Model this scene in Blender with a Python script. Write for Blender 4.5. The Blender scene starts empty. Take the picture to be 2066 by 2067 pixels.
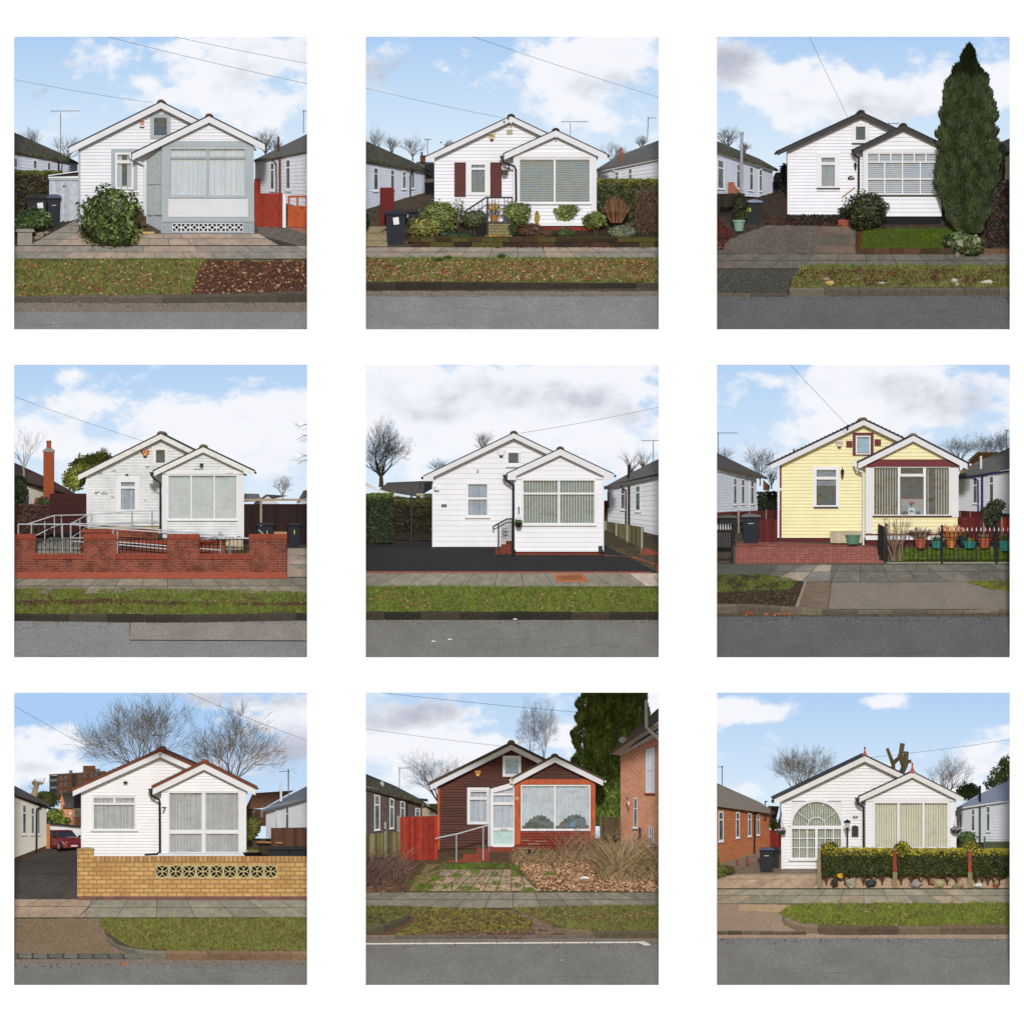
import bpy,bmesh,math,random
from mathutils import Vector,Matrix,noise
C=bpy.context.scene.collection
R=math.radians
# ---------------------------------------------------------------- camera, light, exposure
L=500.0                      # camera distance from the white wall
U=0.0167                     # metres per photo pixel
K=3.218                      # plan units per photo pixel
S=U/K                      # metres per plan unit
cam=bpy.data.cameras.new("camera");camo=bpy.data.objects.new("camera",cam);C.objects.link(camo)
camo.location=(0,-L,0);camo.rotation_euler=(R(90),0,0)
cam.sensor_fit='VERTICAL';cam.angle_y=2*math.atan(1033.5*U/L);cam.clip_start=5;cam.clip_end=2000
bpy.context.scene.camera=camo
SUN_EL,SUN_AZ=25.0,0.8     # azimuth to the right of the viewing axis
world=bpy.data.worlds.new("World");bpy.context.scene.world=world;world.use_nodes=True
nt=world.node_tree;sk=nt.nodes.new("ShaderNodeTexSky");sk.sky_type='NISHITA';sk.sun_disc=False
sk.sun_elevation=R(SUN_EL);sk.sun_rotation=R(180-SUN_AZ);sk.dust_density=0.6;sk.ozone_density=1.0
nt.links.new(sk.outputs[0],nt.nodes['Background'].inputs[0]);nt.nodes['Background'].inputs[1].default_value=0.10
sl=bpy.data.lights.new("sun",'SUN');slo=bpy.data.objects.new("sun",sl);C.objects.link(slo)
sl.energy=2.6;sl.angle=R(5.0);sl.color=(1.0,0.972,0.94)
sd=Vector((math.sin(R(SUN_AZ))*math.cos(R(SUN_EL)),-math.cos(R(SUN_AZ))*math.cos(R(SUN_EL)),math.sin(R(SUN_EL))))
slo.rotation_euler=(-sd).to_track_quat('-Z','Y').to_euler();slo.location=(0,-40,30)
vs=bpy.context.scene.view_settings;vs.view_transform='Standard';vs.look='None';vs.gamma=1;vs.exposure=0.0
bpy.context.scene.cycles.max_bounces=6
bpy.context.scene.cycles.transparent_max_bounces=8
SKYK=1.0
# ---------------------------------------------------------------- helpers
def s2l(v):
 v/= 255.0
 return v/12.92 if v<=0.04045 else ((v+0.055)/1.055)**2.4
KA=0.86
def px(r,g,b,k=None):
 k=KA if k is None else k
 return (s2l(r)*k,s2l(g)*k,s2l(b)*k)
class PN:pass
P=PN()
NAMES={(25,70):'grey-trimmed',(735,70):'shuttered',(1440,70):'black-eaved',(25,732):'ramp',(735,732):'tarmac-forecourt',(1440,732):'yellow',(25,1394):'sunlit number 7',(735,1394):'brown',(1440,1394):'arched-window'}
def panel(ox,oy):
 P.n=NAMES[(ox,oy)]
 P.OX=(ox-1033)*U;P.OZ=(1033.5-oy)*U
def gy(y):
 if y>=1200: return 0.3+0.9*(1914-y)*S
 return 0.3+0.9*714*S+(1200-y)*S*2.5
def W(x,y,Y,ref=None):
 r=1+(Y if ref is None else ref)/L
 return Vector(((P.OX+x*S)*r,Y,(P.OZ-y*S)*r))
ORG={};REF={}
def tagit(o,label=None,cat=None,group=None,kind=None):
 if label: o['label']=label
 if cat: o['category']=cat
 if group: o['group']=group
 if kind: o['kind']=kind
def thing(name,label,cat,x,y,Y=None,group=None):
 if Y is None: Y=gy(y)
 o=bpy.data.objects.new(name,None);C.objects.link(o);o.empty_display_size=.2
 o.location=W(x,y,Y);tagit(o,label,cat,group);ORG[o.name]=o.location.copy();REF[o.name]=Y
 return o
class MB:
 def __init__(s):s.v=[];s.f=[];s.c=[];s.uv=[]
 def vt(s,x,y,Y):s.v.append((x*S,Y,-y*S));return len(s.v)-1
 def face(s,ids,col=None,uv=None):s.f.append(tuple(ids));s.c.append(col);s.uv.append(uv)
 def poly(s,pts,col=None,uv=None): s.face([s.vt(*p) for p in pts],col,uv)
 def prism(s,pts,Y0,Y1,col=None):
  n=len(pts);a=[s.vt(x,y,Y0) for x,y in pts];b=[s.vt(x,y,Y1) for x,y in pts]
  s.face(a,col);s.face(b[::-1],col)
  for i in range(n): j=(i+1) % n;s.face((a[j],a[i],b[i],b[j]),col)
 def box(s,x0,y0,x1,y1,Y0,Y1,col=None):s.prism([(x0,y0),(x1,y0),(x1,y1),(x0,y1)],Y0,Y1,col)
 def hexa(s,p,col=None):  # 8 points: near quad then far quad
  i=[s.vt(*q) for q in p]
  for q in ((0,1,2,3),(7,6,5,4),(0,4,5,1),(1,5,6,2),(2,6,7,3),(3,7,4,0)): s.face([i[k] for k in q],col)
 def tubem(s,pts,rad,n=6,col=None,cap=True): # metric points
  rings=[]
  N=len(pts)
  for k,p in enumerate(pts):
   d=(pts[min(k+1,N-1)]-pts[max(k-1,0)])
   if d.length<1e-9: d=Vector((0,0,1))
   d.normalize();a=d.orthogonal().normalized() if abs(d.y)>.95 else d.cross(Vector((0,1,0))).normalized();b=d.cross(a)
   r=rad[k] if isinstance(rad,(list,tuple)) else rad
   ring=[]
   for i in range(n):
    t=2*math.pi*i/n;q=p+a*(r*math.cos(t))+b*(r*math.sin(t))
    s.v.append(tuple(q));ring.append(len(s.v)-1)
   rings.append(ring)
  for k in range(N-1):
   for i in range(n):
    j=(i+1) % n;s.face((rings[k][i],rings[k][j],rings[k+1][j],rings[k+1][i]),col)
  if cap: s.face(rings[0][::-1],col);s.face(rings[-1],col)
 def tube(s,pts,rad,n=6,col=None):            # plan points (x, y, Y), radius in plan units
  rr=[r*S for r in rad] if isinstance(rad,(list,tuple)) else rad*S
  s.tubem([Vector((x*S,Y,-y*S)) for x,y,Y in pts],rr,n,col)
 def lathe(s,x,Y,prof,n=14,col=None,sq=1.0): # prof: (radius, y)
  rings=[]
  for r,y in prof:
   ring=[]
   for i in range(n):
    t=2*math.pi*i/n
    s.v.append(((x+r*math.cos(t))*S,Y+r*math.sin(t)*S*sq,-y*S));ring.append(len(s.v)-1)
   rings.append(ring)
  for k in range(len(rings)-1):
   for i in range(n): j=(i+1) % n;s.face((rings[k][i],rings[k][j],rings[k+1][j],rings[k+1][i]),col)
  s.face(rings[0],col);s.face(rings[-1][::-1],col)
 def blob(s,x,y,Y,rx,ry,rd,seed=0,rough=.25,col=None,seg=8,rings=6,cut=None):
  idx=[]
  for k in range(rings+1):
   ph=math.pi*k/rings;row=[]
   for i in range(seg):
    t=2*math.pi*i/seg
    d=Vector((math.sin(ph)*math.cos(t),math.sin(ph)*math.sin(t),math.cos(ph)))
    f=1+rough*noise.noise(d*1.7+Vector((seed*3.1,seed,0)))*1.6
    s.v.append(((x+rx*d.x*f)*S,Y+rd*d.y*f,-(y-ry*d.z*f)*S));row.append(len(s.v)-1)
   idx.append(row)
  for k in range(rings):
   for i in range(seg): j=(i+1) % seg;s.face((idx[k][i],idx[k][j],idx[k+1][j],idx[k+1][i]),col)
 def build(s,name,mat,parent=None,ref=None,smooth=False,label=None,cat=None,group=None,kind=None,exact=False):
  if parent is not None:
   top=parent
   while top.parent:top=top.parent
   org=ORG[top.name];ref=REF[top.name] if ref is None else ref
  else:
   ys=[v[1] for v in s.v];ref=sum(ys)/len(ys) if ref is None else ref
  vw=[]
  for v in s.v:
   r=1+(v[1] if exact else ref)/L
   vw.append(((P.OX+v[0])*r,v[1],(P.OZ+v[2])*r))
  if parent is None:
   xs=[v[0] for v in vw];zs=[v[2] for v in vw];yy=[v[1] for v in vw]
   org=Vector(((min(xs)+max(xs))/2,(min(yy)+max(yy))/2,min(zs)))
  me=bpy.data.meshes.new(name)
  me.from_pydata([(a-org[0],b-org[1],c-org[2]) for a,b,c in vw],[],s.f)
  if any(c is not None for c in s.c):
   at=me.color_attributes.new("Col",'FLOAT_COLOR','CORNER');buf=[]
   for f,c in zip(s.f,s.c):
    c=c or (1,1,1);buf+=[c[0],c[1],c[2],1.0]*len(f)
   at.data.foreach_set("color",buf)
  if any(u is not None for u in s.uv):
   ul=me.uv_layers.new(name="UVMap");buf=[]
   for f,u in zip(s.f,s.uv):
    for k in range(len(f)): buf+=list(u[k]) if u else [0,0]
   ul.data.foreach_set("uv",buf)
  me.materials.append(mat);me.validate()
  if smooth: me.polygons.foreach_set("use_smooth",[True]*len(me.polygons))
  me.update()
  o=bpy.data.objects.new(name,me);C.objects.link(o)
  if parent is not None: o.parent=parent
  else: o.location=org;ORG[o.name]=Vector(org);REF[o.name]=ref
  tagit(o,label,cat,group,kind)
  return o
# ---------------------------------------------------------------- materials
MATS={}
def nodes(name):
 m=bpy.data.materials.new(name);m.use_nodes=True;t=m.node_tree
 return m,t,t.nodes['Principled BSDF'],t.links
def mat(name,col,rough=.7,var=.12,sc=3.0,bump=0.0,spec=.3,col2=None,det=4,metal=0,stretch=None,th=None):
 if name in MATS: return MATS[name]
 m,t,b,ln=nodes(name)
 g=t.nodes.new('ShaderNodeNewGeometry');mp=t.nodes.new('ShaderNodeMapping');mp.inputs['Scale'].default_value=stretch or (1,1,1)
 ln.new(g.outputs['Position'],mp.inputs[0])
 n=t.nodes.new('ShaderNodeTexNoise');n.inputs['Scale'].default_value=sc;n.inputs['Detail'].default_value=det;n.inputs['Roughness'].default_value=.65
 ln.new(mp.outputs[0],n.inputs['Vector'])
 r=t.nodes.new('ShaderNodeValToRGB');ln.new(n.outputs['Fac'],r.inputs[0])
 lo,hi=th or (.32,.68)
 r.color_ramp.elements[0].position=lo;r.color_ramp.elements[1].position=hi
 a=tuple(c*(1-var) for c in col);c2=tuple(min(1,c*(1+var)) for c in (col2 or col))
 r.color_ramp.elements[0].color=(*a,1);r.color_ramp.elements[1].color=(*c2,1)
 ln.new(r.outputs[0],b.inputs['Base Color']);b.inputs['Roughness'].default_value=rough
 b.inputs['Specular IOR Level'].default_value=spec;b.inputs['Metallic'].default_value=metal
 if bump:
  bp=t.nodes.new('ShaderNodeBump');bp.inputs['Strength'].default_value=bump;bp.inputs['Distance'].default_value=.02
  ln.new(n.outputs['Fac'],bp.inputs['Height']);ln.new(bp.outputs[0],b.inputs['Normal'])
 MATS[name]=m;return m
def speck(name,base,dark,light,sc=60,patch=None,bump=.4,rough=.85):
 m,t,b,ln=nodes(name);g=t.nodes.new('ShaderNodeNewGeometry')
 def nz(s,d=3):
  n=t.nodes.new('ShaderNodeTexNoise');n.inputs['Scale'].default_value=s;n.inputs['Detail'].default_value=d;n.inputs['Roughness'].default_value=.7
  ln.new(g.outputs['Position'],n.inputs['Vector']);return n
 a=nz(sc,2);c=nz(.9,5)
 r=t.nodes.new('ShaderNodeValToRGB');ln.new(a.outputs['Fac'],r.inputs[0]);e=r.color_ramp.elements
 e[0].position=.34;e[0].color=(*dark,1);e[1].position=.68;e[1].color=(*light,1)
 k=e.new(.5);k.color=(*base,1)
 mx=t.nodes.new('ShaderNodeMix');mx.data_type='RGBA'
 r2=t.nodes.new('ShaderNodeValToRGB');ln.new(c.outputs['Fac'],r2.inputs[0]);r2.color_ramp.elements[0].position=.42;r2.color_ramp.elements[1].position=.64
 pc=patch or tuple(x*.8 for x in base)
 mu=t.nodes.new('ShaderNodeMath');mu.operation='MULTIPLY';mu.inputs[1].default_value=.55;ln.new(r2.outputs[0],mu.inputs[0])
 ln.new(mu.outputs[0],mx.inputs[0]);ln.new(r.outputs[0],mx.inputs[6]);mx.inputs[7].default_value=(*pc,1)
 ln.new(mx.outputs[2],b.inputs['Base Color']);b.inputs['Roughness'].default_value=rough;b.inputs['Specular IOR Level'].default_value=.25
 bp=t.nodes.new('ShaderNodeBump');bp.inputs['Strength'].default_value=bump;bp.inputs['Distance'].default_value=.015
 ln.new(a.outputs['Fac'],bp.inputs['Height']);ln.new(bp.outputs[0],b.inputs['Normal'])
 return m
def vcol(name,rough=.75,spec=.25,transl=0.0,nsc=0,nv=.25,bump=0):
 m,t,b,ln=nodes(name);a=t.nodes.new('ShaderNodeAttribute');a.attribute_name='Col'
 out=a.outputs['Color']
 if nsc:
  g=t.nodes.new('ShaderNodeNewGeometry');n=t.nodes.new('ShaderNodeTexNoise');n.inputs['Scale'].default_value=nsc;n.inputs['Detail'].default_value=6;n.inputs['Roughness'].default_value=.7
  ln.new(g.outputs['Position'],n.inputs['Vector'])
  mr=t.nodes.new('ShaderNodeMapRange');mr.inputs[1].default_value=.3;mr.inputs[2].default_value=.7;mr.inputs[3].default_value=1-nv;mr.inputs[4].default_value=1+nv
  ln.new(n.outputs['Fac'],mr.inputs[0])
  vm=t.nodes.new('ShaderNodeVectorMath');vm.operation='SCALE';ln.new(out,vm.inputs[0]);ln.new(mr.outputs[0],vm.inputs['Scale']);out=vm.outputs[0]
  if bump:
   bp=t.nodes.new('ShaderNodeBump');bp.inputs['Strength'].default_value=bump;bp.inputs['Distance'].default_value=.02
   ln.new(n.outputs['Fac'],bp.inputs['Height']);ln.new(bp.outputs[0],b.inputs['Normal'])
 ln.new(out,b.inputs['Base Color']);b.inputs['Roughness'].default_value=rough;b.inputs['Specular IOR Level'].default_value=spec
 if transl:
  tr=t.nodes.new('ShaderNodeBsdfTranslucent');ln.new(out,tr.inputs[0]);ms=t.nodes.new('ShaderNodeMixShader');ms.inputs[0].default_value=transl
  o=t.nodes['Material Output'];ln.new(b.outputs[0],ms.inputs[1]);ln.new(tr.outputs[0],ms.inputs[2]);ln.new(ms.outputs[0],o.inputs[0])
 return m
def brick(name,c1,c2,mortar,bw=.225,bh=.075,ms=.012,uv=False,stain=None,bump=.6):
 m,t,b,ln=nodes(name)
 if uv:
  u=t.nodes.new('ShaderNodeUVMap');vec=u.outputs[0]
 else:
  g=t.nodes.new('ShaderNodeNewGeometry');sp=t.nodes.new('ShaderNodeSeparateXYZ');cb=t.nodes.new('ShaderNodeCombineXYZ');ln.new(g.outputs['Position'],sp.inputs[0])
  ad=t.nodes.new('ShaderNodeMath');ad.operation='ADD';ln.new(sp.outputs[0],ad.inputs[0]);ln.new(sp.outputs[1],ad.inputs[1])
  ln.new(ad.outputs[0],cb.inputs[0]);ln.new(sp.outputs[2],cb.inputs[1]);vec=cb.outputs[0]
 k=t.nodes.new('ShaderNodeTexBrick');ln.new(vec,k.inputs['Vector']);k.inputs['Scale'].default_value=1
 k.inputs['Color1'].default_value=(*c1,1);k.inputs['Color2'].default_value=(*c2,1);k.inputs['Mortar'].default_value=(*mortar,1)
 k.inputs['Brick Width'].default_value=bw;k.inputs['Row Height'].default_value=bh;k.inputs['Mortar Size'].default_value=ms;k.inputs['Mortar Smooth'].default_value=.2
 g2=t.nodes.new('ShaderNodeNewGeometry');n=t.nodes.new('ShaderNodeTexNoise');n.inputs['Scale'].default_value=2.2;n.inputs['Detail'].default_value=8;n.inputs['Roughness'].default_value=.75
 ln.new(g2.outputs['Position'],n.inputs['Vector'])
 r=t.nodes.new('ShaderNodeValToRGB');ln.new(n.outputs['Fac'],r.inputs[0]);r.color_ramp.elements[0].position=.45;r.color_ramp.elements[1].position=.68
 st=stain or (tuple(x*.75 for x in c1),.5)
 mu=t.nodes.new('ShaderNodeMath');mu.operation='MULTIPLY';mu.inputs[1].default_value=st[1];ln.new(r.outputs[0],mu.inputs[0])
 mx=t.nodes.new('ShaderNodeMix');mx.data_type='RGBA';ln.new(mu.outputs[0],mx.inputs[0]);ln.new(k.outputs['Color'],mx.inputs[6]);mx.inputs[7].default_value=(*st[0],1)
 ln.new(mx.outputs[2],b.inputs['Base Color']);b.inputs['Roughness'].default_value=.85;b.inputs['Specular IOR Level'].default_value=.2
 bp=t.nodes.new('ShaderNodeBump');bp.inputs['Strength'].default_value=bump;bp.inputs['Distance'].default_value=.01;bp.invert=True
 ln.new(k.outputs['Fac'],bp.inputs['Height']);ln.new(bp.outputs[0],b.inputs['Normal'])
 return m
def glassmat(name,refl=.06,tint=(.96,.97,.99),gc=(.4,.52,.8)):
 m=bpy.data.materials.new(name);m.use_nodes=True;t=m.node_tree;t.nodes.remove(t.nodes['Principled BSDF'])
 a=t.nodes.new('ShaderNodeBsdfTransparent');a.inputs[0].default_value=(*tint,1)
 g=t.nodes.new('ShaderNodeBsdfGlossy');g.inputs[0].default_value=(*gc,1);g.inputs['Roughness'].default_value=.03
 x=t.nodes.new('ShaderNodeMixShader');x.inputs[0].default_value=refl
 ge=t.nodes.new('ShaderNodeNewGeometry');n=t.nodes.new('ShaderNodeTexNoise');n.inputs['Scale'].default_value=1.5;n.inputs['Detail'].default_value=3;bp=t.nodes.new('ShaderNodeBump');bp.inputs['Strength'].default_value=1;bp.inputs['Distance'].default_value=.03
 t.links.new(ge.outputs['Position'],n.inputs['Vector']);t.links.new(n.outputs['Fac'],bp.inputs['Height']);t.links.new(bp.outputs[0],g.inputs['Normal'])
 t.links.new(a.outputs[0],x.inputs[1]);t.links.new(g.outputs[0],x.inputs[2]);t.links.new(x.outputs[0],t.nodes['Material Output'].inputs[0])
 return m
GL=glassmat('window_glass');GLM=glassmat('reflecting_glass',.1,(.8,.82,.88),(.3,.42,.62))
def white(name,r,g,b,var=.05,rough=.45):return mat(name,px(r,g,b,.80),rough,max(var,.05),1.1,spec=.35,det=9)
WH=white('white_paint',240,241,246);WH2=white('upvc_white',240,242,247,.02,.3)
WHB=white('bright_board',232,233,240,.04);GR=white('grey_trim_paint',172,182,190,.06)
BLK=mat('black_plastic',(.012,.012,.013),.4,.2);BLKI=mat('black_iron',(.013,.013,.014),.45,.2,spec=.4)
DARK=mat('room_dark',(.02,.021,.022),.9,.2);VOID=mat('underfloor_dark',(.01,.01,.01),.9,.2)  # near-black colours stand in for shade in rooms, gaps and under floors
SLATE=mat('dark_roof_edge',(.03,.028,.028),.8,.5,6);NAVY=mat('navy_bin_plastic',(.011,.014,.024),.6,.2,spec=.25)
CHAR=mat('charcoal_bin_plastic',(.014,.015,.018),.6,.2,spec=.25)
GALV=mat('galvanised_steel',(.36,.38,.40),.5,.15,8,metal=.2);ZINC=mat('aerial_metal',(.2,.21,.22),.4,.1,metal=.6)
NET=mat('net_curtain',px(222,226,226),.9,.08,5,stretch=(6,1,.6));NETD=mat('grey_net',px(178,184,184),.9,.15,5,stretch=(6,1,.6))
TERRA=mat('terracotta',px(178,92,66),.75,.15,5);CONC=mat('concrete',px(150,146,135),.9,.2,8,bump=.3)
RUST=mat('red_brown_pipe',px(100,60,50),.6,.15);LEAF=vcol('leaves',.5,.4,.18);TWIG=vcol('twigs',.85,.15)
GRASS=vcol('grass_blades',.7,.2,.2);STONE=vcol('stones',.85,.2,0,9,.3,.5);LITTER=vcol('dead_leaves',.8,.15,.1)
SLAB=vcol('paving',.85,.2,0,4,.27,.3);TIMBER=vcol('painted_timber',.75,.2,0,7,.25,.2)
# ---------------------------------------------------------------- ground
def ground_col(name,pts,m,lift=.004,kind='structure',nm=None,sub=False):
 bm=bmesh.new();f=bm.faces.new([bm.verts.new((x,y,0)) for x,y in pts])
 for yy in (1200,):
  bmesh.ops.bisect_plane(bm,geom=bm.verts[:]+bm.edges[:]+bm.faces[:],plane_co=(0,yy,0),plane_no=(0,1,0))
 bmesh.ops.triangulate(bm,faces=[f for f in bm.faces if len(f.verts)>4])
 mb=MB();bm.verts.index_update()
 for v in bm.verts: mb.vt(v.co.x,v.co.y,gy(v.co.y)-lift)
 for f in bm.faces: mb.face([v.index for v in f.verts])
 bm.free()
 return mb.build(name,m,exact=True,kind=kind)
def wavy(pts,amp=5,step=40,seed=0):
 out=[];rnd=random.Random(seed)
 for i,p in enumerate(pts):
  q=pts[(i+1) % len(pts)];d=math.hypot(q[0]-p[0],q[1]-p[1]);n=max(1,int(d/step))
  for k in range(n):
   t=k/n;j=amp if 0<k else 0
   out.append((p[0]+(q[0]-p[0])*t+rnd.uniform(-j,j),p[1]+(q[1]-p[1])*t+rnd.uniform(-j,j)))
 return out
def slabs(name,rows,step,xlim=(-120,2040),cols=None,off=0,vx=965,vy=1000,seed=1,gap=3,bond=0.0,lift=.012,lims=None,yref=1400,kind='structure'):
 rnd=random.Random(seed);mb=MB()
 for r in range(len(rows)-1):
  ya,yb=rows[r],rows[r+1]
  o=off+bond*(r % 2)
  def X(k,y):return vx+(k*step+o)*(y-vy)/(yref-vy)
  for k in range(-14,15):
   la=xlim if lims is None else lims(ya);lb=xlim if lims is None else lims(yb)
   g=gap*.5
   a0,a1,b0,b1=X(k,ya)+g,X(k+1,ya)-g,X(k,yb)+g,X(k+1,yb)-g
   a0,a1=max(a0,la[0]),min(a1,la[1]);b0,b1=max(b0,lb[0]),min(b1,lb[1])
   if a1-a0<4 and b1-b0<4: continue
   a1=max(a1,a0);b1=max(b1,b0)
   c=rnd.choice(cols);j=rnd.uniform(.92,1.06);c=tuple(min(1,v*j) for v in c)
   y0,y1=ya+g*.7,yb-g*.7
   ys=[y0,y1] if not (y0<1200<y1) else [y0,1200,y1]
   dl=rnd.uniform(0,.006)
   for q in range(len(ys)-1):
    t0=(ys[q]-y0)/(y1-y0);t1=(ys[q+1]-y0)/(y1-y0)
    mb.poly([(b0*t1+a0*(1-t1),ys[q+1],gy(ys[q+1])-lift-dl),(b1*t1+a1*(1-t1),ys[q+1],gy(ys[q+1])-lift-dl),
      (b1*t0+a1*(1-t0),ys[q],gy(ys[q])-lift-dl),(b0*t0+a0*(1-t0),ys[q],gy(ys[q])-lift-dl)],c)
 return mb.build(name,SLAB,exact=True,kind=kind)
def inpoly(x,y,pts):
 c=False;j=len(pts)-1
 for i in range(len(pts)):
  xi,yi=pts[i];xj,yj=pts[j]
  if (yi>y) != (yj>y) and x<(xj-xi)*(y-yi)/(yj-yi)+xi: c=not c
  j=i
 return c
GRC=[px(124,138,62),px(146,150,84),px(104,124,50),px(168,166,108),px(88,108,44)]
def grass(name,pts,n,h=(9,20),cols=GRC,seed=1,dens=None,label=None,w=1.6):
 rnd=random.Random(seed);mb=MB()
 x0,x1=min(p[0] for p in pts),max(p[0] for p in pts);y0,y1=min(p[1] for p in pts),max(p[1] for p in pts)
 k=0
 for _ in range(n*3):
  if k>=n: break
  x,y=rnd.uniform(x0,x1),rnd.uniform(y0,y1)
  if not inpoly(x,y,pts): continue
  nv=min(1,max(0,noise.noise(Vector((x*.011,y*.02,seed*7.3)))*.6+.5+.55*noise.noise(Vector((x*.045,y*.07,seed*1.3)))))
  if rnd.random()>(dens(x,y) if dens else 1)*(.03+1.15*nv): continue
  k+=1
  hh=rnd.uniform(*h)*(.5+nv*.9);lx=rnd.uniform(-.7,.7)*hh;Y=gy(y)
  c=cols[min(len(cols)-1,int(abs(rnd.gauss(nv*len(cols),1.2))) % len(cols))];j=rnd.uniform(.6,1.35)*(.7+.55*nv);c=tuple(v*j for v in c)
  mb.poly([(x-w,y,Y - .015),(x+w,y,Y - .015),(x+lx,y-hh,Y - .02-rnd.random()*.05)],c)
 return mb.build(name,GRASS,exact=True,label=label,kind='stuff')
LTC=[px(172,116,84),px(140,90,66),px(196,148,116),px(104,66,50),px(214,176,144),px(156,100,66)]
def litter(name,pts,n,size=(6,14),cols=LTC,seed=3,dens=None,label=None,up=.05):
 rnd=random.Random(seed);mb=MB()
 x0,x1=min(p[0] for p in pts),max(p[0] for p in pts);y0,y1=min(p[1] for p in pts),max(p[1] for p in pts);k=0
 for _ in range(n*4):
  if k>=n: break
  x,y=rnd.uniform(x0,x1),rnd.uniform(y0,y1)
  if not inpoly(x,y,pts): continue
  nv=noise.noise(Vector((x*.009,y*.016,seed*3.3)))*.5+.5
  if rnd.random()>(dens(x,y) if dens else 1)*(.15+1.2*nv): continue
  k+=1;s=rnd.uniform(*size);Y=gy(y) - .02-rnd.random()*up;a=rnd.uniform(0,6.28);t=rnd.uniform(-.03,.03)
  c=rnd.choice(cols);j=rnd.uniform(.8,1.2);c=tuple(v*j for v in c)
  dx,dy=math.cos(a)*s,math.sin(a)*s*.6
  mb.poly([(x-dx,y-dy,Y),(x+dy*.7,y-dx*.5,Y-t),(x+dx,y+dy,Y+t),(x-dy*.7,y+dx*.5,Y - .02)],c)
 return mb.build(name,LITTER,exact=True,label=label,kind='stuff')
def kerb(pts,n,cols,seed=2,depth=.10,name='kerb',gap=3,jig=2):
 rnd=random.Random(seed);mb=MB();seg=[]
 tot=sum(math.hypot(pts[i+1][0]-pts[i][0],pts[i+1][2]-pts[i][2]) for i in range(len(pts)-1))
 def at(d):
  for i in range(len(pts)-1):
   l=math.hypot(pts[i+1][0]-pts[i][0],pts[i+1][2]-pts[i][2])
   if d<=l or i==len(pts)-2:
    t=min(1,d/l);return [pts[i][k]+(pts[i+1][k]-pts[i][k])*t for k in range(3)]
   d-=l
 for k in range(n):
  c=rnd.choice(cols);j=rnd.uniform(.8,1.15);c=tuple(v*j for v in c);q=rnd.uniform(-jig,jig)
  m=max(1,int(len(pts)*8/n) if len(pts)>2 else 1)
  for u in range(m):
   a=at(tot*(k+u/m)/n+(gap if u==0 else 0));b=at(tot*(k+(u+1)/m)/n)
   h=.35
   Ya,Yb=gy(a[2]) - .03,gy(b[2]) - .03
   f=[(a[0],a[2]+8,Ya),(b[0],b[2]+8,Yb),(b[0],b[1]+(b[2]-b[1])*h+q,Yb),(a[0],a[1]+(a[2]-a[1])*h+q,Ya)]
   t=[(a[0],a[1]+q,Ya+depth),(b[0],b[1]+q,Yb+depth)]
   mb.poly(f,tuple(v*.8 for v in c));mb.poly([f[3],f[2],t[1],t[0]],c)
   if u==0: mb.poly([f[0],f[3],t[0]],c)
   if u==m-1: mb.poly([f[1],t[1],f[2]],c)
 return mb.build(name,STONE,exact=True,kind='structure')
def scatter(name,mbf):pass
# ---------------------------------------------------------------- foliage
def foliage(blobs,n,size,cols,Y,seed=1,flat=.6,core=.78,shell=.55,mb=None,aspect=.55,up=0,corecol=None,ccol=.55):
 rnd=random.Random(seed);mb=mb or MB();tot=sum(b[2]*b[3] for b in blobs)
 for bi,b in enumerate(blobs):
  x,y,rx,ry=b[:4];Yc=Y+(b[4] if len(b)>4 else 0);rd=min(rx,ry)*S*flat
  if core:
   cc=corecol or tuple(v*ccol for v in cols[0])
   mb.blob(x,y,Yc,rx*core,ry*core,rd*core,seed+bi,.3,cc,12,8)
  for _ in range(int(n*rx*ry/tot)):
   while 1:
    d=Vector((rnd.gauss(0,1),rnd.gauss(0,1),rnd.gauss(0,1)))
    if d.length>.1: break
   d.normalize()
   if d.y>.45: d.y=-d.y
   rr=(shell+(1-shell)*rnd.random()**.6)*(1+.35*noise.noise(d*2.2+Vector((bi*5.1,seed,0))))*rnd.uniform(.93,1.06)
   cx,cy,cY=(x+d.x*rx*rr)*S,-(y-d.z*ry*rr)*S,Yc+d.y*rd*rr
   nn=(d+Vector((rnd.uniform(-1,1),rnd.uniform(-1,1),rnd.uniform(-.6,1)))*.9).normalized()
   a=nn.orthogonal().normalized();a.rotate(Matrix.Rotation(rnd.uniform(0,6.28),3,nn));bb=nn.cross(a)
   if up: a=(a+Vector((0,0,up))).normalized()
   s=rnd.uniform(.6,1.3)*size*S;cl=cols[int(rnd.random()**1.0*len(cols)) % len(cols)]
   cn=.75+.8*(noise.noise(Vector((cx,cY,cy))*2.5)+.5)*rnd.uniform(.7,1.2);cl=tuple(v*cn for v in cl)
   c0=Vector((cx,cY,cy));i=len(mb.v)
   for q in (c0-a*s,c0+bb*s*aspect,c0+a*s,c0-bb*s*aspect): mb.v.append(tuple(q))
   mb.face((i,i+1,i+2,i+3),cl)
 return mb
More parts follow.
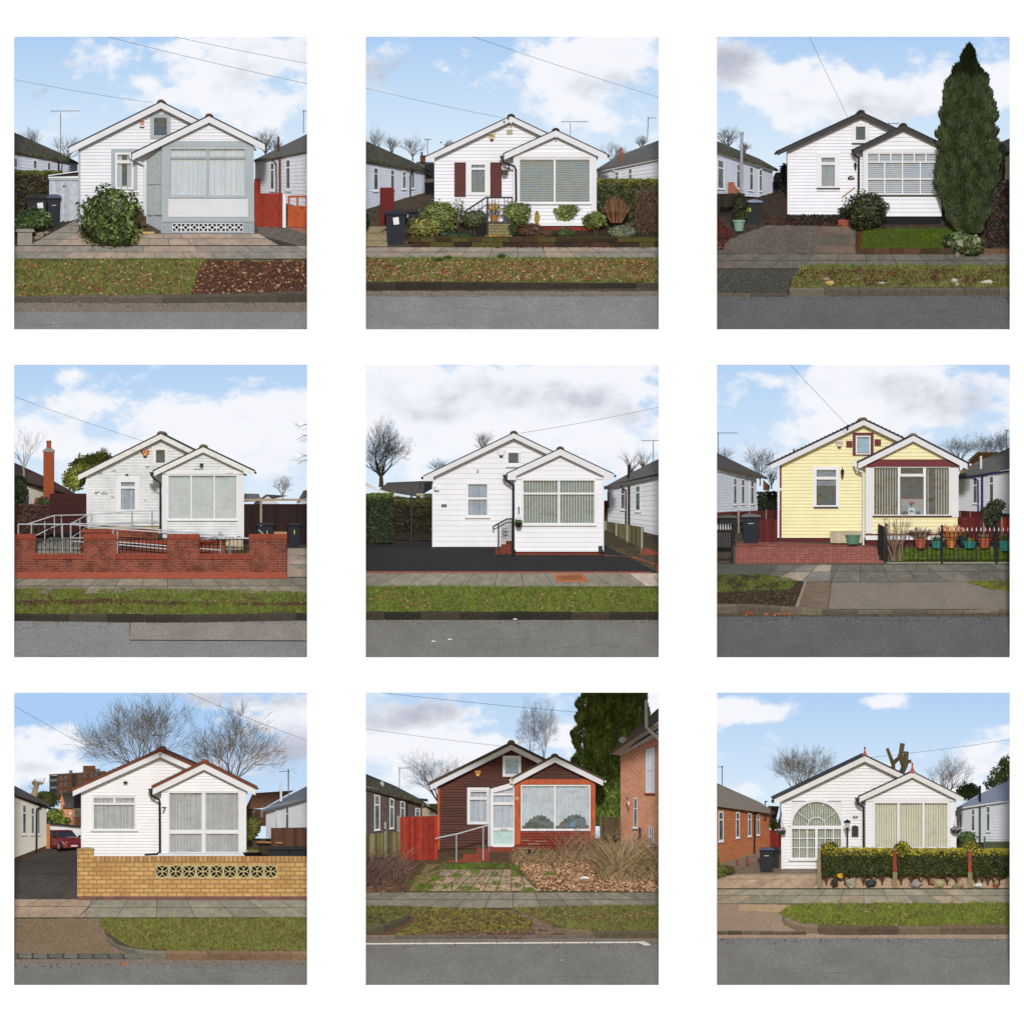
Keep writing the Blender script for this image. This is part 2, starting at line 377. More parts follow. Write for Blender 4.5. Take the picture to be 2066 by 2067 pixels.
def bush(name,label,cat,blobs,n,size,cols,yb=None,group=None,stems=None,Y=None,seed=1,**k):
 if yb is None: yb=max(b[1]+b[3] for b in blobs)
 Y=gy(yb) - .05 if Y is None else Y
 x=sum(b[0] for b in blobs)/len(blobs)
 t=thing(name,label,cat,x,yb,Y,group)
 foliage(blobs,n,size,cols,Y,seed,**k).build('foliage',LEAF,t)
 rnd=random.Random(seed);mb=MB();bc=px(92,76,60)
 for (sx0,sx1,sy) in (stems or [(x,x,blobs[0][1])]):
  mb.tube([(sx0,yb+4,Y+.02),((sx0+sx1)/2+rnd.uniform(-4,4),(yb+sy)/2,Y),(sx1,sy,Y)],[5,4,2.5],5,bc)
 mb.build('stem',TWIG,t)
 return t
def hedge(name,label,x0,y0,x1,y1,Y,depth,n,size,cols,seed=1,topcol=None,y0b=None,group=None,cat='hedge',ragged=6,twcol=None,parts=True):
 rnd=random.Random(seed);t=thing(name,label,cat,(x0+x1)/2,y1,Y,group);mb=MB();y0b=y0 if y0b is None else y0b
 def top(x):return y0+(y0b-y0)*(x-x0)/(x1-x0)+noise.noise(Vector((x*.03,seed,0)))*ragged*1.5
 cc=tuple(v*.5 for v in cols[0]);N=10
 for i in range(N):
  a,b=x0+(x1-x0)*i/N+(6 if i==0 else 0),x0+(x1-x0)*(i+1)/N-(6 if i==N-1 else 0)
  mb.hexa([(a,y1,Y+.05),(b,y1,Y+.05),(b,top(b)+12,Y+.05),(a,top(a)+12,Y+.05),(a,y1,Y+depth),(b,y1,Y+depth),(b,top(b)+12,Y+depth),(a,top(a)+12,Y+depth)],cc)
 for _ in range(n):
  x=rnd.uniform(x0,x1);tp=top(x);onTop=rnd.random()<.22
  if onTop: y=tp+rnd.uniform(-ragged,6);YY=Y+rnd.uniform(0,depth)
  else: y=tp+(y1-tp)*rnd.random();YY=Y+rnd.uniform(-.05,.06)+.06*noise.noise(Vector((x*.02,y*.02,seed)))
  cl=rnd.choice(topcol if (topcol and (onTop or y<tp+26*rnd.random()*2)) else cols);j=.7+.6*(noise.noise(Vector((x*.02,y*.025,seed*2)))+.5)*rnd.uniform(.7,1.3);cl=tuple(v*j for v in cl)
  nn=Vector((rnd.uniform(-1,1),-1.1+rnd.uniform(-.6,.6),rnd.uniform(-.5,1.2))).normalized();a=nn.orthogonal().normalized();a.rotate(Matrix.Rotation(rnd.uniform(0,6.28),3,nn));bb=nn.cross(a)
  s=size*S*rnd.uniform(.6,1.3);c0=Vector((x*S,YY,-y*S));i=len(mb.v)
  for q in (c0-a*s,c0+bb*s*.55,c0+a*s,c0-bb*s*.55): mb.v.append(tuple(q))
  mb.face((i,i+1,i+2,i+3),cl)
 mb.build('foliage',LEAF,t)
 st=MB()
 for k in range(max(2,int((x1-x0)/90))):
  x=x0+(x1-x0)*(k+.5)/max(2,int((x1-x0)/90));st.tube([(x,y1+6,Y+.1),(x+rnd.uniform(-8,8),y1-30,Y+.12)],[5,3],5,px(90,74,58))
 st.build('stem',TWIG,t)
 return t
TRC=[px(166,158,150),px(184,176,168),px(146,138,130)]
def bare_tree(label,x,yb,yt,spread,seed=1,Y=8.8,thick=None,cols=TRC,levels=6,group=None,trunk=.14,name='bare_tree',droop=0,kids=3,twr=.5,lean=0,xs=1):
 rnd=random.Random(seed);H=(yb-yt);thick=thick or H*.03;levels=min(levels,4 if H<230 else 5 if H<420 else 6);twr=twr*(.8 if H<420 else 1)
 t=thing(name,label,'tree',x,yb,Y,group);tr=MB();cr_=MB()
 def grow(p,a,ln,r,lv):
  n=3;pts=[p];q=p.copy();dy=rnd.uniform(-.3,.3)
  for k in range(n):
   a+=rnd.uniform(-.16,.16)-a*.06+droop*lv*(.12 if a>0 else -.12);q=q+Vector((math.sin(a),dy,math.cos(a))).normalized()*(ln/n);pts.append(q.copy())
  r1=max(twr*S,r*.62);cr_.tubem(pts,[max(twr*S,r)+(r1-max(twr*S,r))*k/n for k in range(n+1)],5 if lv<2 else 3,cols[rnd.randrange(len(cols))],cap=False)
  if lv>=levels: return
  for k in range(kids+(lv<3)):
   f=1.0 if k==0 else rnd.uniform(.3,1);b=pts[min(n,max(1,int(round(f*n))))]
   da=(rnd.uniform(.08,.3) if k==0 else rnd.uniform(.3,.75))*rnd.choice((-1,1));grow(b,a+da,ln*rnd.uniform(.6,.85),r1*rnd.uniform(.6,.85),lv+1)
 h0=H*trunk*S;base=Vector((x*S,Y,-yb*S));mid=base+Vector((lean*h0,0,h0))
 tr.tubem([base,(base+mid)/2+Vector((h0*.03,0,0)),mid],[thick*S*1.15,thick*S,thick*S*.85],7,cols[0])
 N=4 if spread<.8 else 6
 for k in range(N): grow(mid,(k-(N-1)/2)/(N-1)*1.25*spread+rnd.uniform(-.1,.1),H*S*.3*rnd.uniform(.8,1.1),thick*S*.6,1)
 top=sorted(v[2] for v in cr_.v)[-12];f=(-yt*S-mid.z)/max(.01,top-mid.z)
 cr_.v=[(mid.x+(v[0]-mid.x)*f*xs,Y+(v[1]-Y)*.5,mid.z+(v[2]-mid.z)*f) for v in cr_.v]
 tr.build('trunk',TWIG,t);cr_.build('crown',TWIG,t)
 return t
# ---------------------------------------------------------------- sky
def skymat():
 m=bpy.data.materials.new('sky_light');m.use_nodes=True;t=m.node_tree;t.nodes.remove(t.nodes['Principled BSDF']);ln=t.links
 at=t.nodes.new('ShaderNodeAttribute');at.attribute_name='Col';sp=t.nodes.new('ShaderNodeSeparateColor');ln.new(at.outputs['Color'],sp.inputs[0])
 g=t.nodes.new('ShaderNodeNewGeometry')
 def nz(s,d,st=(1,1,1.5)):
  mp=t.nodes.new('ShaderNodeMapping');mp.inputs['Scale'].default_value=st;ln.new(g.outputs['Position'],mp.inputs[0])
  n=t.nodes.new('ShaderNodeTexNoise');n.inputs['Scale'].default_value=s;n.inputs['Detail'].default_value=d;n.inputs['Roughness'].default_value=.58;ln.new(mp.outputs[0],n.inputs['Vector']);return n.outputs['Fac']
 def ma(op,a,b):
  n=t.nodes.new('ShaderNodeMath');n.operation=op
  for i,v in enumerate((a,b)):
   if isinstance(v,(int,float)): n.inputs[i].default_value=v
   else: ln.new(v,n.inputs[i])
  return n.outputs[0]
 n1=nz(.55,8);n2=nz(1.4,6);n3=nz(.4,5)
 d=ma('ADD',sp.outputs[0],ma('ADD',ma('MULTIPLY',ma('SUBTRACT',n1,.46),2.1),ma('MULTIPLY',ma('SUBTRACT',n2,.5),.8)))
 r=t.nodes.new('ShaderNodeMapRange');r.interpolation_type='SMOOTHSTEP';r.inputs[1].default_value=.32;r.inputs[2].default_value=.8;ln.new(d,r.inputs[0])
 gg=ma('ADD',sp.outputs[1],ma('ADD',ma('MULTIPLY',ma('SUBTRACT',n3,.5),1.7),ma('MULTIPLY',ma('SUBTRACT',n2,.5),.5)))
 r2=t.nodes.new('ShaderNodeMapRange');r2.interpolation_type='SMOOTHSTEP';r2.inputs[1].default_value=.1;r2.inputs[2].default_value=1.05;ln.new(gg,r2.inputs[0])
 def mix(f,a,b):
  n=t.nodes.new('ShaderNodeMix');n.data_type='RGBA';ln.new(f,n.inputs[0])
  for i,v in ((6,a),(7,b)):
   if isinstance(v,tuple): n.inputs[i].default_value=(*v,1)
   else: ln.new(v,n.inputs[i])
  return n.outputs[2]
 blue=mix(sp.outputs[2],px(172,206,244,1),px(218,235,250,1))
 cloud=mix(r2.outputs[0],px(245,247,253,1),px(186,191,206,1))
 col=mix(r.outputs[0],blue,cloud)
 e=t.nodes.new('ShaderNodeEmission');ln.new(col,e.inputs[0]);e.inputs[1].default_value=SKYK;ln.new(e.outputs[0],t.nodes['Material Output'].inputs[0])
 return m
SKYM=skymat()
def sky(cl,gl=(),base=0.0,hor=.55,gbase=0.0,hz=(0,1)):
 mb=MB();N=44;X0,X1,Y0,Y1=-160,2090,-95,1120;idx=[];col=[]
 for j in range(N+1):
  for i in range(N+1):
   x=X0+(X1-X0)*i/N;y=Y0+(Y1-Y0)*j/N
   idx.append(mb.vt(x,y,10.0 - .5*((x-965)/1100)**2))
   d=base+sum(w*math.exp(-(((x-a)/rx)**2+((y-b)/ry)**2)) for a,b,rx,ry,w in cl)
   g=gbase+sum(w*math.exp(-(((x-a)/rx)**2+((y-b)/ry)**2)) for a,b,rx,ry,w in gl)
   h=min(1,max(0,hz[0]+(hz[1]-hz[0])*y/800));col.append((d,g,h))
 for j in range(N):
  for i in range(N):
   a=j*(N+1)+i;mb.face((a,a+1,a+N+2,a+N+1),col[a])
 o=mb.build('sky',SKYM,exact=True,kind='structure',smooth=True)
 me=o.data;at=me.color_attributes['Col'];buf=[]
 for l in me.loops: c=col[l.vertex_index];buf+=[c[0],c[1],c[2],1]
 at.data.foreach_set("color",buf)
 return o

# ---------------------------------------------------------------- building parts
def text(parent,s,x,y,size,Y,m,name='lettering',bold=0.0,slant=0):
 cu=bpy.data.curves.new('t','FONT');cu.body=s;cu.size=size*S*1.35;cu.align_x='CENTER';cu.extrude=.002;cu.offset=bold;cu.shear=slant
 o=bpy.data.objects.new('t',cu);C.objects.link(o);bpy.context.view_layer.update()
 me=bpy.data.meshes.new_from_object(o.evaluated_get(bpy.context.evaluated_depsgraph_get()));bpy.data.objects.remove(o);bpy.data.curves.remove(cu)
 me.transform(Matrix.Rotation(R(90),4,'X'));top=parent
 while top.parent:top=top.parent
 w=W(x,y+size*.5,Y,REF[top.name])-ORG[top.name];me.transform(Matrix.Translation(w));me.materials.clear();me.materials.append(m);me.name=name
 b=bpy.data.objects.new(name,me);C.objects.link(b);b.parent=parent;return b
def frame(mb,x0,y0,x1,y1,w,Ya,Yb):
 mb.box(x0,y0,x1,y0+w,Ya,Yb);mb.box(x0,y1-w,x1,y1,Ya,Yb)
 mb.box(x0,y0+w,x0+w,y1-w,Ya,Yb);mb.box(x1-w,y0+w,x1,y1-w,Ya,Yb)
def curtain_net(mb,x0,y0,x1,y1,Y,per=14,amp=.03,seed=1,hem=None,split=None):
 rnd=random.Random(seed);xs=[];x=x0
 while x<x1:xs.append(x);x+=per*rnd.uniform(.18,.45)
 xs.append(x1);ph=rnd.uniform(0,6)
 def yb(x): return y1 if hem is None else hem(x)
 pts=[]
 for x in xs:
  YY=Y+amp*math.sin(x/per*6.28+ph+1.5*math.sin(x*.013+seed));pts.append((mb.vt(x,y0,YY),mb.vt(x,yb(x),YY+.003)))
 for i in range(len(pts)-1):
  xm=(xs[i]+xs[i+1])/2
  if split and split(xm): continue
  mb.face((pts[i][1],pts[i+1][1],pts[i+1][0],pts[i][0]))
def win(parent,x0,y0,x1,y1,Y,fm=WH2,fw=12,trim=None,vb=(),hb=(),bar=9,cur=None,sill=None,gl=None,seed=1,inner=None,per=14):
 f=MB();frame(f,x0,y0,x1,y1,fw,Y - .055,Y+.03)
 for b in vb:
  x,ya,yb=b if isinstance(b,tuple) else (b,y0+fw,y1-fw);f.box(x-bar/2,ya,x+bar/2,yb,Y - .04,Y+.03)
 for b in hb:
  y,xa,xb=b if isinstance(b,tuple) else (b,x0+fw,x1-fw);f.box(xa,y-bar/2,xb,y+bar/2,Y - .037,Y+.03)
 if inner:
  for q in inner: frame(f,*q,Y - .05,Y+.02)
 w=f.build('window',fm,parent)
 g=MB();g.box(x0+2,y0+2,x1-2,y1-2,Y+.0,Y+.006);g.build('pane',gl or GL,w)
 if trim:
  t=MB();tw=trim[1];frame(t,x0-tw,y0-tw,x1+tw,y1+(trim[2] if len(trim)>2 else tw),tw,Y - .05,Y+.01);t.build('trim',trim[0],w)
 if sill:
  s=MB();e=sill[2];s.box(x0-e,y1-1,x1+e,y1+sill[1],Y - .09,Y+.0);s.build('sill',sill[0],w)
 if cur:
  c=MB();k=cur[0]
  if k=='net':curtain_net(c,x0,y0+4,x1,y1,Y+.06,per,seed=seed)
  if k=='vblind':
   p=cur[2];x=x0+p*.4
   sk_=cur[3] if len(cur)>3 else None
   while x<x1-4:
    if not (sk_ and sk_(x)): c.poly([(x,y1-4,Y+.09),(x+p*cur[4] if len(cur)>4 else x+p*.72,y1-4,Y+.06),(x+p*cur[4] if len(cur)>4 else x+p*.72,y0+6,Y+.06),(x,y0+6,Y+.09)])
    x+=p
  if k=='hblind':
   p=cur[2];y=y0+p
   while y<y1-4:c.poly([(x0,y,Y+.05),(x1,y,Y+.05),(x1,y-p*.76,Y+.075),(x0,y-p*.76,Y+.075)]);y+=p
  if k=='drape':
   m=(x0+x1)/2;h=(x1-x0)*cur[2]
   curtain_net(c,x0,y0,x0+h,y1,Y+.06,10,seed=seed);curtain_net(c,x1-h,y0,x1,y1,Y+.06,10,seed=seed+1)
  if k=='flat':c.box(x0,y0,x1,y1,Y+.07,Y+.08)
  if c.v: c.build('curtain' if k in ('net','drape','flat') else 'blind',cur[1],w)
 return w
def clad(mb,top,x0,x1,y0,y1,pitch,Y,holes=(),t=.02,dir=1):
 y=y1
 xp=None
 while y>y0+1:
  ya=max(y-pitch,y0);ym=(y+ya)/2
  a,b=x0,x1
  if top:
   px_,py_,sl,sr=top
   if ya<py_+max((px_-x0)*sl,(x1-px_)*sr):
    a=max(x0,px_-max(0,ym-py_)/sl);b=min(x1,px_+max(0,ym-py_)/sr)
  segs=[(a,b)] if b>a+2 else []
  for h in holes:
   if h[1]<ym<h[3]:
    ns=[]
    for s,e in segs:
     if h[2]<=s or h[0]>=e: ns.append((s,e));continue
     if h[0]>s: ns.append((s,h[0]))
     if h[2]<e: ns.append((h[2],e))
    segs=ns
  for s,e in segs:
   mb.poly([(s,y,Y-t),(e,y,Y-t),(e,ya,Y),(s,ya,Y)]);mb.poly([(s,y,Y),(e,y,Y),(e,y,Y-t),(s,y,Y-t)])
  y-=pitch
def gable_roof(parent,pk,eL,eR,bw,Yf,Yb,bm_,rm,rt=9,ext=8,ridge=None,verge=None,endcut=0,over=.26,cap=None):
 sl=(eL[1]-pk[1])/(pk[0]-eL[0]);sr=(eR[1]-pk[1])/(eR[0]-pk[0])
 r=MB();a=(eL[0]-ext,eL[1]+ext*sl);b=(eR[0]+ext,eR[1]+ext*sr)
 r.prism([(pk[0],pk[1]),(pk[0],pk[1]-rt),(a[0],a[1]-rt),(a[0],a[1])],Yf-over - .03,Yb)
 r.prism([(pk[0],pk[1]),(b[0],b[1]),(b[0],b[1]-rt),(pk[0],pk[1]-rt)],Yf-over - .03,Yb)
 rf=r.build('roof',rm,parent)
 if cap:
  c=MB();c.prism([(pk[0]-26,pk[1]-rt+13),(pk[0]-24,pk[1]-rt+1),(pk[0]-9,pk[1]-rt-9),(pk[0]+9,pk[1]-rt-9),(pk[0]+24,pk[1]-rt+1),(pk[0]+26,pk[1]-rt+13),(pk[0],pk[1]-rt+1)],Yf-over - .05,Yb)
  c.build('ridge_tile',cap,rf)
 if verge:
  v=MB();n=24
  for (e,s_) in ((a,1),(b,-1)):
   for k in range(n):
    t0=k/n;t1=(k+.96)/n
    p=[(pk[0]+(e[0]-pk[0])*t,pk[1]+(e[1]-pk[1])*t) for t in (t0,t1)]
    v.prism([(p[0][0],p[0][1]-rt-1),(p[0][0],p[0][1]-rt-3),(p[1][0],p[1][1]-rt-9),(p[1][0],p[1][1]-rt-1)],Yf-over - .04,Yf+.6)
  v.build('verge_tile',verge,rf)
 c=MB();Y0,Y1=Yf-over - .02,Yf-over+.03
 c.prism([pk,eL,(eL[0],eL[1]+bw),(pk[0],pk[1]+bw)],Y0,Y1);c.prism([pk,(pk[0],pk[1]+bw),(eR[0],eR[1]+bw),eR],Y0,Y1)
 if endcut:
  c.prism([(eL[0],eL[1]+bw),(eL[0]+endcut,eL[1]+bw),(eL[0]+endcut,eL[1]+bw-endcut*sl)],Y0,Y1)
  c.prism([(eR[0],eR[1]+bw),(eR[0]-endcut,eR[1]+bw-endcut*sr),(eR[0]-endcut,eR[1]+bw)],Y0,Y1)
 c.build('bargeboard',bm_,parent)
 s=MB()
 for e,k in ((eL,sl),(eR,sr)):
  s.poly([(pk[0],pk[1]+3,Yf-over+.03),(e[0],e[1]+3,Yf-over+.03),(e[0],e[1]+3,Yb),(pk[0],pk[1]+3,Yb)])
 s.build('soffit',bm_,parent)
 return rf
def house(label,cm,pitch,pk,eL,bw,x0,x1,yb,ppk,peL,peR,pbw,px0,px1,pyb,holes=(),pholes=(),bm_=WHB,rm=SLATE,cap=None,rt=9,plinth=None,plh=(30,30),verge=None,endcut=0,pcm=None,ppitch=None,gtop=None,dy=.0,ptop=None,t=.025,base=None):
 Ym,Yp=gy(yb+plh[0]),gy(pyb+plh[1])-dy
 if Ym<Yp+.3: Ym=Yp+.3
 h=thing('bungalow',label,'bungalow',(x0+px1)/2,pyb+plh[1],Yp);h['Ym']=Ym;h['Yp']=Yp
 sl=(eL[1]-pk[1])/(pk[0]-eL[0]);eR=(2*pk[0]-eL[0],eL[1])
 tp=(pk[0],pk[1]+bw*.45,sl,sl)
 m=MB();clad(m,tp,x0,x1,pk[1]+bw*.45,yb,pitch,Ym,list(holes),t);m.build('cladding',cm,h)
 # near-black board painted as unlit room behind the openings; side walls give a body
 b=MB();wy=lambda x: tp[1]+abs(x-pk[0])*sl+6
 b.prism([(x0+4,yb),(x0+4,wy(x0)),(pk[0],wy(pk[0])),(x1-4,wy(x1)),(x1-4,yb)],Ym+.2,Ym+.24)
 b.box(px0+4,(ptop or peL[1])-10,px1-4,pyb,Yp+.22,Yp+.26);b.build('room_dark_back',DARK,h)
 b=MB();b.box(x0+2,wy(x0),x0+5,yb,Ym+.0,Ym+3.6);b.box(x1-5,wy(x1),x1-2,yb,Ym+.0,Ym+3.6)
 b.box(px0+2,peL[1]+14,px0+6,pyb,Yp+.01,Ym);b.box(px1-6,peR[1]-10,px1-2,pyb,Yp+.01,Ym);b.build('side_wall',cm,h)
 # bay front
 psl=(peL[1]-ppk[1])/(ppk[0]-peL[0]);psr=(peR[1]-ppk[1])/(peR[0]-ppk[0])
 gt=(ppk[0],ppk[1]+pbw*.45,psl,psr);m=MB()
 clad(m,gt,px0,px1,ppk[1]+pbw*.45,pyb,ppitch or pitch,Yp,list(pholes),t);m.build('cladding',pcm or cm,h)
 if plinth:
  p=MB();p.box(x0+6,yb-2,px0+6,yb+plh[0]+14,Ym+.03,Ym+.3);p.box(px0+4,pyb-2,px1-4,pyb+plh[1]+14,Yp+.03,Ym+.0);p.build('plinth',plinth,h)
 gable_roof(h,pk,eL,eR,bw,Ym,Ym+3.8,bm_,rm,rt,cap=cap,verge=verge,endcut=endcut)
 gable_roof(h,ppk,peL,peR,pbw,Yp,Ym+.6,bm_,rm,rt,cap=cap,verge=verge,endcut=endcut,over=.2)
 return h
def board(parent,name,m,x0,y0,x1,y1,Y,th=.03):
 b=MB();b.box(x0,y0,x1,y1,Y-max(th,.05),Y+.01);return b.build(name,m,parent)
def pipe(parent,name,m,pts,Y,r=6,hopper=None):
 b=MB();b.tube([(x,y,Y if len(q)<1 else q[0]) for x,y,*q in pts],r,8)
 if hopper: x,y=hopper;b.prism([(x-17,y-16),(x+17,y-16),(x+9,y+14),(x-8,y+14)],Y - .06,Y+.05)
 return b.build(name,m,parent,smooth=False)
def alarm(parent,kind,x,y,w,h,Y,txt='',c1=None,c2=None,face=None,tm=None):
 b=MB()
 sh={'rect':[(-.5,-.5),(.5,-.5),(.5,.5),(-.5,.5)],'tri':[(-.5,-.32),(-.38,-.5),(.38,-.5),(.5,-.32),(.1,.5),(-.1,.5)],'shield':[(-.5,-.4),(-.3,-.5),(.3,-.5),(.5,-.4),(.42,0),(.17,.5),(-.17,.5),(-.42,0)]}[kind]
 b.prism([(x+a*w,y+c*h) for a,c in sh],Y - .07,Y);o=b.build('alarm_box',c1,parent)
 f=MB();f.prism([(x+a*w*.72,y-h*.04+c*h*.72) for a,c in sh],Y - .08,Y - .07);f.build('alarm_face',face,o)
 if kind != 'rect' and c2:g=MB();g.prism([(x-w*.24,y+h*.26),(x+w*.24,y+h*.26),(x+w*.15,y+h*.52),(x-w*.15,y+h*.52)],Y - .085,Y - .02);g.build('strobe',c2,o)
 if txt: text(o,txt,x,y-h*.2,w*.36,Y - .084,tm or BLK,bold=.001)
 return o
def lerp(a,b,t):return a+(b-a)*t
class Wall:
 def __init__(s,n,f):s.n,s.f=n,f
 def at(s,x,v,off=0):
  t=(x-s.n[0])/(s.f[0]-s.n[0]);return (x,lerp(lerp(s.n[1],s.f[1],t),lerp(s.n[2],s.f[2],t),v),lerp(s.n[3],s.f[3],t)-off)
 def patch(s,mb,xa,xb,v0,v1,off,th=None):
  p=[s.at(xa,v1,off),s.at(xb,v1,off),s.at(xb,v0,off),s.at(xa,v0,off)]
  if th: mb.hexa(p+[(x,y,Y+th) for x,y,Y in p])
  else: mb.poly(p)
def neighbour(label,n,f,cm,boards,roof,rm,wins=(),pipes=(),fm=WH2,gut=None,name='bungalow',cat='bungalow',fascia=None,uvbrick=False,plinth=None,vent=None,gr=6,dark=None):
 w=Wall(n,f);t=thing(name,label,cat,(n[0]+f[0])/2,(n[2]+f[2])/2,(n[3]+f[3])/2)
 m=MB()
 if uvbrick:
  u=abs(f[0]-n[0])*S*2.2;hh=(n[2]-n[1])*S
  m.poly([w.at(n[0],1),w.at(f[0],1),w.at(f[0],0),w.at(n[0],0)],None,[(0,0),(u,0),(u,hh),(0,hh)])
 else:
  xs=[lerp(n[0],f[0],k/4) for k in range(5)]
  for k in range(boards):
   v0,v1=k/boards,(k+1)/boards
   for q in range(4):
    a,b=xs[q],xs[q+1];lo=.024
    pa,pb=w.at(a,v1,lo),w.at(b,v1,lo)
    m.poly([pa,pb,w.at(b,v0),w.at(a,v0)]);m.poly([w.at(a,v1),w.at(b,v1),pb,pa])
 m.build('cladding' if not uvbrick else 'brick_wall',cm,t)
 fe=MB();sgn=1 if f[0]>n[0] else -1
 fe.hexa([(f[0],f[2],f[3]+.01),(f[0]-sgn*160,f[2]-6,f[3]+.02),(f[0]-sgn*160,f[1]-10,f[3]+.02),(f[0],f[1],f[3]+.01)]+[(f[0],f[2],f[3]+.1),(f[0]-sgn*160,f[2]-6,f[3]+.1),(f[0]-sgn*160,f[1]-10,f[3]+.1),(f[0],f[1],f[3]+.1)])
 fe.build('end_wall',cm if not uvbrick else (dark or cm),t)
 r=MB();k=len(roof);a=[r.vt(*p) for p in roof];b=[r.vt(x,y+14,Y+.02) for x,y,Y in roof];r.face(a);r.face(b[::-1])
 for i in range(k): j=(i+1) % k;r.face((a[j],a[i],b[i],b[j]))
 r.build('roof',rm,t)
 if plinth:
  pm=MB();w.patch(pm,n[0],f[0],1.0,1.0+plinth[1],-.02);pm.build('plinth',plinth[0],t)
 for q in wins:
  xa,xb,v0,v1=q[:4];fw=abs(xb-xa)*.17;s=1 if xb>xa else -1
  fr=MB();hv=(v1-v0)
  w.patch(fr,xa,xb,v0,v0+.025,.075,.04);w.patch(fr,xa,xb,v1 - .03,v1,.075,.04)
  w.patch(fr,xa,xa+s*fw,v0+.025,v1 - .03,.075,.04);w.patch(fr,xb-s*fw,xb,v0+.025,v1 - .03,.075,.04)
  if len(q)<5 or q[4]: w.patch(fr,xa+s*fw,xb-s*fw,lerp(v0,v1,.26),lerp(v0,v1,.30),.075,.04)
  wo=fr.build('window',fm,t);g=MB();w.patch(g,xa+s*fw*.7,xb-s*fw*.7,v0+.01,v1 - .01,.052);g.build('pane',NPANE,wo)
  sm=MB();w.patch(sm,xa-s*4,xb+s*4,v1,v1+.02,.10,.05);sm.build('sill',fm,wo)
 g=MB();e0,e1=w.at(n[0],0),w.at(f[0],0)
 if fascia: w.patch(g,n[0],f[0]+sgn*18,-fascia[1],0.0,.10,.02);g.build('fascia',fascia[0],t);g=MB()
 fv=-(fascia[1] if fascia else 0.01)
 a,b=w.at(n[0],fv,.14),w.at(f[0]+sgn*28,fv,.14);g.tube([a,b],gr,6);g.build('gutter',gut or BLK,t)
 for q in pipes:
  nm,m_,pts,rad=q;pb=MB();pb.tube([w.at(x,v,off) for x,v,off in pts],rad,7);pb.build(nm,m_,t)
 return t,w
NPANE=mat('neighbour_pane',(.10,.12,.13),.12,.5,2.5,spec=.6)
def wheelie_bin(label,x0,x1,yt,yb,m=NAVY,lidm=None,side=1,txt=None,txm=None,sticker=None,group=None,Y=None,mark=True,dd=.34,lidopen=0):
 Y=gy(yb) - .02 if Y is None else Y
 t=thing('wheelie_bin',label,'bin',(x0+x1)/2,yb,Y,group);w=x1-x0;h=yb-yt;lt=yt+h*.12;c=(x0+x1)/2
 b=MB();bt=.80;y1=yb-h*.015
 xs=(x0+w*.05,x1-w*.05);xb=(c-w*.5*bt,c+w*.5*bt)
 D=dd+.14
 b.hexa([(xb[0],y1,Y+.05),(xb[1],y1,Y+.05),(xs[1],lt,Y),(xs[0],lt,Y),(xb[0],y1,Y+D*.8),(xb[1],y1,Y+D*.8),(xs[1],lt,Y+D),(xs[0],lt,Y+D)])
 b.hexa([(x0+2,lt+h*.045,Y - .02),(x1-2,lt+h*.045,Y - .02),(x1-1,lt,Y - .03),(x0+1,lt,Y - .03),(x0+2,lt+h*.045,Y+D),(x1-2,lt+h*.045,Y+D),(x1-1,lt,Y+D+.02),(x0+1,lt,Y+D+.02)])
 for f in (.3,.7):   # moulded ribs down the front
  xx=lerp(xb[0],xb[1],f);b.hexa([(xx-3,y1-h*.06,Y+.035),(xx+3,y1-h*.06,Y+.035),(xx+4,lt+h*.5,Y+.01),(xx-4,lt+h*.5,Y+.01),(xx-3,y1-h*.06,Y+.06),(xx+3,y1-h*.06,Y+.06),(xx+4,lt+h*.5,Y+.04),(xx-4,lt+h*.5,Y+.04)])
 b.build('body',m,t)
 l=MB();sd=side
 prof=[(x0-w*.03,lt-1),(x0-w*.02,lt-h*.055),(x0+w*.2,yt+h*.02),(x0+w*.5,yt),(x1-w*.2,yt+h*.02),(x1+w*.02,lt-h*.055),(x1+w*.03,lt-1)]
 l.prism(prof,Y - .05,Y+D+.03);lo=l.build('lid',lidm or m,t)
 hd=MB();hd.tube([(x0+w*.12,lt-h*.06,Y+D+.02),(x0+w*.12,lt-h*.085,Y+D+.10),(x1-w*.12,lt-h*.085,Y+D+.10),(x1-w*.12,lt-h*.06,Y+D+.02)],3.2,6);hd.build('handle',BLK,lo)
 for sx in (-1,1):
  wb=MB();cx=c+sx*w*.40;r=h*.085
  wb.tube([(cx-w*.05,yb-r,Y+D*.7),(cx+w*.05,yb-r,Y+D*.7)],r,12);wb.build('wheel',BLK,t)
 if mark:
  mk=MB();mk.box(c-w*.16,lt+h*.2,c+w*.14,lt+h*.2+4,Y - .004,Y+.01);mk.build('maker_mark',MARK,t)
 if sticker:
  sx,sy,sw,sh,tl=sticker;q=MB();q.prism([(sx,sy),(sx+sw,sy-tl),(sx+sw+tl,sy+sh-tl),(sx+tl,sy+sh)],Y - .012,Y+.02);q.build('paper_label',WH,t)
 if txt: text(t,txt[0],txt[1],txt[2],txt[3],Y - .008,txm or YEL,'painted_number',bold=.002)
 return t
MARK=white('mark_white',205,210,215);YEL=mat('yellow_paint',px(225,220,60),.6,.05)
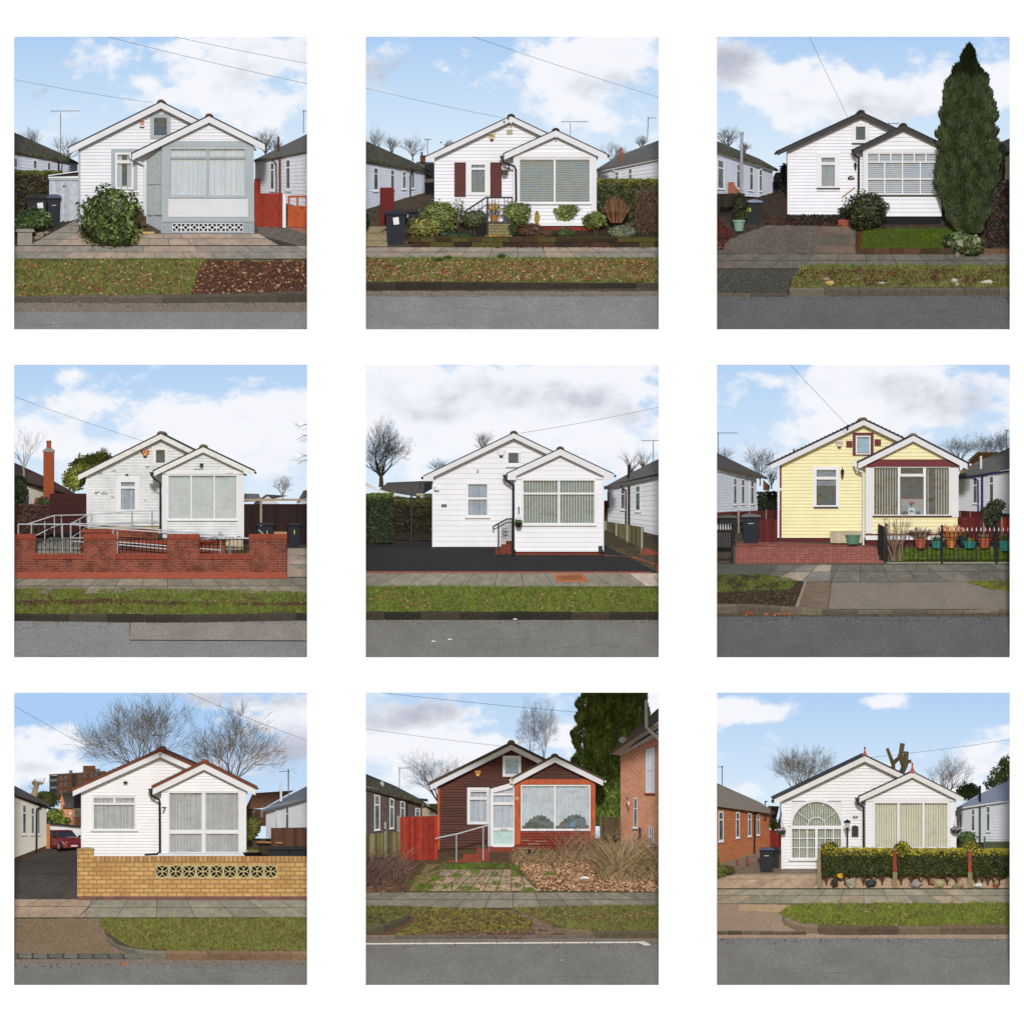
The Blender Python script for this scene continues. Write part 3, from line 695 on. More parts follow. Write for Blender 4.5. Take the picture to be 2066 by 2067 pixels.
def aerial(label,x,yb,yt,bx0,bx1,Y=7.5,n=9,stand=None,yagi_y=None,tilt=0,r=2.4):
 t=thing('tv_aerial',label,'aerial',x,yb,Y,'rooftop television aerials');m=MB();m.tube([(x,yb,Y),(x+tilt,yt,Y)],r,6);m.build('mast',ZINC,t)
 b=MB();by=yagi_y or yt;b.tube([(bx0,by,Y - .03),(bx1,by-2,Y - .03)],1.7,5)
 for k in range(n):
  xx=lerp(bx0+4,bx1-2,k/(n-1));hh=4.5 if k else 9;b.tube([(xx,by-hh,Y - .2),(xx,by+hh,Y+.15)],1.1,4)
 b.build('boom',ZINC,t);return t
def wire(label,pts,sag=8,Y0=2.5,Y1=3.3,r=1.3,m=None):
 b=MB();a,c=pts;out=[]
 for k in range(17):
  t_=k/16;out.append((lerp(a[0],c[0],t_),lerp(a[1],c[1],t_)+sag*4*t_*(1-t_),lerp(Y0,Y1,t_)))
 b.tube(out,r,5);return b.build('telephone_wire',m or WIREM,label=label,cat='wire',exact=True)
WIREM=mat('wire',(.16,.17,.18),.6,.1)
def pot(name,label,x,yt,yb,rt,rb,m,cat='plant pot',Y=None,group=None,rim=True):
 Y=gy(yb) - .03 if Y is None else Y
 t=thing(name,label,cat,x,yb,Y,group);b=MB();h=yb-yt
 prof=[(rb*.9,yb),(rb,yb-2),(lerp(rb,rt,.75),yt+h*.22)]+([(rt,yt+h*.2),(rt*1.04,yt+2),(rt*.98,yt),(rt*.86,yt),(rt*.82,yt+h*.1)] if rim else [(rt,yt),(rt*.9,yt),(rt*.85,yt+h*.1)])
 b.lathe(x,Y,prof,16);b.build('pot',m,t,smooth=False)
 s=MB();s.lathe(x,Y,[(rt*.84,yt+h*.1),(rt*.6,yt+h*.06),(1,yt+h*.05)],12);s.build('soil',mat('soil',px(72,54,42),.95,.3,20),t);return t
def stone(name,label,x,y,rx,ry,col,Y=None,seed=1,group=None,cat='stone'):
 Y=gy(y+ry) - .02 if Y is None else Y
 b=MB();b.blob(x,y,Y,rx,ry,min(rx,ry)*S*.9,seed,.45,col,10,7);return b.build(name,STONE,label=label,cat=cat,group=group)
def fence_boards(mb,x0,y0,x1,y1,Y0,Y1,n,cols,seed=1,y0b=None,y1b=None,th=.03,gap=-.3,jag=0):
 rnd=random.Random(seed);y0b=y0 if y0b is None else y0b;y1b=y1 if y1b is None else y1b
 for k in range(n):
  a,b=k/n,(k+1)/n;c=rnd.choice(cols);j=rnd.uniform(.8,1.15);c=tuple(v*j for v in c);g=gap;dj=rnd.uniform(-jag,jag)
  xa,xb=lerp(x0,x1,a)+g,lerp(x0,x1,b)-g;dY=.03*(k % 2)
  p=[(xa,lerp(y1,y1b,a),lerp(Y0,Y1,a)-dY),(xb,lerp(y1,y1b,b),lerp(Y0,Y1,b)-dY),(xb,lerp(y0,y0b,b)+dj,lerp(Y0,Y1,b)-dY),(xa,lerp(y0,y0b,a)+dj,lerp(Y0,Y1,a)-dY)]
  mb.hexa(p+[(x,y,Y+th) for x,y,Y in p],c)
def fence(label,x0,y0,x1,y1,Y0=None,Y1=None,n=10,cols=None,seed=1,posts=(),pcol=None,cat='fence',name='wooden_fence',y0b=None,y1b=None,jag=0,hor=False,backing=True,group=None,handle=None,label_=None):
 Y0=gy(y1) if Y0 is None else Y0;Y1=Y0 if Y1 is None else Y1
 t=thing(name,label,cat,(x0+x1)/2,y1,(Y0+Y1)/2,group);m=MB()
 if hor:
  rnd=random.Random(seed)
  for k in range(n):
   a,b=k/n,(k+1)/n;c=tuple(v*rnd.uniform(.8,1.2) for v in cols[0]);ya,yb_=lerp(y0,y1,a),lerp(y0,y1,b)
   m.hexa([(x0,yb_,Y0 - .03),(x1,yb_,Y1 - .03),(x1,ya,Y1),(x0,ya,Y0),(x0,yb_,Y0+.02),(x1,yb_,Y1+.02),(x1,ya,Y1+.02),(x0,ya,Y0+.02)],c)
 else: fence_boards(m,x0,y0,x1,y1,Y0,Y1,n,cols,seed,y0b,y1b,jag=jag)
 m.build('panel',TIMBER,t)
 for x,yt,yb,w in posts:
  p=MB();tt=(x-x0)/(x1-x0);YY=lerp(Y0,Y1,tt);p.box(x-w/2,yt,x+w/2,yb,YY - .06,YY+.03,pcol or cols[0]);p.build('post',TIMBER,t)
 if handle: p=MB();p.box(handle[0]-4,handle[1]-8,handle[0]+4,handle[1]+8,Y0 - .07,Y0);p.build('handle',BLKI,t)
 return t
def cr(*a): return [px(*c) for c in a]
SLC=cr((168,150,136),(162,146,132),(146,140,130),(140,136,126),(154,143,131));SLG=cr((134,127,113),(142,134,119),(128,121,109),(146,136,121));SLD=cr((106,104,95),(112,108,99),(101,99,91),(117,108,98))
KRB=cr((104,94,84),(92,84,74),(84,78,70));KRD=cr((66,60,52),(58,54,46),(76,70,60));KRG=cr((120,110,98),(132,118,104),(108,102,92))
ASPH=speck('asphalt',px(134,135,134),px(94,95,95),px(172,172,170),45,px(118,118,116));ASPD=speck('asphalt_dark',px(98,98,100),px(70,70,73),px(130,130,131),45,px(88,88,90));ASPW=speck('asphalt_warm',px(124,123,120),px(88,87,85),px(160,158,154),45,px(108,106,103))
GUTT=speck('gutter_strip',px(128,118,108),px(92,84,76),px(156,144,132),30);TARM=speck('tarmac_black',px(48,48,49),px(34,34,35),px(66,66,66),50,px(42,42,43))
SOIL=mat('verge_soil',px(84,68,48),.95,.35,5,.4,col2=px(104,108,56));BARE=mat('bare_earth',px(58,40,32),.95,.3,10,.5,col2=px(86,60,48));SOILG=mat('lawn_soil',px(72,86,30),.95,.25,8,.3)
ROOFM=mat('mossy_roof',px(74,72,68),.95,.35,9,.6,col2=px(104,100,68),th=(.4,.75));ROOFG=mat('grey_tile_roof',px(112,110,106),.9,.25,9,.5,stretch=(1,1,3));ROOFD=mat('dark_tile_roof',px(92,86,82),.9,.3,9,.5,stretch=(1,1,3))
NW=white('neighbour_white',228,231,238,.05,.5);NWS=white('neighbour_shaded_white',214,222,238,.05,.5)  # second white has the bluish shade of left-hand walls put into it
def base_ground(m=None):return ground_col('ground',[(-170,1948),(2100,1948),(2100,960),(-170,960)],m or mat('ground_earth',px(80,70,56),.95,.3,5,.4),0)
def road(yt,m,gut=None,yg=None):
 ground_col('road',[(-150,1946),(2080,1946),(2080,yt),(-150,yt)],m,.012)
 rnd=random.Random(yt+P.OX);m=MB()
 for k in range(2):
  x,y=rnd.uniform(-50,1500),rnd.uniform(yt+50,1900);p=[]
  for q in range(12): p.append((x,y,gy(y) - .014));x+=rnd.uniform(20,70);y=min(1940,max(yt+10,y+rnd.uniform(-9,9)))
  m.tube(p,[rnd.uniform(.3,.9) for _ in p],4)
 m.build('road_cracks',mat('crack_fill',px(62,60,58),.95,.2),kind='structure',exact=True)
 litter('leaf_litter',[(-100,yt-6),(2050,yt-6),(2050,yt+26),(-100,yt+30)],150,(3,7),cr((120,92,72),(92,72,58),(158,122,92),(74,64,56)),int(yt),label='bits of leaf and grit along the kerb outside the %s bungalow' % P.n)
 if yg: ground_col('gutter',wavy([(-150,yg),(2080,yg),(2080,yt-6),(-150,yt-6)],3,60),gut or GUTT,.02)

# ---------------------------------------------------------------- white wall with nine square openings
P.OX=P.OZ=0
XS=[(29.0,619.8),(738.1,1328.8),(1446.1,2036.8)];YS=[(74.0,664.8),(736.0,1326.8),(1398.0,1988.3)]
def mount():
 mb=MB()
 def X(v):return (v-1033)*K
 def Y_(v):return (v-1033.5)*K
 xs=[-1400]+[v for p in XS for v in p]+[3460];ys=[-1400]+[v for p in YS for v in p]+[3460]
 for i in range(7):
  for j in range(7):
   if i % 2 and j % 2: continue
   mb.poly([(X(xs[i]),Y_(ys[j+1]),0),(X(xs[i+1]),Y_(ys[j+1]),0),(X(xs[i+1]),Y_(ys[j]),0),(X(xs[i]),Y_(ys[j]),0)])
 for x0,x1 in XS:
  for y0,y1 in YS:
   a,b,c,d=X(x0),X(x1),Y_(y0),Y_(y1);t=.04
   for p,q in (((a,c),(b,c)),((b,c),(b,d)),((b,d),(a,d)),((a,d),(a,c))): mb.poly([(p[0],p[1],0),(q[0],q[1],0),(q[0],q[1],t),(p[0],p[1],t)])
 m,t,b,ln=nodes('mount_white');b.inputs['Base Color'].default_value=(.97,.97,.97,1);b.inputs['Roughness'].default_value=.9;b.inputs['Specular IOR Level'].default_value=.1
 mb.build('white_wall',m,ref=0,label='plain white wall with nine square openings that frame the bungalows',cat='wall')
mount()
# ---------------------------------------------------------------- 1: white bungalow with grey trim
def p1():
 panel(25,70);H='grey-trimmed white bungalow'
 sky([(620,130,190,110,.45),(1250,330,460,300,.75),(1650,120,500,200,.7),(90,140,160,110,.35),(500,30,120,60,.35),(1650,520,300,130,.5),(200,330,260,120,.5)],[(150,320,260,160,.9),(1500,230,380,160,.35),(150,120,200,90,.4)])
 base_ground();road(1745,ASPH,None,1800)
 ground_col('path',[(-120,1480),(2080,1480),(2080,1290),(1640,1290),(430,1290),(430,1195),(350,1195),(150,1320),(-120,1330)],mat('path_base',px(62,58,50),.95,.2,6),.006)
 slabs('pavement',[1372,1412,1455],175,cols=SLC,off=60,seed=3,bond=80);slabs('paving_slabs',[1292,1325,1368],150,cols=SLC[:2]+SLC[4:],off=20,seed=5,lims=lambda y: (430+(y-1292)*0,1600+(y-1292)*1.7),bond=40)
 slabs('paving_slabs',[1200,1240,1285,1330,1368],250,cols=SLC,off=-10,seed=6,lims=lambda y: (lerp(420,110,(y-1200)/168),lerp(445,440,(y-1200)/168)))
 ground_col('driveway',[(1600,1300),(1590,1240),(2080,1240),(2080,1400),(1960,1400)],speck('gravelly_drive',px(98,92,84),px(62,58,54),px(140,134,124),30),.008)
 ground_col('driveway',[(1780,1252),(2080,1245),(2080,1360)],brick('drive_bricks',px(176,112,96),px(160,98,84),px(130,110,100),.2,.06),.014)
 vg=[(-120,1458),(1250,1448),(1262,1690),(-120,1700)];ground_col('verge',wavy([(-120,1462),(2080,1462),(2080,1690),(-120,1700)],4),SOIL,.014)
 bare=[(1240,1470),(2080,1460),(2080,1690),(1150,1690),(1200,1560)];ground_col('bare_verge',wavy(bare,12),BARE,.02)
 grass('grass',[(-120,1462),(1290,1455),(1200,1560),(1160,1700),(-120,1705)],15000,seed=11,label='grassy verge in front of the grey-trimmed bungalow')
 litter('leaf_litter',[(-120,1470),(2080,1470),(2080,1700),(-120,1700)],1700,seed=12,label='dead leaves on the verge of the grey-trimmed bungalow')
 litter('leaf_litter',bare,1700,(3,8),cr((96,62,48),(70,46,38),(120,84,64),(150,110,84)),13,label='dark bark and leaf crumbs on the bare end of the verge')
 litter('leaf_litter',[(-120,1725),(2080,1700),(2080,1760),(-120,1765)],110,(4,8),seed=14,label='fallen leaves in the gutter outside the grey-trimmed bungalow')
 kerb([(-120,1702,1738),(1000,1690,1742),(2080,1662,1735)],6,KRB,seed=8,jig=6)
 CL=white('cladding_grey_house',226,229,236,.05)
 h=house('white weatherboard bungalow with grey trim, grey corner posts and a white breeze-block plinth',CL,21.5,(966,438),(370,733),40,432,1530,1236,(1279,530),(781,774),(1640,712),42,972,1570,1216,holes=[(668,765,786,1003),(915,535,1008,660)],pholes=[(1022,737,1518,1050)],cap=mat('ridge_brown',px(120,78,62),.8,.2),plinth=None,plh=(6,72),ptop=735)
 Ym,Yp=h['Ym'],h['Yp']
 board(h,'corner_board',GR,428,735,442,1238,Ym,.04)
 win(h,668,765,786,1003,Ym,trim=(GR,26,4),hb=[(826,678,776)],bar=16,cur=('drape',NET,.36),gl=GL,seed=2,inner=[(676,772,778,820,6)])
 win(h,915,533,1008,662,Ym,fm=GR,fw=5,trim=(GR,20,10),gl=GLM,cur=None)
 win(h,1018,735,1522,1052,Yp,fm=GR,fw=8,vb=[1270],hb=[800],bar=10,cur=('net',NET),sill=(GR,10,4),per=26,gl=GL,inner=[(1026,740,1262,796,4),(1280,740,1516,796,4)])
 board(h,'frieze_board',GR,974,690,1570,729,Yp,.05)
 for a,b in ((974,1020),(1522,1568)): board(h,'corner_post',GR,a,730,b,1215,Yp,.045)
 for a,b in ((1013,1268),(1272,1531)):
  m=MB();clad(m,None,a,b,1062,1180,13,Yp - .05,t=.012);m.box(a,1180,b,1184,Yp - .06,Yp);m.box(a,1060,b,1062,Yp - .06,Yp);m.build('apron_panel',white('apron_white',226,228,232,.05,.6),h)
 board(h,'base_board',GR,974,1186,1572,1216,Yp,.06)
 m=MB();m.box(966,1218,1040,1290,Yp - .03,Yp+.2);m.box(1500,1218,1572,1290,Yp - .03,Yp+.2);m.box(1040,1279,1500,1290,Yp - .03,Yp+.2);m.box(1040,1218,1500,1226,Yp - .03,Yp+.2)
 m.build('plinth',brick('grey_painted_brick',px(170,180,188),px(160,170,178),px(150,158,166),.26,.085),h)
 d=MB();d.box(1036,1224,1504,1284,Yp+.1,Yp+.12);d.build('vent_shade',VOID,h)  # dark board painted as the shade behind the breeze blocks
 for k in range(8):
  m=MB();x0=1040+k*57.5;frame(m,x0+.5,1226,x0+57,1279,3.5,Yp - .04,Yp+.06)
  for c in ((x0,1226,0),(x0+57,1226,90),(x0+57,1279,180),(x0,1279,270)):
   pts=[(c[0]+28*math.cos(R(c[2]+a)),c[1]+26*math.sin(R(c[2]+a)),Yp - .01) for a in range(0,91,15)];m.tube(pts,4.0,5)
  m.build('breeze_block',WH2,h)
 # reeded glass side screen of the bay
 s=MB();s.hexa([(876,1270,Ym - .02),(970,1272,Yp+.05),(970,1180,Yp+.05),(876,1180,Ym - .02),(876,1270,Ym),(970,1272,Yp+.1),(970,1180,Yp+.1),(876,1180,Ym)]);s.build('dado_wall',GR,h)
 s=MB();s.hexa([(876,1164,Ym - .03),(966,1164,Yp+.04),(966,742,Yp+.04),(876,800,Ym - .03),(876,1164,Ym),(966,1164,Yp+.08),(966,742,Yp+.08),(876,800,Ym)]);s.build('obscured_glass',mat('reeded_glass',px(172,182,180),.25,.3,26,.8),h)
 s=MB()
 for y in (970,1170): s.tube([(874,y,Ym - .05),(970,y,Yp+.03)],5,4)
 for x,Y in ((876,Ym - .05),(969,Yp+.02)): s.tube([(x,760 if x>900 else 800,Y),(x,1174,Y)],4,4)
 s.build('screen_frame',GR,h)
 pipe(h,'downpipe',WH2,[(774,790),(790,812),(856,842),(859,868),(859,1200)],Yp+.12,6.5,hopper=(774,792))
 a=alarm(h,'rect',842,572,36,50,Ym,'ARC',WH2,None,mat('alarm_red_cream',px(206,150,130),.5,.25,60));m=MB();m.box(828,597,857,603,Ym - .06,Ym);m.build('strobe',BLK,a)
 m=MB();m.box(976,494,990,508,Ym - .07,Ym);m.tube([(955,470,Ym - .03),(942,490,Ym - .03),(960,505,Ym - .03),(978,502,Ym - .03)],1.6,4);m.build('junction_box',WH,h)
 pipe(h,'gutter',WH2,[(366,742,Ym - .2),(366,746,Ym+1.5)],Ym,8)
 m=MB()
 for k,(x0,w,y0,c) in enumerate([(782,66,1264,0),(848,76,1280,0)]): m.box(x0,y0,x0+w,y0+13,gy(1280) - .12,gy(1280)+.15)
 m.build('door_step',mat('yellow_slab',px(205,178,112),.8,.1,5),h);m=MB();m.box(812,1178,872,1204,Ym - .25,Ym);m.box(812,1206,872,1240,Ym - .32,Ym);m.build('entrance_step',mat('step_brown',px(92,74,58),.8,.2),h)
 # garage door gate at the left
 g=thing('side_garage','narrow white boarded garage numbered 49 beside the grey-trimmed bungalow','garage',335,1245,gy(1230))
 Yg=gy(1210);m=MB();fence_boards(m,240,945,424,1250,Yg,Yg,13,[px(188,196,206)],3,y1b=1196);m.build('door',TIMBER,g)
 m=MB();m.box(238,934,428,946,Yg - .06,Yg+.1);m.box(424,930,432,1200,Yg - .05,Yg+.1);m.build('door_frame',GR,g)
 m=MB();m.prism([(236,916),(430,890),(430,918),(236,922)],Yg,Yg+.9);m.build('roof',SLATE,g);m=MB();m.prism([(234,912),(430,885),(430,891),(234,918)],Yg - .1,Yg - .05);m.prism([(234,923),(430,919),(430,932),(234,932)],Yg - .08,Yg+.05);m.build('fascia',WH2,g)
 text(g,'49',338,984,17,Yg - .03,BLK,'house_number',bold=.002)
 m=MB();m.box(238,1000,424,1240,Yg+.1,Yg+.12);m.build('back_board',DARK,g)
 hedge('clipped_hedge','long clipped hedge with brown flanks behind the wheelie bins and garage',-60,890,320,1300,gy(1190)+.5,.8,3600,10,cr((74,62,36),(60,58,32),(84,70,44),(50,52,30)),4,cr((104,112,48),(88,98,42)))
 wheelie_bin('black wheelie bin with a raised lid behind the small shrub, 49 garage',88,232,1035,1262,CHAR,Y=gy(1255),sticker=(162,1094,38,50,4),mark=False)
 wheelie_bin('navy wheelie bin with a blue lid next to the number 49 garage door',226,318,1035,1258,NAVY,mat('blue_lid',px(64,74,112),.4,.1),Y=gy(1262))
 bush('round_shrub','big dense round laurel shrub in front of the grey-trimmed bungalow','shrub',[(640,1150,190,165),(600,1250,165,120),(690,1270,140,110)],3600,17,cr((86,104,48),(66,84,38),(112,128,68),(50,66,32),(130,142,88)),1388,seed=4,flat=.5)
 bush('young_rhododendron','small pinkish shrub tucked at the right of the big round laurel','shrub',[(800,1150,55,70),(780,1230,50,50)],420,13,cr((120,128,72),(96,108,54),(160,110,100)),1262,seed=6,Y=gy(1300),core=.6)
 bush('low_shrub','low glossy green shrub in front of the two wheelie bins','shrub',[(140,1195,130,75),(70,1230,90,60)],1300,13,cr((70,92,46),(52,72,34),(96,116,62)),1290,seed=7,Y=gy(1300) - .1)
 hedge('clipped_hedge','dark straggly hedge at the left edge above the stone pier',-60,980,36,1340,gy(1300),.5,500,11,cr((60,62,36),(70,56,40)),9)
 pr=thing('stone_pier','short mossy concrete pier with a square cap beside the path','pier',80,1370);Yq=gy(1365);m=MB();m.box(34,1282,130,1368,Yq - .05,Yq+.35);m.build('pier_body',CONC,pr);m=MB();m.prism([(20,1282),(30,1262),(140,1262),(148,1282)],Yq - .1,Yq+.4);m.build('cap',CONC,pr)
 for k,(x,y,rx,ry) in enumerate([(185,1300,28,16),(160,1322,22,13),(222,1288,18,12)]): stone('rockery_stone',['pale rockery stone, largest of three beside the concrete pier','pinkish rockery stone touching the concrete pier','small rockery stone nearest the navy bin'][k],x,y,rx,ry,px(150,134,118),seed=k)
 stone('grey_boulder','grey boulder at the right foot of the big round laurel',788,1335,28,20,px(74,66,60),seed=4);stone('flat_stone','brown flat stone under the edge of the round laurel',775,1362,34,11,px(96,84,74),seed=5)
 nb,w=neighbour('white neighbour bungalow with a mossy roof, left of the grey-trimmed bungalow',(-60,762,1180,4.4),(420,836,1080,5.9),NWS,18,[(-60,742,4.2),(425,826,5.7),(300,760,6.2),(215,722,6.8),(60,655,7),(-60,598,7)],ROOFM,[(8,40,.06,.7),(136,164,.05,.7),(228,250,.05,.7)],[('downpipe',BLK,[(300,.0,.12),(300,.3,.07),(302,1,.05)],6),('downpipe',BLK,[(322,.05,.14),(320,.2,.08),(312,1,.05)],3)],gut=BLK)
 nb,w=neighbour('white neighbour bungalow with a rusty flue, right of the grey-trimmed bungalow',(1990,752,1265,4.3),(1575,822,1150,5.6),NW,19,[(1990,735,4.1),(1566,812,5.4),(1640,772,6),(1914,633,6.8),(1990,595,7)],ROOFG,[(1700,1674,.06,.55),(1806,1776,.05,.53)],[('downpipe',RUST,[(1678,-.02,.13),(1700,.06,.1),(1712,.1,.07),(1716,.85,.05)],5),('flue_pipe',RUST,[(1736,0,.1),(1738,.9,.08)],8)],gut=RUST)
 m=MB();m.tube([(1727,770,5.4),(1727,660,5.4)],7,8);m.build('flue_pipe',RUST,nb)
 YA=gy(1255);RG=cr((160,60,42),(148,54,40))
 fence('red boarded gate between the grey-trimmed bungalow and its neighbour',1574,1030,1756,1252,YA+.05,YA,6,RG,4,cat='gate',name='red_gate',handle=(1715,1108),posts=[(1750,1028,1254,12)])
 g=thing('red_gate','red gate with small openings and number 47 at the right edge','gate',1850,1250,YA - .02);m=MB();rc=px(184,86,48);m.box(1790,1112,1990,1250,YA - .03,YA,rc)
 m.box(1790,1045,1990,1058,YA - .04,YA,rc)
 for x in (1790,1846,1905,1965): m.box(x,1045,x+12,1250,YA - .035,YA+.005,rc)
 m.build('panel',TIMBER,g);text(g,'47',1880,1126,16,YA - .04,BLK,'house_number')
 p_=MB();p_.box(1756,1034,1776,1254,YA - .08,YA+.04);p_.build('white_gatepost',WH,label='white square gatepost between two red gates',cat='post')
 fence('narrow red fence panel rising behind the red gate',1572,935,1612,1036,5.3,None,2,RG,4,name='red_fence')
 aerial('tall television aerial on a thin mast left of the grey-trimmed bungalow',315,890,508,250,438,6.5,12,yagi_y=497)
 aerial('television aerial seen end-on at the right edge, roof of the flue neighbour',1891,640,492,1886,1912,7,4,yagi_y=498)
 bare_tree('bare tree behind the mossy neighbour roof, left edge by the aerial',130,760,595,.95,1,8.6,thick=6,levels=5);bare_tree('bare tree between the aerial mast and the grey-trimmed bungalow',350,860,640,.95,2,8.8,thick=7)
 bare_tree('bare tree rising behind the roof gap right of the grey-trimmed bungalow',1645,800,606,.9,3,8.8,thick=7);bare_tree('small bare tree beside the rusty flue',1720,800,672,.8,4,9,thick=5)
 wire('dark telephone wire crossing the top right corner, grey-trimmed bungalow',[(1030,8),(1930,190)],4);wire('upper telephone wire from top centre to the right edge, grey-trimmed bungalow',[(600,8),(1930,322)],8);wire('telephone wire from the left edge to the gable of the grey-trimmed bungalow',[(0,288),(915,442)],8)
# ---------------------------------------------------------------- 2: bungalow with dark red shutters
def p2():
 panel(735,70)
 sky([(130,180,200,140,.4),(680,100,110,100,.35),(560,260,90,60,.4),(1300,300,480,260,.75),(1650,120,450,200,.7),(1650,560,250,100,.4),(470,190,80,60,.3),(200,370,220,70,.4)],[(150,230,260,180,.8),(1600,300,380,200,.4)])
 base_ground();road(1672,ASPH,None,1700);ground_col('path',[(-120,1480),(2080,1480),(2080,1360),(280,1360),(140,1230),(0,1280),(-120,1320)],mat('path_base2',px(72,66,54),.95,.2,6),.006)
 slabs('pavement',[1380,1412,1450],168,cols=SLC,off=30,seed=13,bond=0,gap=4);slabs('paving_slabs',[1245,1290,1335,1376],240,cols=[px(150,138,104),px(138,128,98)],seed=9,lims=lambda y: (-100,lerp(160,150,(y-1245)/130)))
 ground_col('flower_bed',[(280,1330),(2080,1330),(2080,1240),(400,1225),(240,1300)],mat('bed_soil',px(54,44,34),.95,.3,10,.5),.01)
 vp=[(-120,1445),(2080,1448),(2080,1612),(-120,1612)];ground_col('verge',wavy(vp,4),SOIL,.014)
 grass('grass',vp,11000,seed=21,label='leaf-strewn grassy verge outside the shuttered bungalow');litter('leaf_litter',[(-120,1462),(2080,1462),(2080,1600),(-120,1600)],3600,(5,12),seed=22,label='thick brown leaves on the verge outside the shuttered bungalow')
 for k,(x,y) in enumerate([(490,1475),(545,1460),(890,1450)]):
  m=MB();rnd=random.Random(k)
  for _ in range(150):
   a=rnd.uniform(-1.1,1.1);l=rnd.uniform(22,42);x0=x+rnd.uniform(-14,14);m.poly([(x0-1.5,y,gy(y) - .03),(x0+1.5,y,gy(y) - .03),(x0+math.sin(a)*l,y-math.cos(a)*l,gy(y) - .05-rnd.random()*.1)],px(78,116,44))
  m.build('grass_tuft',GRASS,label=['largest green grass tuft at the edge of the pavement','grass tuft just right of the largest one','bluish grass tuft alone below the pavement joint'][k],cat='grass tuft')
 kerb([(-120,1605,1658),(2080,1612,1640)],7,KRD,seed=4);litter('leaf_litter',[(530,1366),(2080,1362),(2080,1384),(530,1386)],260,(4,9),cr((110,60,50),(90,52,42),(140,84,66)),25,label='reddish leaves along the foot of the low garden wall')
 w=MB();Yw=gy(1378);rnd=random.Random(3)
 for r,(y0,y1) in enumerate([(1318,1346),(1348,1384)]):
  x=285+(r % 2)*20
  while x<2050:l=rnd.uniform(70,130);c=px(*rnd.choice([(62,46,34),(74,54,38),(50,42,30),(84,78,40)]));w.box(x,y0,x+l-2,y1,Yw - .04+.01*r,Yw+.22,c);x+=l
 w.box(280,1312,2050,1320,Yw - .05,Yw+.23,px(70,66,34));w.build('garden_wall',STONE,label='low mossy brown wall in front of the flower bed, shuttered bungalow',cat='wall')
 CL=white('cladding_shutter_house',232,234,242,.04)
 h=house('white weatherboard bungalow with dark red shutters and a wide bay with grey slatted blinds',CL,22,(953,530),(397,795),34,455,1480,1215,(1243,622),(908,774),(1577,780),40,968,1508,1222,holes=[(684,832,795,1040)],pholes=[(1008,805,1466,1092)],cap=SLATE,plinth=mat('red_plinth',px(132,46,40),.8,.15),plh=(50,60),ptop=800,rt=7,ppitch=24)
 Ym,Yp=h['Ym'],h['Yp'];SH=mat('shutter_red',px(92,36,34),.6,.18,4,stretch=(1,1,6))
 win(h,684,832,795,1040,Ym,trim=(WH,22,4),hb=[870],bar=12,cur=('net',NETD),seed=3)
 lt=MB()
 for k in range(-8,16):
  for s in (1,-1):
   p=[];
   for q in range(2):
    x=692+(0 if q==0 else 95);y=880+k*16+(0 if (q==0)==(s==1) else 110);p.append((x,y))
   (xa,ya),(xb,yb_)=p
   def cl(x_,y_):return x_,y_
   if max(ya,yb_)<876 or min(ya,yb_)>1032: continue
   f=lambda Yv: xa+(xb-xa)*(Yv-ya)/(yb_-ya)
   if ya<876: xa,ya=f(876),876
   if yb_<876: xb,yb_=f(876),876
   if ya>1032: xa,ya=f(1032),1032
   if yb_>1032: xb,yb_=f(1032),1032
   lt.tube([(xa,ya,Ym - .01),(xb,yb_,Ym - .01)],1.1,3)
 lt.build('lead_lattice',mat('lead',px(110,112,114),.5),[c for c in h.children if c.name.startswith('window')][0])
 for a in (585,818):
  s=MB();frame(s,a,828,a+74,1050,8,Ym - .07,Ym);s.box(a+4,832,a+70,1046,Ym - .04,Ym)
  for k in range(17): y=838+k*12.2;s.hexa([(a+8,y+11,Ym - .065),(a+66,y+11,Ym - .065),(a+66,y,Ym - .045),(a+8,y,Ym - .045),(a+8,y+11,Ym),(a+66,y+11,Ym),(a+66,y,Ym),(a+8,y,Ym)])
  s.build('shutter',SH,h)
 win(h,1002,800,1470,1094,Yp,fm=WH2,fw=8,vb=[1236],bar=12,cur=('hblind',mat('grey_slats',px(150,160,152),.6,.1),11.5),sill=(WH2,9,8),gl=GL)
 board(h,'frieze_board',WH,968,762,1508,797,Yp,.035)
 for a,b in ((968,1002),(1470,1508)): board(h,'corner_post',WHB,a,797,b,1222,Yp,.03)
 board(h,'base_board',WH2,968,1218,1508,1242,Yp,.05)
 pipe(h,'downpipe',BLK,[(896,800),(905,830),(975,856),(984,878),(986,1084)],Yp - .05,7,hopper=(896,802));pipe(h,'gutter',BLK,[(1584,786,Yp - .2),(1584,788,Yp+.8)],Yp,8)
 m=MB();m.prism([(890,878),(936,878),(928,904),(900,907)],Ym - .35,Ym - .1);m.tube([(893,878,Ym - .2),(930,850,Ym - .1),(936,878,Ym - .2)],1.3,4);m.tube([(938,850,Ym - .05),(942,872,Ym - .2)],4,6);m.build('hanging_basket',BLKI,label='black hanging basket on a bracket beside the right shutter',cat='hanging basket')
 alarm(h,'shield',828,663,48,50,Ym,'ARC',WH2,mat('strobe_red',px(120,30,30),.3),mat('cream_face',px(206,186,120),.5,.2,60))
 b=MB();b.box(924,614,962,648,Ym - .03,Ym);b.build('vent',mat('cream_vent',px(178,172,150),.8,.1),h)
 for x,y in ((908,565),(935,545)): b=MB();b.tube([(x,y,Ym - .34),(x,y,Ym - .26)],6,8);b.build('cable_clip',BLK,h)
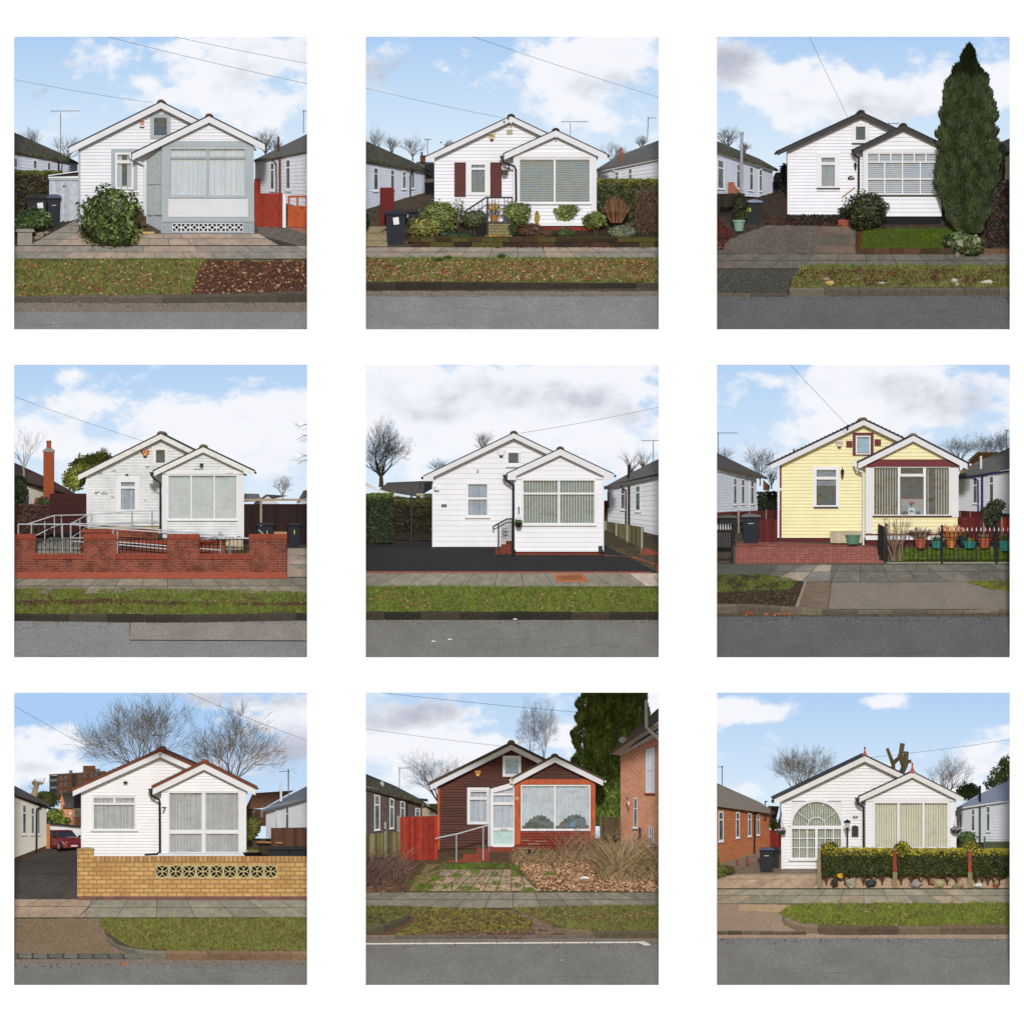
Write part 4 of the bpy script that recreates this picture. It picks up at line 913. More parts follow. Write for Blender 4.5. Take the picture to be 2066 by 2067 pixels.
 for x,y in ((953,560),(1243,652)): b=MB();b.prism([(x-6,y),(x+6,y),(x+3,y+20),(x-3,y+20)],Ym - .6 if x>1000 else Ym - .3,Ym - .2);b.build('finial',WH2,h)
 # steps and rail
 Yr=Yp - .25;st=thing('porch_steps','yellowish brick porch block with black top in the shuttered garden','steps',870,1320,Yr);m=MB();m.box(806,1225,960,1318,Yr,Ym - .05);m.build('brick_side',brick('yellow_grey_brick',px(150,142,96),px(132,124,84),px(96,90,66),.22,.1),st);m=MB();m.box(800,1214,965,1226,Yr - .03,Ym - .05);m.build('step_top',BLKI,st);m=MB();m.box(722,1226,804,1318,Yr+.05,Ym - .05);m.build('step_side',VOID,st)
 rl=thing('step_railing','black iron stair railing with scrolls in front of the shuttered window','railing',800,1226,Yr);m=MB()
 m.tube([(650,1150,Yr),(790,1058,Yr),(962,1058,Yr)],5.5,6);m.tube([(800,1058,Yr),(798,1318,Yr)],6,6);m.tube([(960,1058,Yr),(960,1216,Yr)],4,6);m.build('handrail',BLKI,rl)
 m=MB()
 for x in (690,715,742,765,828,850,872,910,935): m.tube([(x,1058 if x>790 else 1058+(790-x)*.66,Yr),(x,1216 if x>790 else 1160,Yr)],1.8,4)
 for x in (838,922): m.tube([(x+9*math.cos(a*.7),1085+9*math.sin(a*.7),Yr) for a in range(10)],1.3,4)
 m.build('baluster',BLKI,rl)
 B2=cr((128,140,72),(104,118,58),(150,158,96),(84,98,48));BY=cr((170,158,90),(120,128,66),(146,146,80),(90,96,50))
 def sh(lab,bl,n,sz,cols,yb,seed,**k):return bush(k.pop('name','round_shrub'),lab,'shrub',bl,n,sz,cols,yb,'shrubs in the bed of the shuttered bungalow',seed=seed,**k)
 sh('largest light-green domed shrub behind the leafy gold one',[(490,1165,125,88),(500,1235,90,55)],1900,10,B2,1290,1)
 sh('gold-speckled leafy shrub next to the wheelie bin',[(385,1255,100,68)],900,11,BY,1322,2);sh('grey-green rosemary-like shrub in front of the railing',[(700,1195,85,58),(745,1185,60,50)],1300,8,cr((112,116,84),(90,96,66),(70,78,52)),1300,3,stems=[(690,690,1220),(720,700,1220)])
 sh('round lollipop shrub right of the potted plant',[(990,1148,98,62),(1010,1200,60,40)],1200,10,B2,1312,4,stems=[(975,975,1180),(960,985,1200)]);sh('dark ivy column under the lollipop shrub',[(965,1262,34,55)],350,9,cr((70,80,40),(56,64,34)),1316,5)
 sh('round topiary shrub centred beneath the bay window',[(1312,1150,98,62),(1312,1195,62,34)],1200,10,B2,1258,6,stems=[(1312,1312,1200),(1300,1290,1200)]);sh('smaller light shrub at the right corner of the bay',[(1495,1205,82,56)],800,10,cr((140,152,74),(116,130,62),(92,106,52)),1300,7,stems=[(1500,1490,1240),(1505,1530,1240)])
 sh('low grey variegated mound at the right of the bed',[(1680,1278,100,42)],900,8,cr((158,164,140),(120,130,100),(92,102,76)),1318,8);sh('small low green plant under the lollipop shrub',[(1150,1312,50,14)],160,7,cr((120,136,60),),1322,9)
 sh('mid green spreading plant below the bay window',[(1305,1285,65,36)],420,9,cr((92,106,60),(76,88,50)),1318,10);sh('weeping rusty brown shrub near the centre of the bed',[(1085,1270,88,48),(1180,1290,60,32)],1200,8,cr((112,80,60),(92,64,50),(130,96,74)),1318,11,aspect=.2)
 sh('dark green ground cover in front of the red plinth',[(560,1300,80,30),(650,1305,70,28)],600,9,cr((66,86,54),(52,70,44)),1322,12);sh('orange and yellow dwarf heather by the brick steps',[(860,1310,75,14)],240,8,cr((206,160,90),(190,150,70)),1322,13);sh('thin gold dwarf conifer in front of the bay siding',[(1122,1190,15,48)],260,7,cr((196,172,64),(170,150,56)),1245,14,Y=gy(1300),name='dwarf_conifer')
 bush('rose_bush','straggly rose stems standing between the domed and rosemary shrubs','shrub',[(615,1130,40,68)],90,8,cr((92,110,66),),1265,core=0,stems=[(600,640,1075),(600,615,1100),(605,585,1120)],seed=15,Y=gy(1290))
 t=pot('potted_shrub','orange and green pot with a yellowing leggy plant on the porch block',842,1174,1216,27,20,mat('pot_orange',px(176,112,50),.7,.1),Y=Yr+.1);foliage([(840,1120,42,24)],160,9,cr((196,158,60),(160,140,70)),Yr+.1,2,core=0).build('foliage',LEAF,t);m=MB()
 for a,b in ((835,805),(845,850),(848,872)): m.tube([(a,1176,Yr+.1),(b,1110,Yr+.1)],2,4,px(100,84,70))
 m.build('stem',TWIG,t)
 wheelie_bin('dark wheelie bin with a tilted white paper label on its front',135,275,1135,1380,NAVY,Y=gy(1378),sticker=(186,1190,36,46,6),mark=False);wheelie_bin('second dark wheelie bin half hidden behind the labelled one',268,352,1135,1300,CHAR,Y=gy(1300)+.1,mark=False,txt=('9',278,1178,26),txm=WH)
 HG=cr((74,84,44),(60,66,38),(90,92,52));hedge('tall_hedge','tall dark green hedge with a gold top on the right of the shuttered bungalow',1512,942,1990,1240,gy(1235)+.1,.7,4200,10,HG,3,cr((150,132,56),(110,118,54)),y0b=945)
 for k,(x,y,rx,ry,s,nm) in enumerate([(1635,1135,80,92,5,'fan-shaped leafless brown shrub against the tall hedge'),(1850,1160,95,145,6,'clipped dense brown twiggy shrub at the right edge')]):
  t=thing('leafless_shrub',nm,'shrub',x,y+ry,gy(1300));m=MB();rnd=random.Random(s)
  for _ in range(520 if k==0 else 900):
   a=rnd.uniform(-.75,.75);l=rnd.uniform(.75,1)
   if k==0: u=rnd.uniform(-1,1);v=rnd.uniform(.35,1);m.tube([(x+u*rx*.45,y+ry*.95,gy(1300)+rnd.uniform(-.1,.1)),(x+u*rx*.95,y+ry*.2,gy(1300)-rnd.uniform(0,.2)),(x+u*rx*1.02+rnd.uniform(-12,12),y+ry*.25-ry*1.2*v*math.sqrt(1.05-u*u),gy(1300)-rnd.uniform(-.1,.2))],[1.8,1.5,.8],3,px(*rnd.choice([(138,98,74),(108,76,56),(160,122,94),(86,60,46)])))
   else:
    cx,cy=x+rnd.uniform(-rx,rx),y+rnd.uniform(-ry,ry)
    if ((cx-x)/rx)**4+((cy-y)/ry)**4>1: continue
    m.tube([(cx,cy,gy(1300)-rnd.uniform(-.05,.15)),(cx+rnd.uniform(-22,22),cy-rnd.uniform(10,44),gy(1300)-rnd.uniform(.0,.18))],1.2,3,px(*rnd.choice([(122,98,82),(98,78,64),(140,116,96)])))
  if k: m.blob(x,y,gy(1300)+.15,rx*.85,ry*.9,.2,1,.1,px(70,54,44),12,8)
  m.build('twigs',TWIG,t)
 nb,w_=neighbour('white neighbour bungalow with mossy roof, left of the shuttered bungalow',(-80,820,1235,4.2),(392,884,1102,5.9),NWS,20,[(-80,800,4),(424,878,5.7),(300,812,6.3),(30,692,7),(-80,650,7)],ROOFM,[(60,94,.06,.5),(170,198,.06,.5),(248,272,.06,.5),(306,326,.06,.5,0)],[('downpipe',BLK,[(324,0,.14),(304,.1,.1),(300,.2,.07),(298,1,.05)],5)],plinth=(VOID,.06))
 nb2,w_=neighbour('white neighbour bungalow with grey roof, right of the shuttered bungalow',(1990,800,1200,4.3),(1512,892,1120,5.7),NW,14,[(1990,782,4.1),(1505,872,5.5),(1640,785,6.2),(1911,678,6.8),(1990,650,7)],ROOFG,[(1652,1628,.05,.5),(1738,1714,.05,.5)],[('downpipe',WH2,[(1612,-.02,.13),(1628,.08,.08),(1655,.1,.05),(1664,.8,.05)],5)],gut=WH2)
 m=MB();m.tube([(1668,840,5.5),(1668,730,5.5)],8,8);m.build('flue_pipe',TERRA,nb2)
 bp=thing('brick_pier','tall dark red painted brick pier in front of the mossy-roofed neighbour','pier',148,1245,gy(1240));m=MB();m.box(102,1002,194,1245,gy(1240),gy(1240)+.35);m.build('pier_body',brick('dark_red_brick',px(126,44,40),px(112,38,36),px(92,40,36),.22,.075),bp);m=MB();m.prism([(100,1003),(108,992),(188,992),(196,1003)],gy(1240) - .02,gy(1240)+.37);m.build('cap',mat('cap_red',px(132,50,44),.8),bp)
 bush('low_shrub','small dark shrub at the left edge below the mossy-roofed neighbour','shrub',[(0,1210,40,66)],260,10,cr((56,66,40),(44,52,32)),1285,seed=31)
 ob=thing('grey_roofed_house','distant small grey roofed building seen between the neighbour and shuttered bungalow','house',400,990,7.4);m=MB();m.prism([(385,930),(460,930),(460,1110),(385,1110)],7.2,7.3);m.build('wall',NW,ob);m=MB();m.poly([(330,860,7.2),(460,935,7.2),(460,826,8),(340,822,8)]);m.poly([(385,935,7.15),(460,935,7.15),(460,850,7.8),(400,850,7.8)]);m.build('roof',ROOFG,ob);m=MB();m.box(395,938,448,985,7.14,7.2);m.build('window',NPANE,ob)
 ch=MB();ch.box(362,782,402,826,7.6,7.8);ch.tube([(374,782,7.7),(373,762,7.7)],6,8);ch.build('chimney',brick('dark_brick',px(120,70,56),px(104,60,48),px(90,70,60)),ob)
 aerial('television aerial on a slim mast above the distant chimney',411,785,682,388,434,8,6);aerial('television aerial behind the bay gable of the shuttered bungalow',1338,665,572,1280,1452,6,12,yagi_y=566);aerial('bent television aerial at the right edge above the grey roof',1836,695,535,1842,1892,7,3,tilt=8,yagi_y=542)
 for k,(x,yb,yt,sp,sd,lab) in enumerate([(80,800,590,.8,4,'leaning bare tree at the left edge behind the mossy roof'),(180,800,650,.8,5,'bare tree between the two left background trees'),(315,820,645,.9,6,'dense bare tree left of the distant chimney'),(545,760,680,.7,7,'faint bare treetop over the left eave of the shuttered bungalow'),(1620,860,690,.9,8,'bare tree behind the terracotta flue'),(1800,760,650,.9,9,'bare tree behind the grey roof ridge at the right')]):bare_tree(lab,x,yb,yt,sp,sd,8.8,thick=5)
 b=MB();b.blob(498,700,8,8,4,.02,1);b.build('bird',BLK,label='small dark bird flying above the left eave',cat='bird')
 wire('telephone wire from top centre to the right edge over the shuttered bungalow',[(690,8),(1920,410)],6);wire('telephone wire from the left edge to the gable of the shuttered bungalow',[(0,345),(900,540)],6)
# ---------------------------------------------------------------- 3: white bungalow with black eaves and tall cypress
def conifer(name,label,x,yb,prof,n,size,cols,Y,seed=1,depth=.5,jag=.1,stem=True):
 t=thing(name,label,'tree',x,yb,Y);rnd=random.Random(seed);mb=MB();ys=[p[0] for p in prof]
 def pw(y):
  for i in range(len(prof)-1):
   a,b=prof[i],prof[i+1]
   if a[0]<=y<=b[0]: f=(y-a[0])/(b[0]-a[0]);return lerp(a[1],b[1],f),lerp(a[2],b[2],f)
  return prof[-1][1],prof[-1][2]
 areas=[];N=40;y0,y1=ys[0],ys[-1]
 core=[];
 for k in range(N+1):
  y=lerp(y0+25,y1,k/N);w,sx=pw(y);core.append((max(4,w*.78),y,sx))
 rings=[]
 for w,y,sx in core:
  ring=[]
  for i in range(14): a=6.283*i/14;f=1+.12*noise.noise(Vector((a*2,y*.02,seed)));mb.v.append(((x+sx+w*math.cos(a)*f)*S,Y+w*math.sin(a)*S*depth*f,-y*S));ring.append(len(mb.v)-1)
  rings.append(ring)
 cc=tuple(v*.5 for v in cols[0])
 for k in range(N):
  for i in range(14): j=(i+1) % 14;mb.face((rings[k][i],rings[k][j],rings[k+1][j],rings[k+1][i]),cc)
 for _ in range(n):
  while 1:
   y=rnd.uniform(y0,y1);w,sx=pw(y)
   if rnd.random()<(w+14)/210: break
  a=rnd.uniform(3.0,6.45);lump=1+jag*2.2*noise.noise(Vector((math.cos(a)*2.2,y*.016,seed*2.0)))+rnd.uniform(-.1,.04)
  r=w*lump;c0=Vector(((x+sx+r*math.cos(a))*S,Y+r*math.sin(a)*S*depth,-y*S))
  up=Vector((math.cos(a)*.45+rnd.uniform(-.35,.35),math.sin(a)*.5+rnd.uniform(-.4,.2),1)).normalized();sd_=up.cross(Vector((rnd.uniform(-1,1),-1.2,rnd.uniform(-.4,.4)))).normalized()
  l=size*S*rnd.uniform(.7,1.6);wd=size*S*.34;cl=rnd.choice(cols);q=.65+.75*(noise.noise(Vector((c0.x*4,c0.y*4,c0.z*2.2)))+.5)*rnd.uniform(.7,1.2);cl=tuple(v*q for v in cl)
  i=len(mb.v)
  for v in (c0-sd_*wd,c0+sd_*wd,c0+up*l): mb.v.append(tuple(v))
  mb.face((i,i+1,i+2),cl)
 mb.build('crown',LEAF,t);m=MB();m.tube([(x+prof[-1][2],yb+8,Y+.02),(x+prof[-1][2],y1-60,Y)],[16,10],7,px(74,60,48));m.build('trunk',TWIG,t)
 return t
def p3():
 panel(1440,70)
 sky([(520,330,260,150,.8),(850,400,420,170,.8),(1250,440,330,140,.6),(60,180,260,200,.75),(1850,300,260,350,.85),(1250,130,200,90,.35),(800,180,200,120,.4),(560,620,300,120,.55),(1530,330,160,130,.5)],[(60,180,260,180,1.0),(900,470,420,90,.35),(1300,560,300,100,.3)])
 base_ground(mat('ground_dark',px(66,54,46),.95,.35,6,.4));road(1692,ASPD,None,None)
 ground_col('path',[(-120,1520),(2080,1520),(2080,1425),(-120,1420)],mat('path_base3',px(64,66,50),.95,.2,6),.006);slabs('pavement',[1424,1466,1518],160,cols=SLD,off=20,seed=23,gap=5,bond=0)
 ground_col('driveway',wavy([(-120,1420),(925,1424),(920,1270),(860,1250),(480,1236),(330,1240),(90,1330),(-120,1395)],5),speck('rough_concrete',px(104,94,87),px(64,56,52),px(140,126,118),30,px(72,70,56)),.01)
 slabs('paving_slabs',[1245,1300,1365,1420],108,cols=cr((112,96,84),(98,92,82),(120,104,92)),seed=8,lims=lambda y: (lerp(705,610,(y-1245)/175),lerp(880,922,(y-1245)/175)),off=10,lift=.02)
 ground_col('driveway',[(-120,1525),(560,1525),(490,1600),(470,1685),(-120,1680)],speck('dark_gravel_crossover',px(68,66,60),px(36,36,34),px(118,116,108),28),.014)
 ground_col('lawn',wavy([(925,1385),(960,1268),(1560,1252),(1600,1395)],4),SOILG,.03);grass('grass',[(930,1388),(962,1266),(1560,1256),(1580,1390)],9000,(5,11),cr((98,122,34),(84,108,28),(116,136,44)),31,label='small bright green lawn under the black-eaved bungalow')
 vp=[(560,1520),(640,1495),(2080,1500),(2080,1640),(500,1640),(510,1590)];ground_col('verge',wavy(vp,4),SOIL,.02)
 grass('grass',vp,9000,seed=32,dens=lambda x,y: 1 if (y<1530 or y>1610) else .45,label='narrow grassy verge outside the black-eaved bungalow');litter('leaf_litter',[(560,1525),(2080,1520),(2080,1625),(510,1625)],2500,(4,10),cr((118,70,54),(92,54,44),(140,90,68),(74,46,40)),33,label='brown leaf carpet on the verge of the black-eaved bungalow')
 litter('leaf_litter',[(20,1400),(20,1180),(120,1290),(60,1390)],260,(5,10),cr((122,54,44),(92,44,38)),34,label='reddish leaves heaped at the left edge');litter('leaf_litter',[(330,1235),(330,1185),(900,1210),(860,1245)],240,(5,9),cr((112,54,46),(80,40,36)),35,label='red leaves under the black plinth')
 litter('leaf_litter',[(915,1390),(930,1280),(968,1280),(945,1390)],120,(5,10),cr((122,60,48),(92,50,40)),36,label='leaves along the left edge of the small lawn')
 kerb([(488,1640,1688),(610,1642,1698),(2080,1640,1688)],7,cr((116,108,92),(104,98,84),(92,86,74)),seed=14);kerb([(-120,1678,1700),(480,1682,1700)],5,KRB,seed=15,depth=.03)
 m=MB();Yw=gy(1425);rnd=random.Random(6);x=925
 while x<1640:l=rnd.uniform(90,120);m.box(x,1386,x+l-3,1424,Yw - .04,Yw+.1,px(*rnd.choice([(76,58,38),(92,66,46),(62,56,30)])));x+=l
 m.build('lawn_edging_wall',STONE,label='low mossy brick edging in front of the small lawn',cat='wall');m=MB()
 for k in range(4): m.box(1640+110*k,1390,1746+110*k,1428,Yw - .02,Yw+.1,px(112,88,66))
 m.build('lawn_edging_wall',STONE,label='low brown edging wall beneath the copper hedge at the right',cat='wall')
 for k,(x,y,rx,ry,c,l) in enumerate([(756,1612,32,13,(206,176,112),'yellow flat stone on the verge'),(728,1590,26,12,(150,140,130),'grey stone behind the yellow one on the verge'),(1090,1614,28,9,(170,168,162),'flat pale stone alone mid verge'),(1560,1600,24,15,(188,182,170),'pale upright stone, left of the right-hand verge stones'),(1578,1622,17,9,(176,170,160),'small stone just below the pale upright stone'),(1772,1608,42,13,(200,196,186),'long white stone, rightmost on the verge'),(940,1588,22,8,(140,110,90),'small brown stone among the verge leaves')]):stone('verge_stone',l,x,y,rx,ry,px(*c),seed=k)
 CL=white('cladding_black_eave_house',234,235,244,.03)
 h=house('white weatherboard bungalow with black bargeboards, partly behind a tall cypress',CL,21,(956,506),(412,760),26,482,1440,1166,(1229,592),(905,750),(1555,748),26,968,1478,1180,holes=[(688,786,798,995),(915,588,992,690)],pholes=[(998,766,1456,1040)],bm_=mat('black_bargeboard',px(52,52,56),.6,.15),cap=SLATE,plinth=VOID,plh=(40,60),ptop=760,ppitch=27,endcut=0)
 Ym,Yp=h['Ym'],h['Yp'];board(h,'corner_board',WH2,478,762,490,1168,Ym,.04)
 win(h,688,786,798,995,Ym,trim=(WH,20),hb=[838],bar=14,cur=('net',NETD),seed=7,inner=[(690,788,796,836,9)]);win(h,915,588,992,690,Ym,trim=(WH,18),fw=8,gl=GLM)
 board(h,'sill',BLK,668,994,820,1002,Ym,.09);board(h,'sill',BLK,896,702,1010,709,Ym,.08)
 hb=[(800+28,1000,1452),(938,1000,1452)];win(h,992,760,1458,1040,Yp,fm=WH2,fw=8,vb=[(1072,768,824),(1148,768,824),(1224,768,1034),(1300,768,824),(1376,768,824),(1108,830,1034),(1340,830,1034)],hb=hb,bar=8,cur=('hblind',mat('white_slats',px(196,202,206),.6,.05),12.5),gl=GL)
 board(h,'sill',BLK,985,1040,1470,1047,Yp,.09);board(h,'corner_post',WHB,968,762,994,1180,Yp,.03);board(h,'frieze_board',WHB,968,742,1478,760,Yp,.03)
 pipe(h,'downpipe',BLK,[(908,762),(912,784),(940,800),(940,1010)],Yp - .02,7,hopper=(906,760))
 l=MB();l.lathe(919,Ym - .12,[(1,826),(11,842),(9,845),(8,858),(3,862),(6,868),(2,878)],8);l.tube([(919,870,Ym - .12),(919,862,Ym)],3,5);l.build('wall_lantern',BLKI,h)
 pl=MB();pl.prism([(871,940),(871,922),(882,921),(885,914),(898,914),(901,921),(912,922),(912,940)],Ym - .05,Ym - .03);po=pl.build('number_plate',BLK,h);text(po,'19',892,928,15,Ym - .055,WH2,'house_number',slant=.3)
 gr=MB();gr.tube([(836,1050,Ym - .08),(912,992,Ym - .08)],3,6);gr.tube([(836,1050,Ym - .08),(836,1050,Ym)],5,6);gr.tube([(912,992,Ym - .08),(912,992,Ym)],5,6);gr.build('grab_rail',mat('wood_rail',px(214,186,150),.6),h)
 m=MB()
 for k in range(20): m.box(500+k*17,1162,507+k*17,1172,Ym - .03,Ym)
 m.build('dentil_strip',WH2,h)
 hd=hedge('low_hedge','low dark clipped plants along the black plinth',470,1176,830,1236,gy(1232),.2,900,8,cr((48,44,34),(60,40,36),(40,42,28)),5,None)
 bush('round_shrub','round glossy dark shrub before the black-eaved bungalow doorway','shrub',[(985,1130,140,115),(990,1200,120,75)],3000,11,cr((58,70,36),(44,54,28),(84,96,52),(36,44,24)),1274,seed=9,flat=.5)
 st=MB();st.prism([(808,1246),(806,1206),(830,1198),(890,1206),(890,1246)],gy(1246),gy(1246)+.3);st.build('brick_step',brick('red_step_brick',px(176,88,66),px(156,76,58),px(120,80,66),.12,.12),label='small red brick step at the foot of the round shrub',cat='step')
 t=pot('plant_pot','dark tall pot half hidden left of the round shrub',845,1140,1204,30,20,BLKI,Y=gy(1246)+.1);foliage([(840,1136,30,14)],120,9,cr((52,62,36),),gy(1246)+.1,4,core=.5).build('foliage',LEAF,t)
 G=cr((72,86,50),(56,70,42),(92,104,62),(78,90,66));conifer('tall_cypress','very tall dark columnar cypress at the right of the black-eaved bungalow',1650,1300,[(66,3,5),(110,28,8),(190,48,0),(215,78,-12),(260,104,0),(330,135,-5),(450,158,-2),(620,182,-5),(760,192,0),(900,196,-8),(1040,186,-10),(1140,152,0),(1220,112,0),(1290,60,10)],17000,22,G,gy(1300) - .25,3,.55,jag=.12)
 bush('cypress_side_branch','loose leaning branch tip at the right flank of the tall cypress','branch',[(1868,760,34,60),(1850,830,40,60)],500,12,cr((60,70,40),(46,56,34)),900,seed=8,Y=3.6,core=.4,stems=[(1800,1870,740)])
 hedge('copper_hedge','dark coppery hedge behind the cypress at the right edge',1770,960,1990,1392,gy(1380),.5,2600,11,cr((66,44,36),(84,54,42),(48,40,30),(56,50,34)),12,None,ragged=14)
 bush('broad_leaved_plant','broad-leaved low plant at the foot of the tall cypress','plant',[(1630,1350,120,72),(1560,1330,70,45),(1680,1395,75,42)],460,22,cr((86,108,62),(68,90,48),(112,130,84),(146,150,116)),1436,seed=10,core=.55,aspect=.7)
 nb,w=neighbour('white neighbour bungalow with silver flue, left of the black-eaved bungalow',(-70,752,1040,4.2),(385,880,1055,5.9),NWS,14,[(-70,728,4),(420,872,5.7),(300,800,6.3),(20,680,7),(-70,645,7)],ROOFM,[(20,68,.12,.85),(148,170,.1,.8),(232,258,.08,.82),(296,316,.08,.82)],[('downpipe',WH2,[(322,.0,.13),(300,.1,.08),(292,.16,.06),(292,1,.05)],5)],gut=WH2,fascia=(WH2,.05))
 m=MB();m.tube([(178,1030,4.7),(180,650,4.7)],10,8);m.build('silver_flue',GALV,nb);m=MB();m.tube([(180,650,4.7),(180,634,4.7)],15,8);m.build('flue_cap',GALV,nb)
 cb=MB();cb.prism([(93,1032),(93,960),(130,956),(140,985),(162,1010),(162,1032)],4.55,4.8);cb.build('brick_stub',brick('orange_brick',px(186,100,70),px(160,84,60),px(150,120,100),.15,.06),label='stepped orange brick stub below the silver flue',cat='brickwork')
 FD=cr((52,44,38),(40,36,32));fence('dark boarded fence behind the potted conifer',22,1032,200,1120,gy(1200)+.2,None,8,FD,3,name='wooden_fence')
 t=thing('post_and_rail_fence','dark post and rail fence running back along the left of the drive','fence',250,1200,gy(1200));m=MB();pc=px(50,46,40)
 for (x,yt,yb,Y) in [(28,1100,1240,3.9),(110,1095,1215,4.1),(320,1060,1215,4.5),(375,1046,1180,5),(410,1044,1150,5.4)]: m.box(x-8,yt,x+8,yb,Y - .04,Y+.04,pc)
 m.build('post',TIMBER,t);m=MB()
 for a,b in ((1104,1056),(1155,1100),(1205,1140)): m.hexa([(20,a+18,3.9),(430,b+12,5.6),(430,b,5.6),(20,a,3.9),(20,a+18,3.94),(430,b+12,5.64),(430,b,5.64),(20,a,3.94)],pc)
 m.build('rail',TIMBER,t)
 fence('dark boarded garden gate between the neighbour and black-eaved bungalow',380,955,480,1050,6.2,None,6,[px(24,24,24)],5,cat='gate',name='dark_gate');p_=MB();p_.box(444,1068,474,1230,4.1,4.2,px(70,44,38));p_.build('gate_post',TIMBER,label='dark red-brown gate post at the left corner of the black-eaved bungalow',cat='post')
 bush('dark_conifer','dark evergreen shrub behind the left corner of the black-eaved bungalow','shrub',[(458,900,34,70),(450,1000,40,70)],700,9,cr((30,42,26),(40,52,30)),1070,seed=14,Y=5.9)
 wheelie_bin('black wheelie bin with yellow number 5 behind the potted conifer',205,316,1070,1250,CHAR,mat('blue_grey_lid',px(120,134,160),.4,.15),txt=('15',226,1136,25),mark=False,Y=gy(1245))
 t=pot('potted_conifer','glazed pale green urn pot with a dark conifer',163,1203,1278,44,26,mat('celadon',px(142,172,156),.35,.08));Yc=gy(1278) - .03
 foliage([(168,1120,50,90),(165,1180,48,40)],1100,10,cr((52,60,30),(40,48,26),(66,66,34)),Yc,3,up=1).build('foliage',LEAF,t)
 nb,w=neighbour('cream-sided bungalow glimpsed past the cypress at the right edge',(1990,740,1020,4.4),(1838,800,1010,5),mat('cream_clad',px(206,196,160),.6,.08),14,[(1990,715,4.2),(1838,780,4.8),(1850,700,5.8),(1920,670,6),(1990,640,6)],ROOFG,[],[('downpipe',BLK,[(1880,0,.1),(1880,1,.06)],8)])
 bare_tree('bare trees behind the mossy left roof, black-eaved bungalow side',90,760,590,.95,3,8.7,thick=7);bare_tree('low bare treetop right of the silver flue',200,790,690,.9,5,8.9,thick=5)
 aerial('small television aerial behind the two gables, black-eaved bungalow',1134,610,570,1130,1204,6.5,8,yagi_y=578);dh=MB();dh.prism([(385,925),(400,895),(435,895),(435,955),(385,955)],8,8.1);dh.build('distant_shed',ROOFD,label='distant brown roofed shed behind the dark gate',cat='shed')
 wire('steep telephone wire running down to the gable of the black-eaved bungalow',[(618,8),(868,535)],3,2.6,3.3)

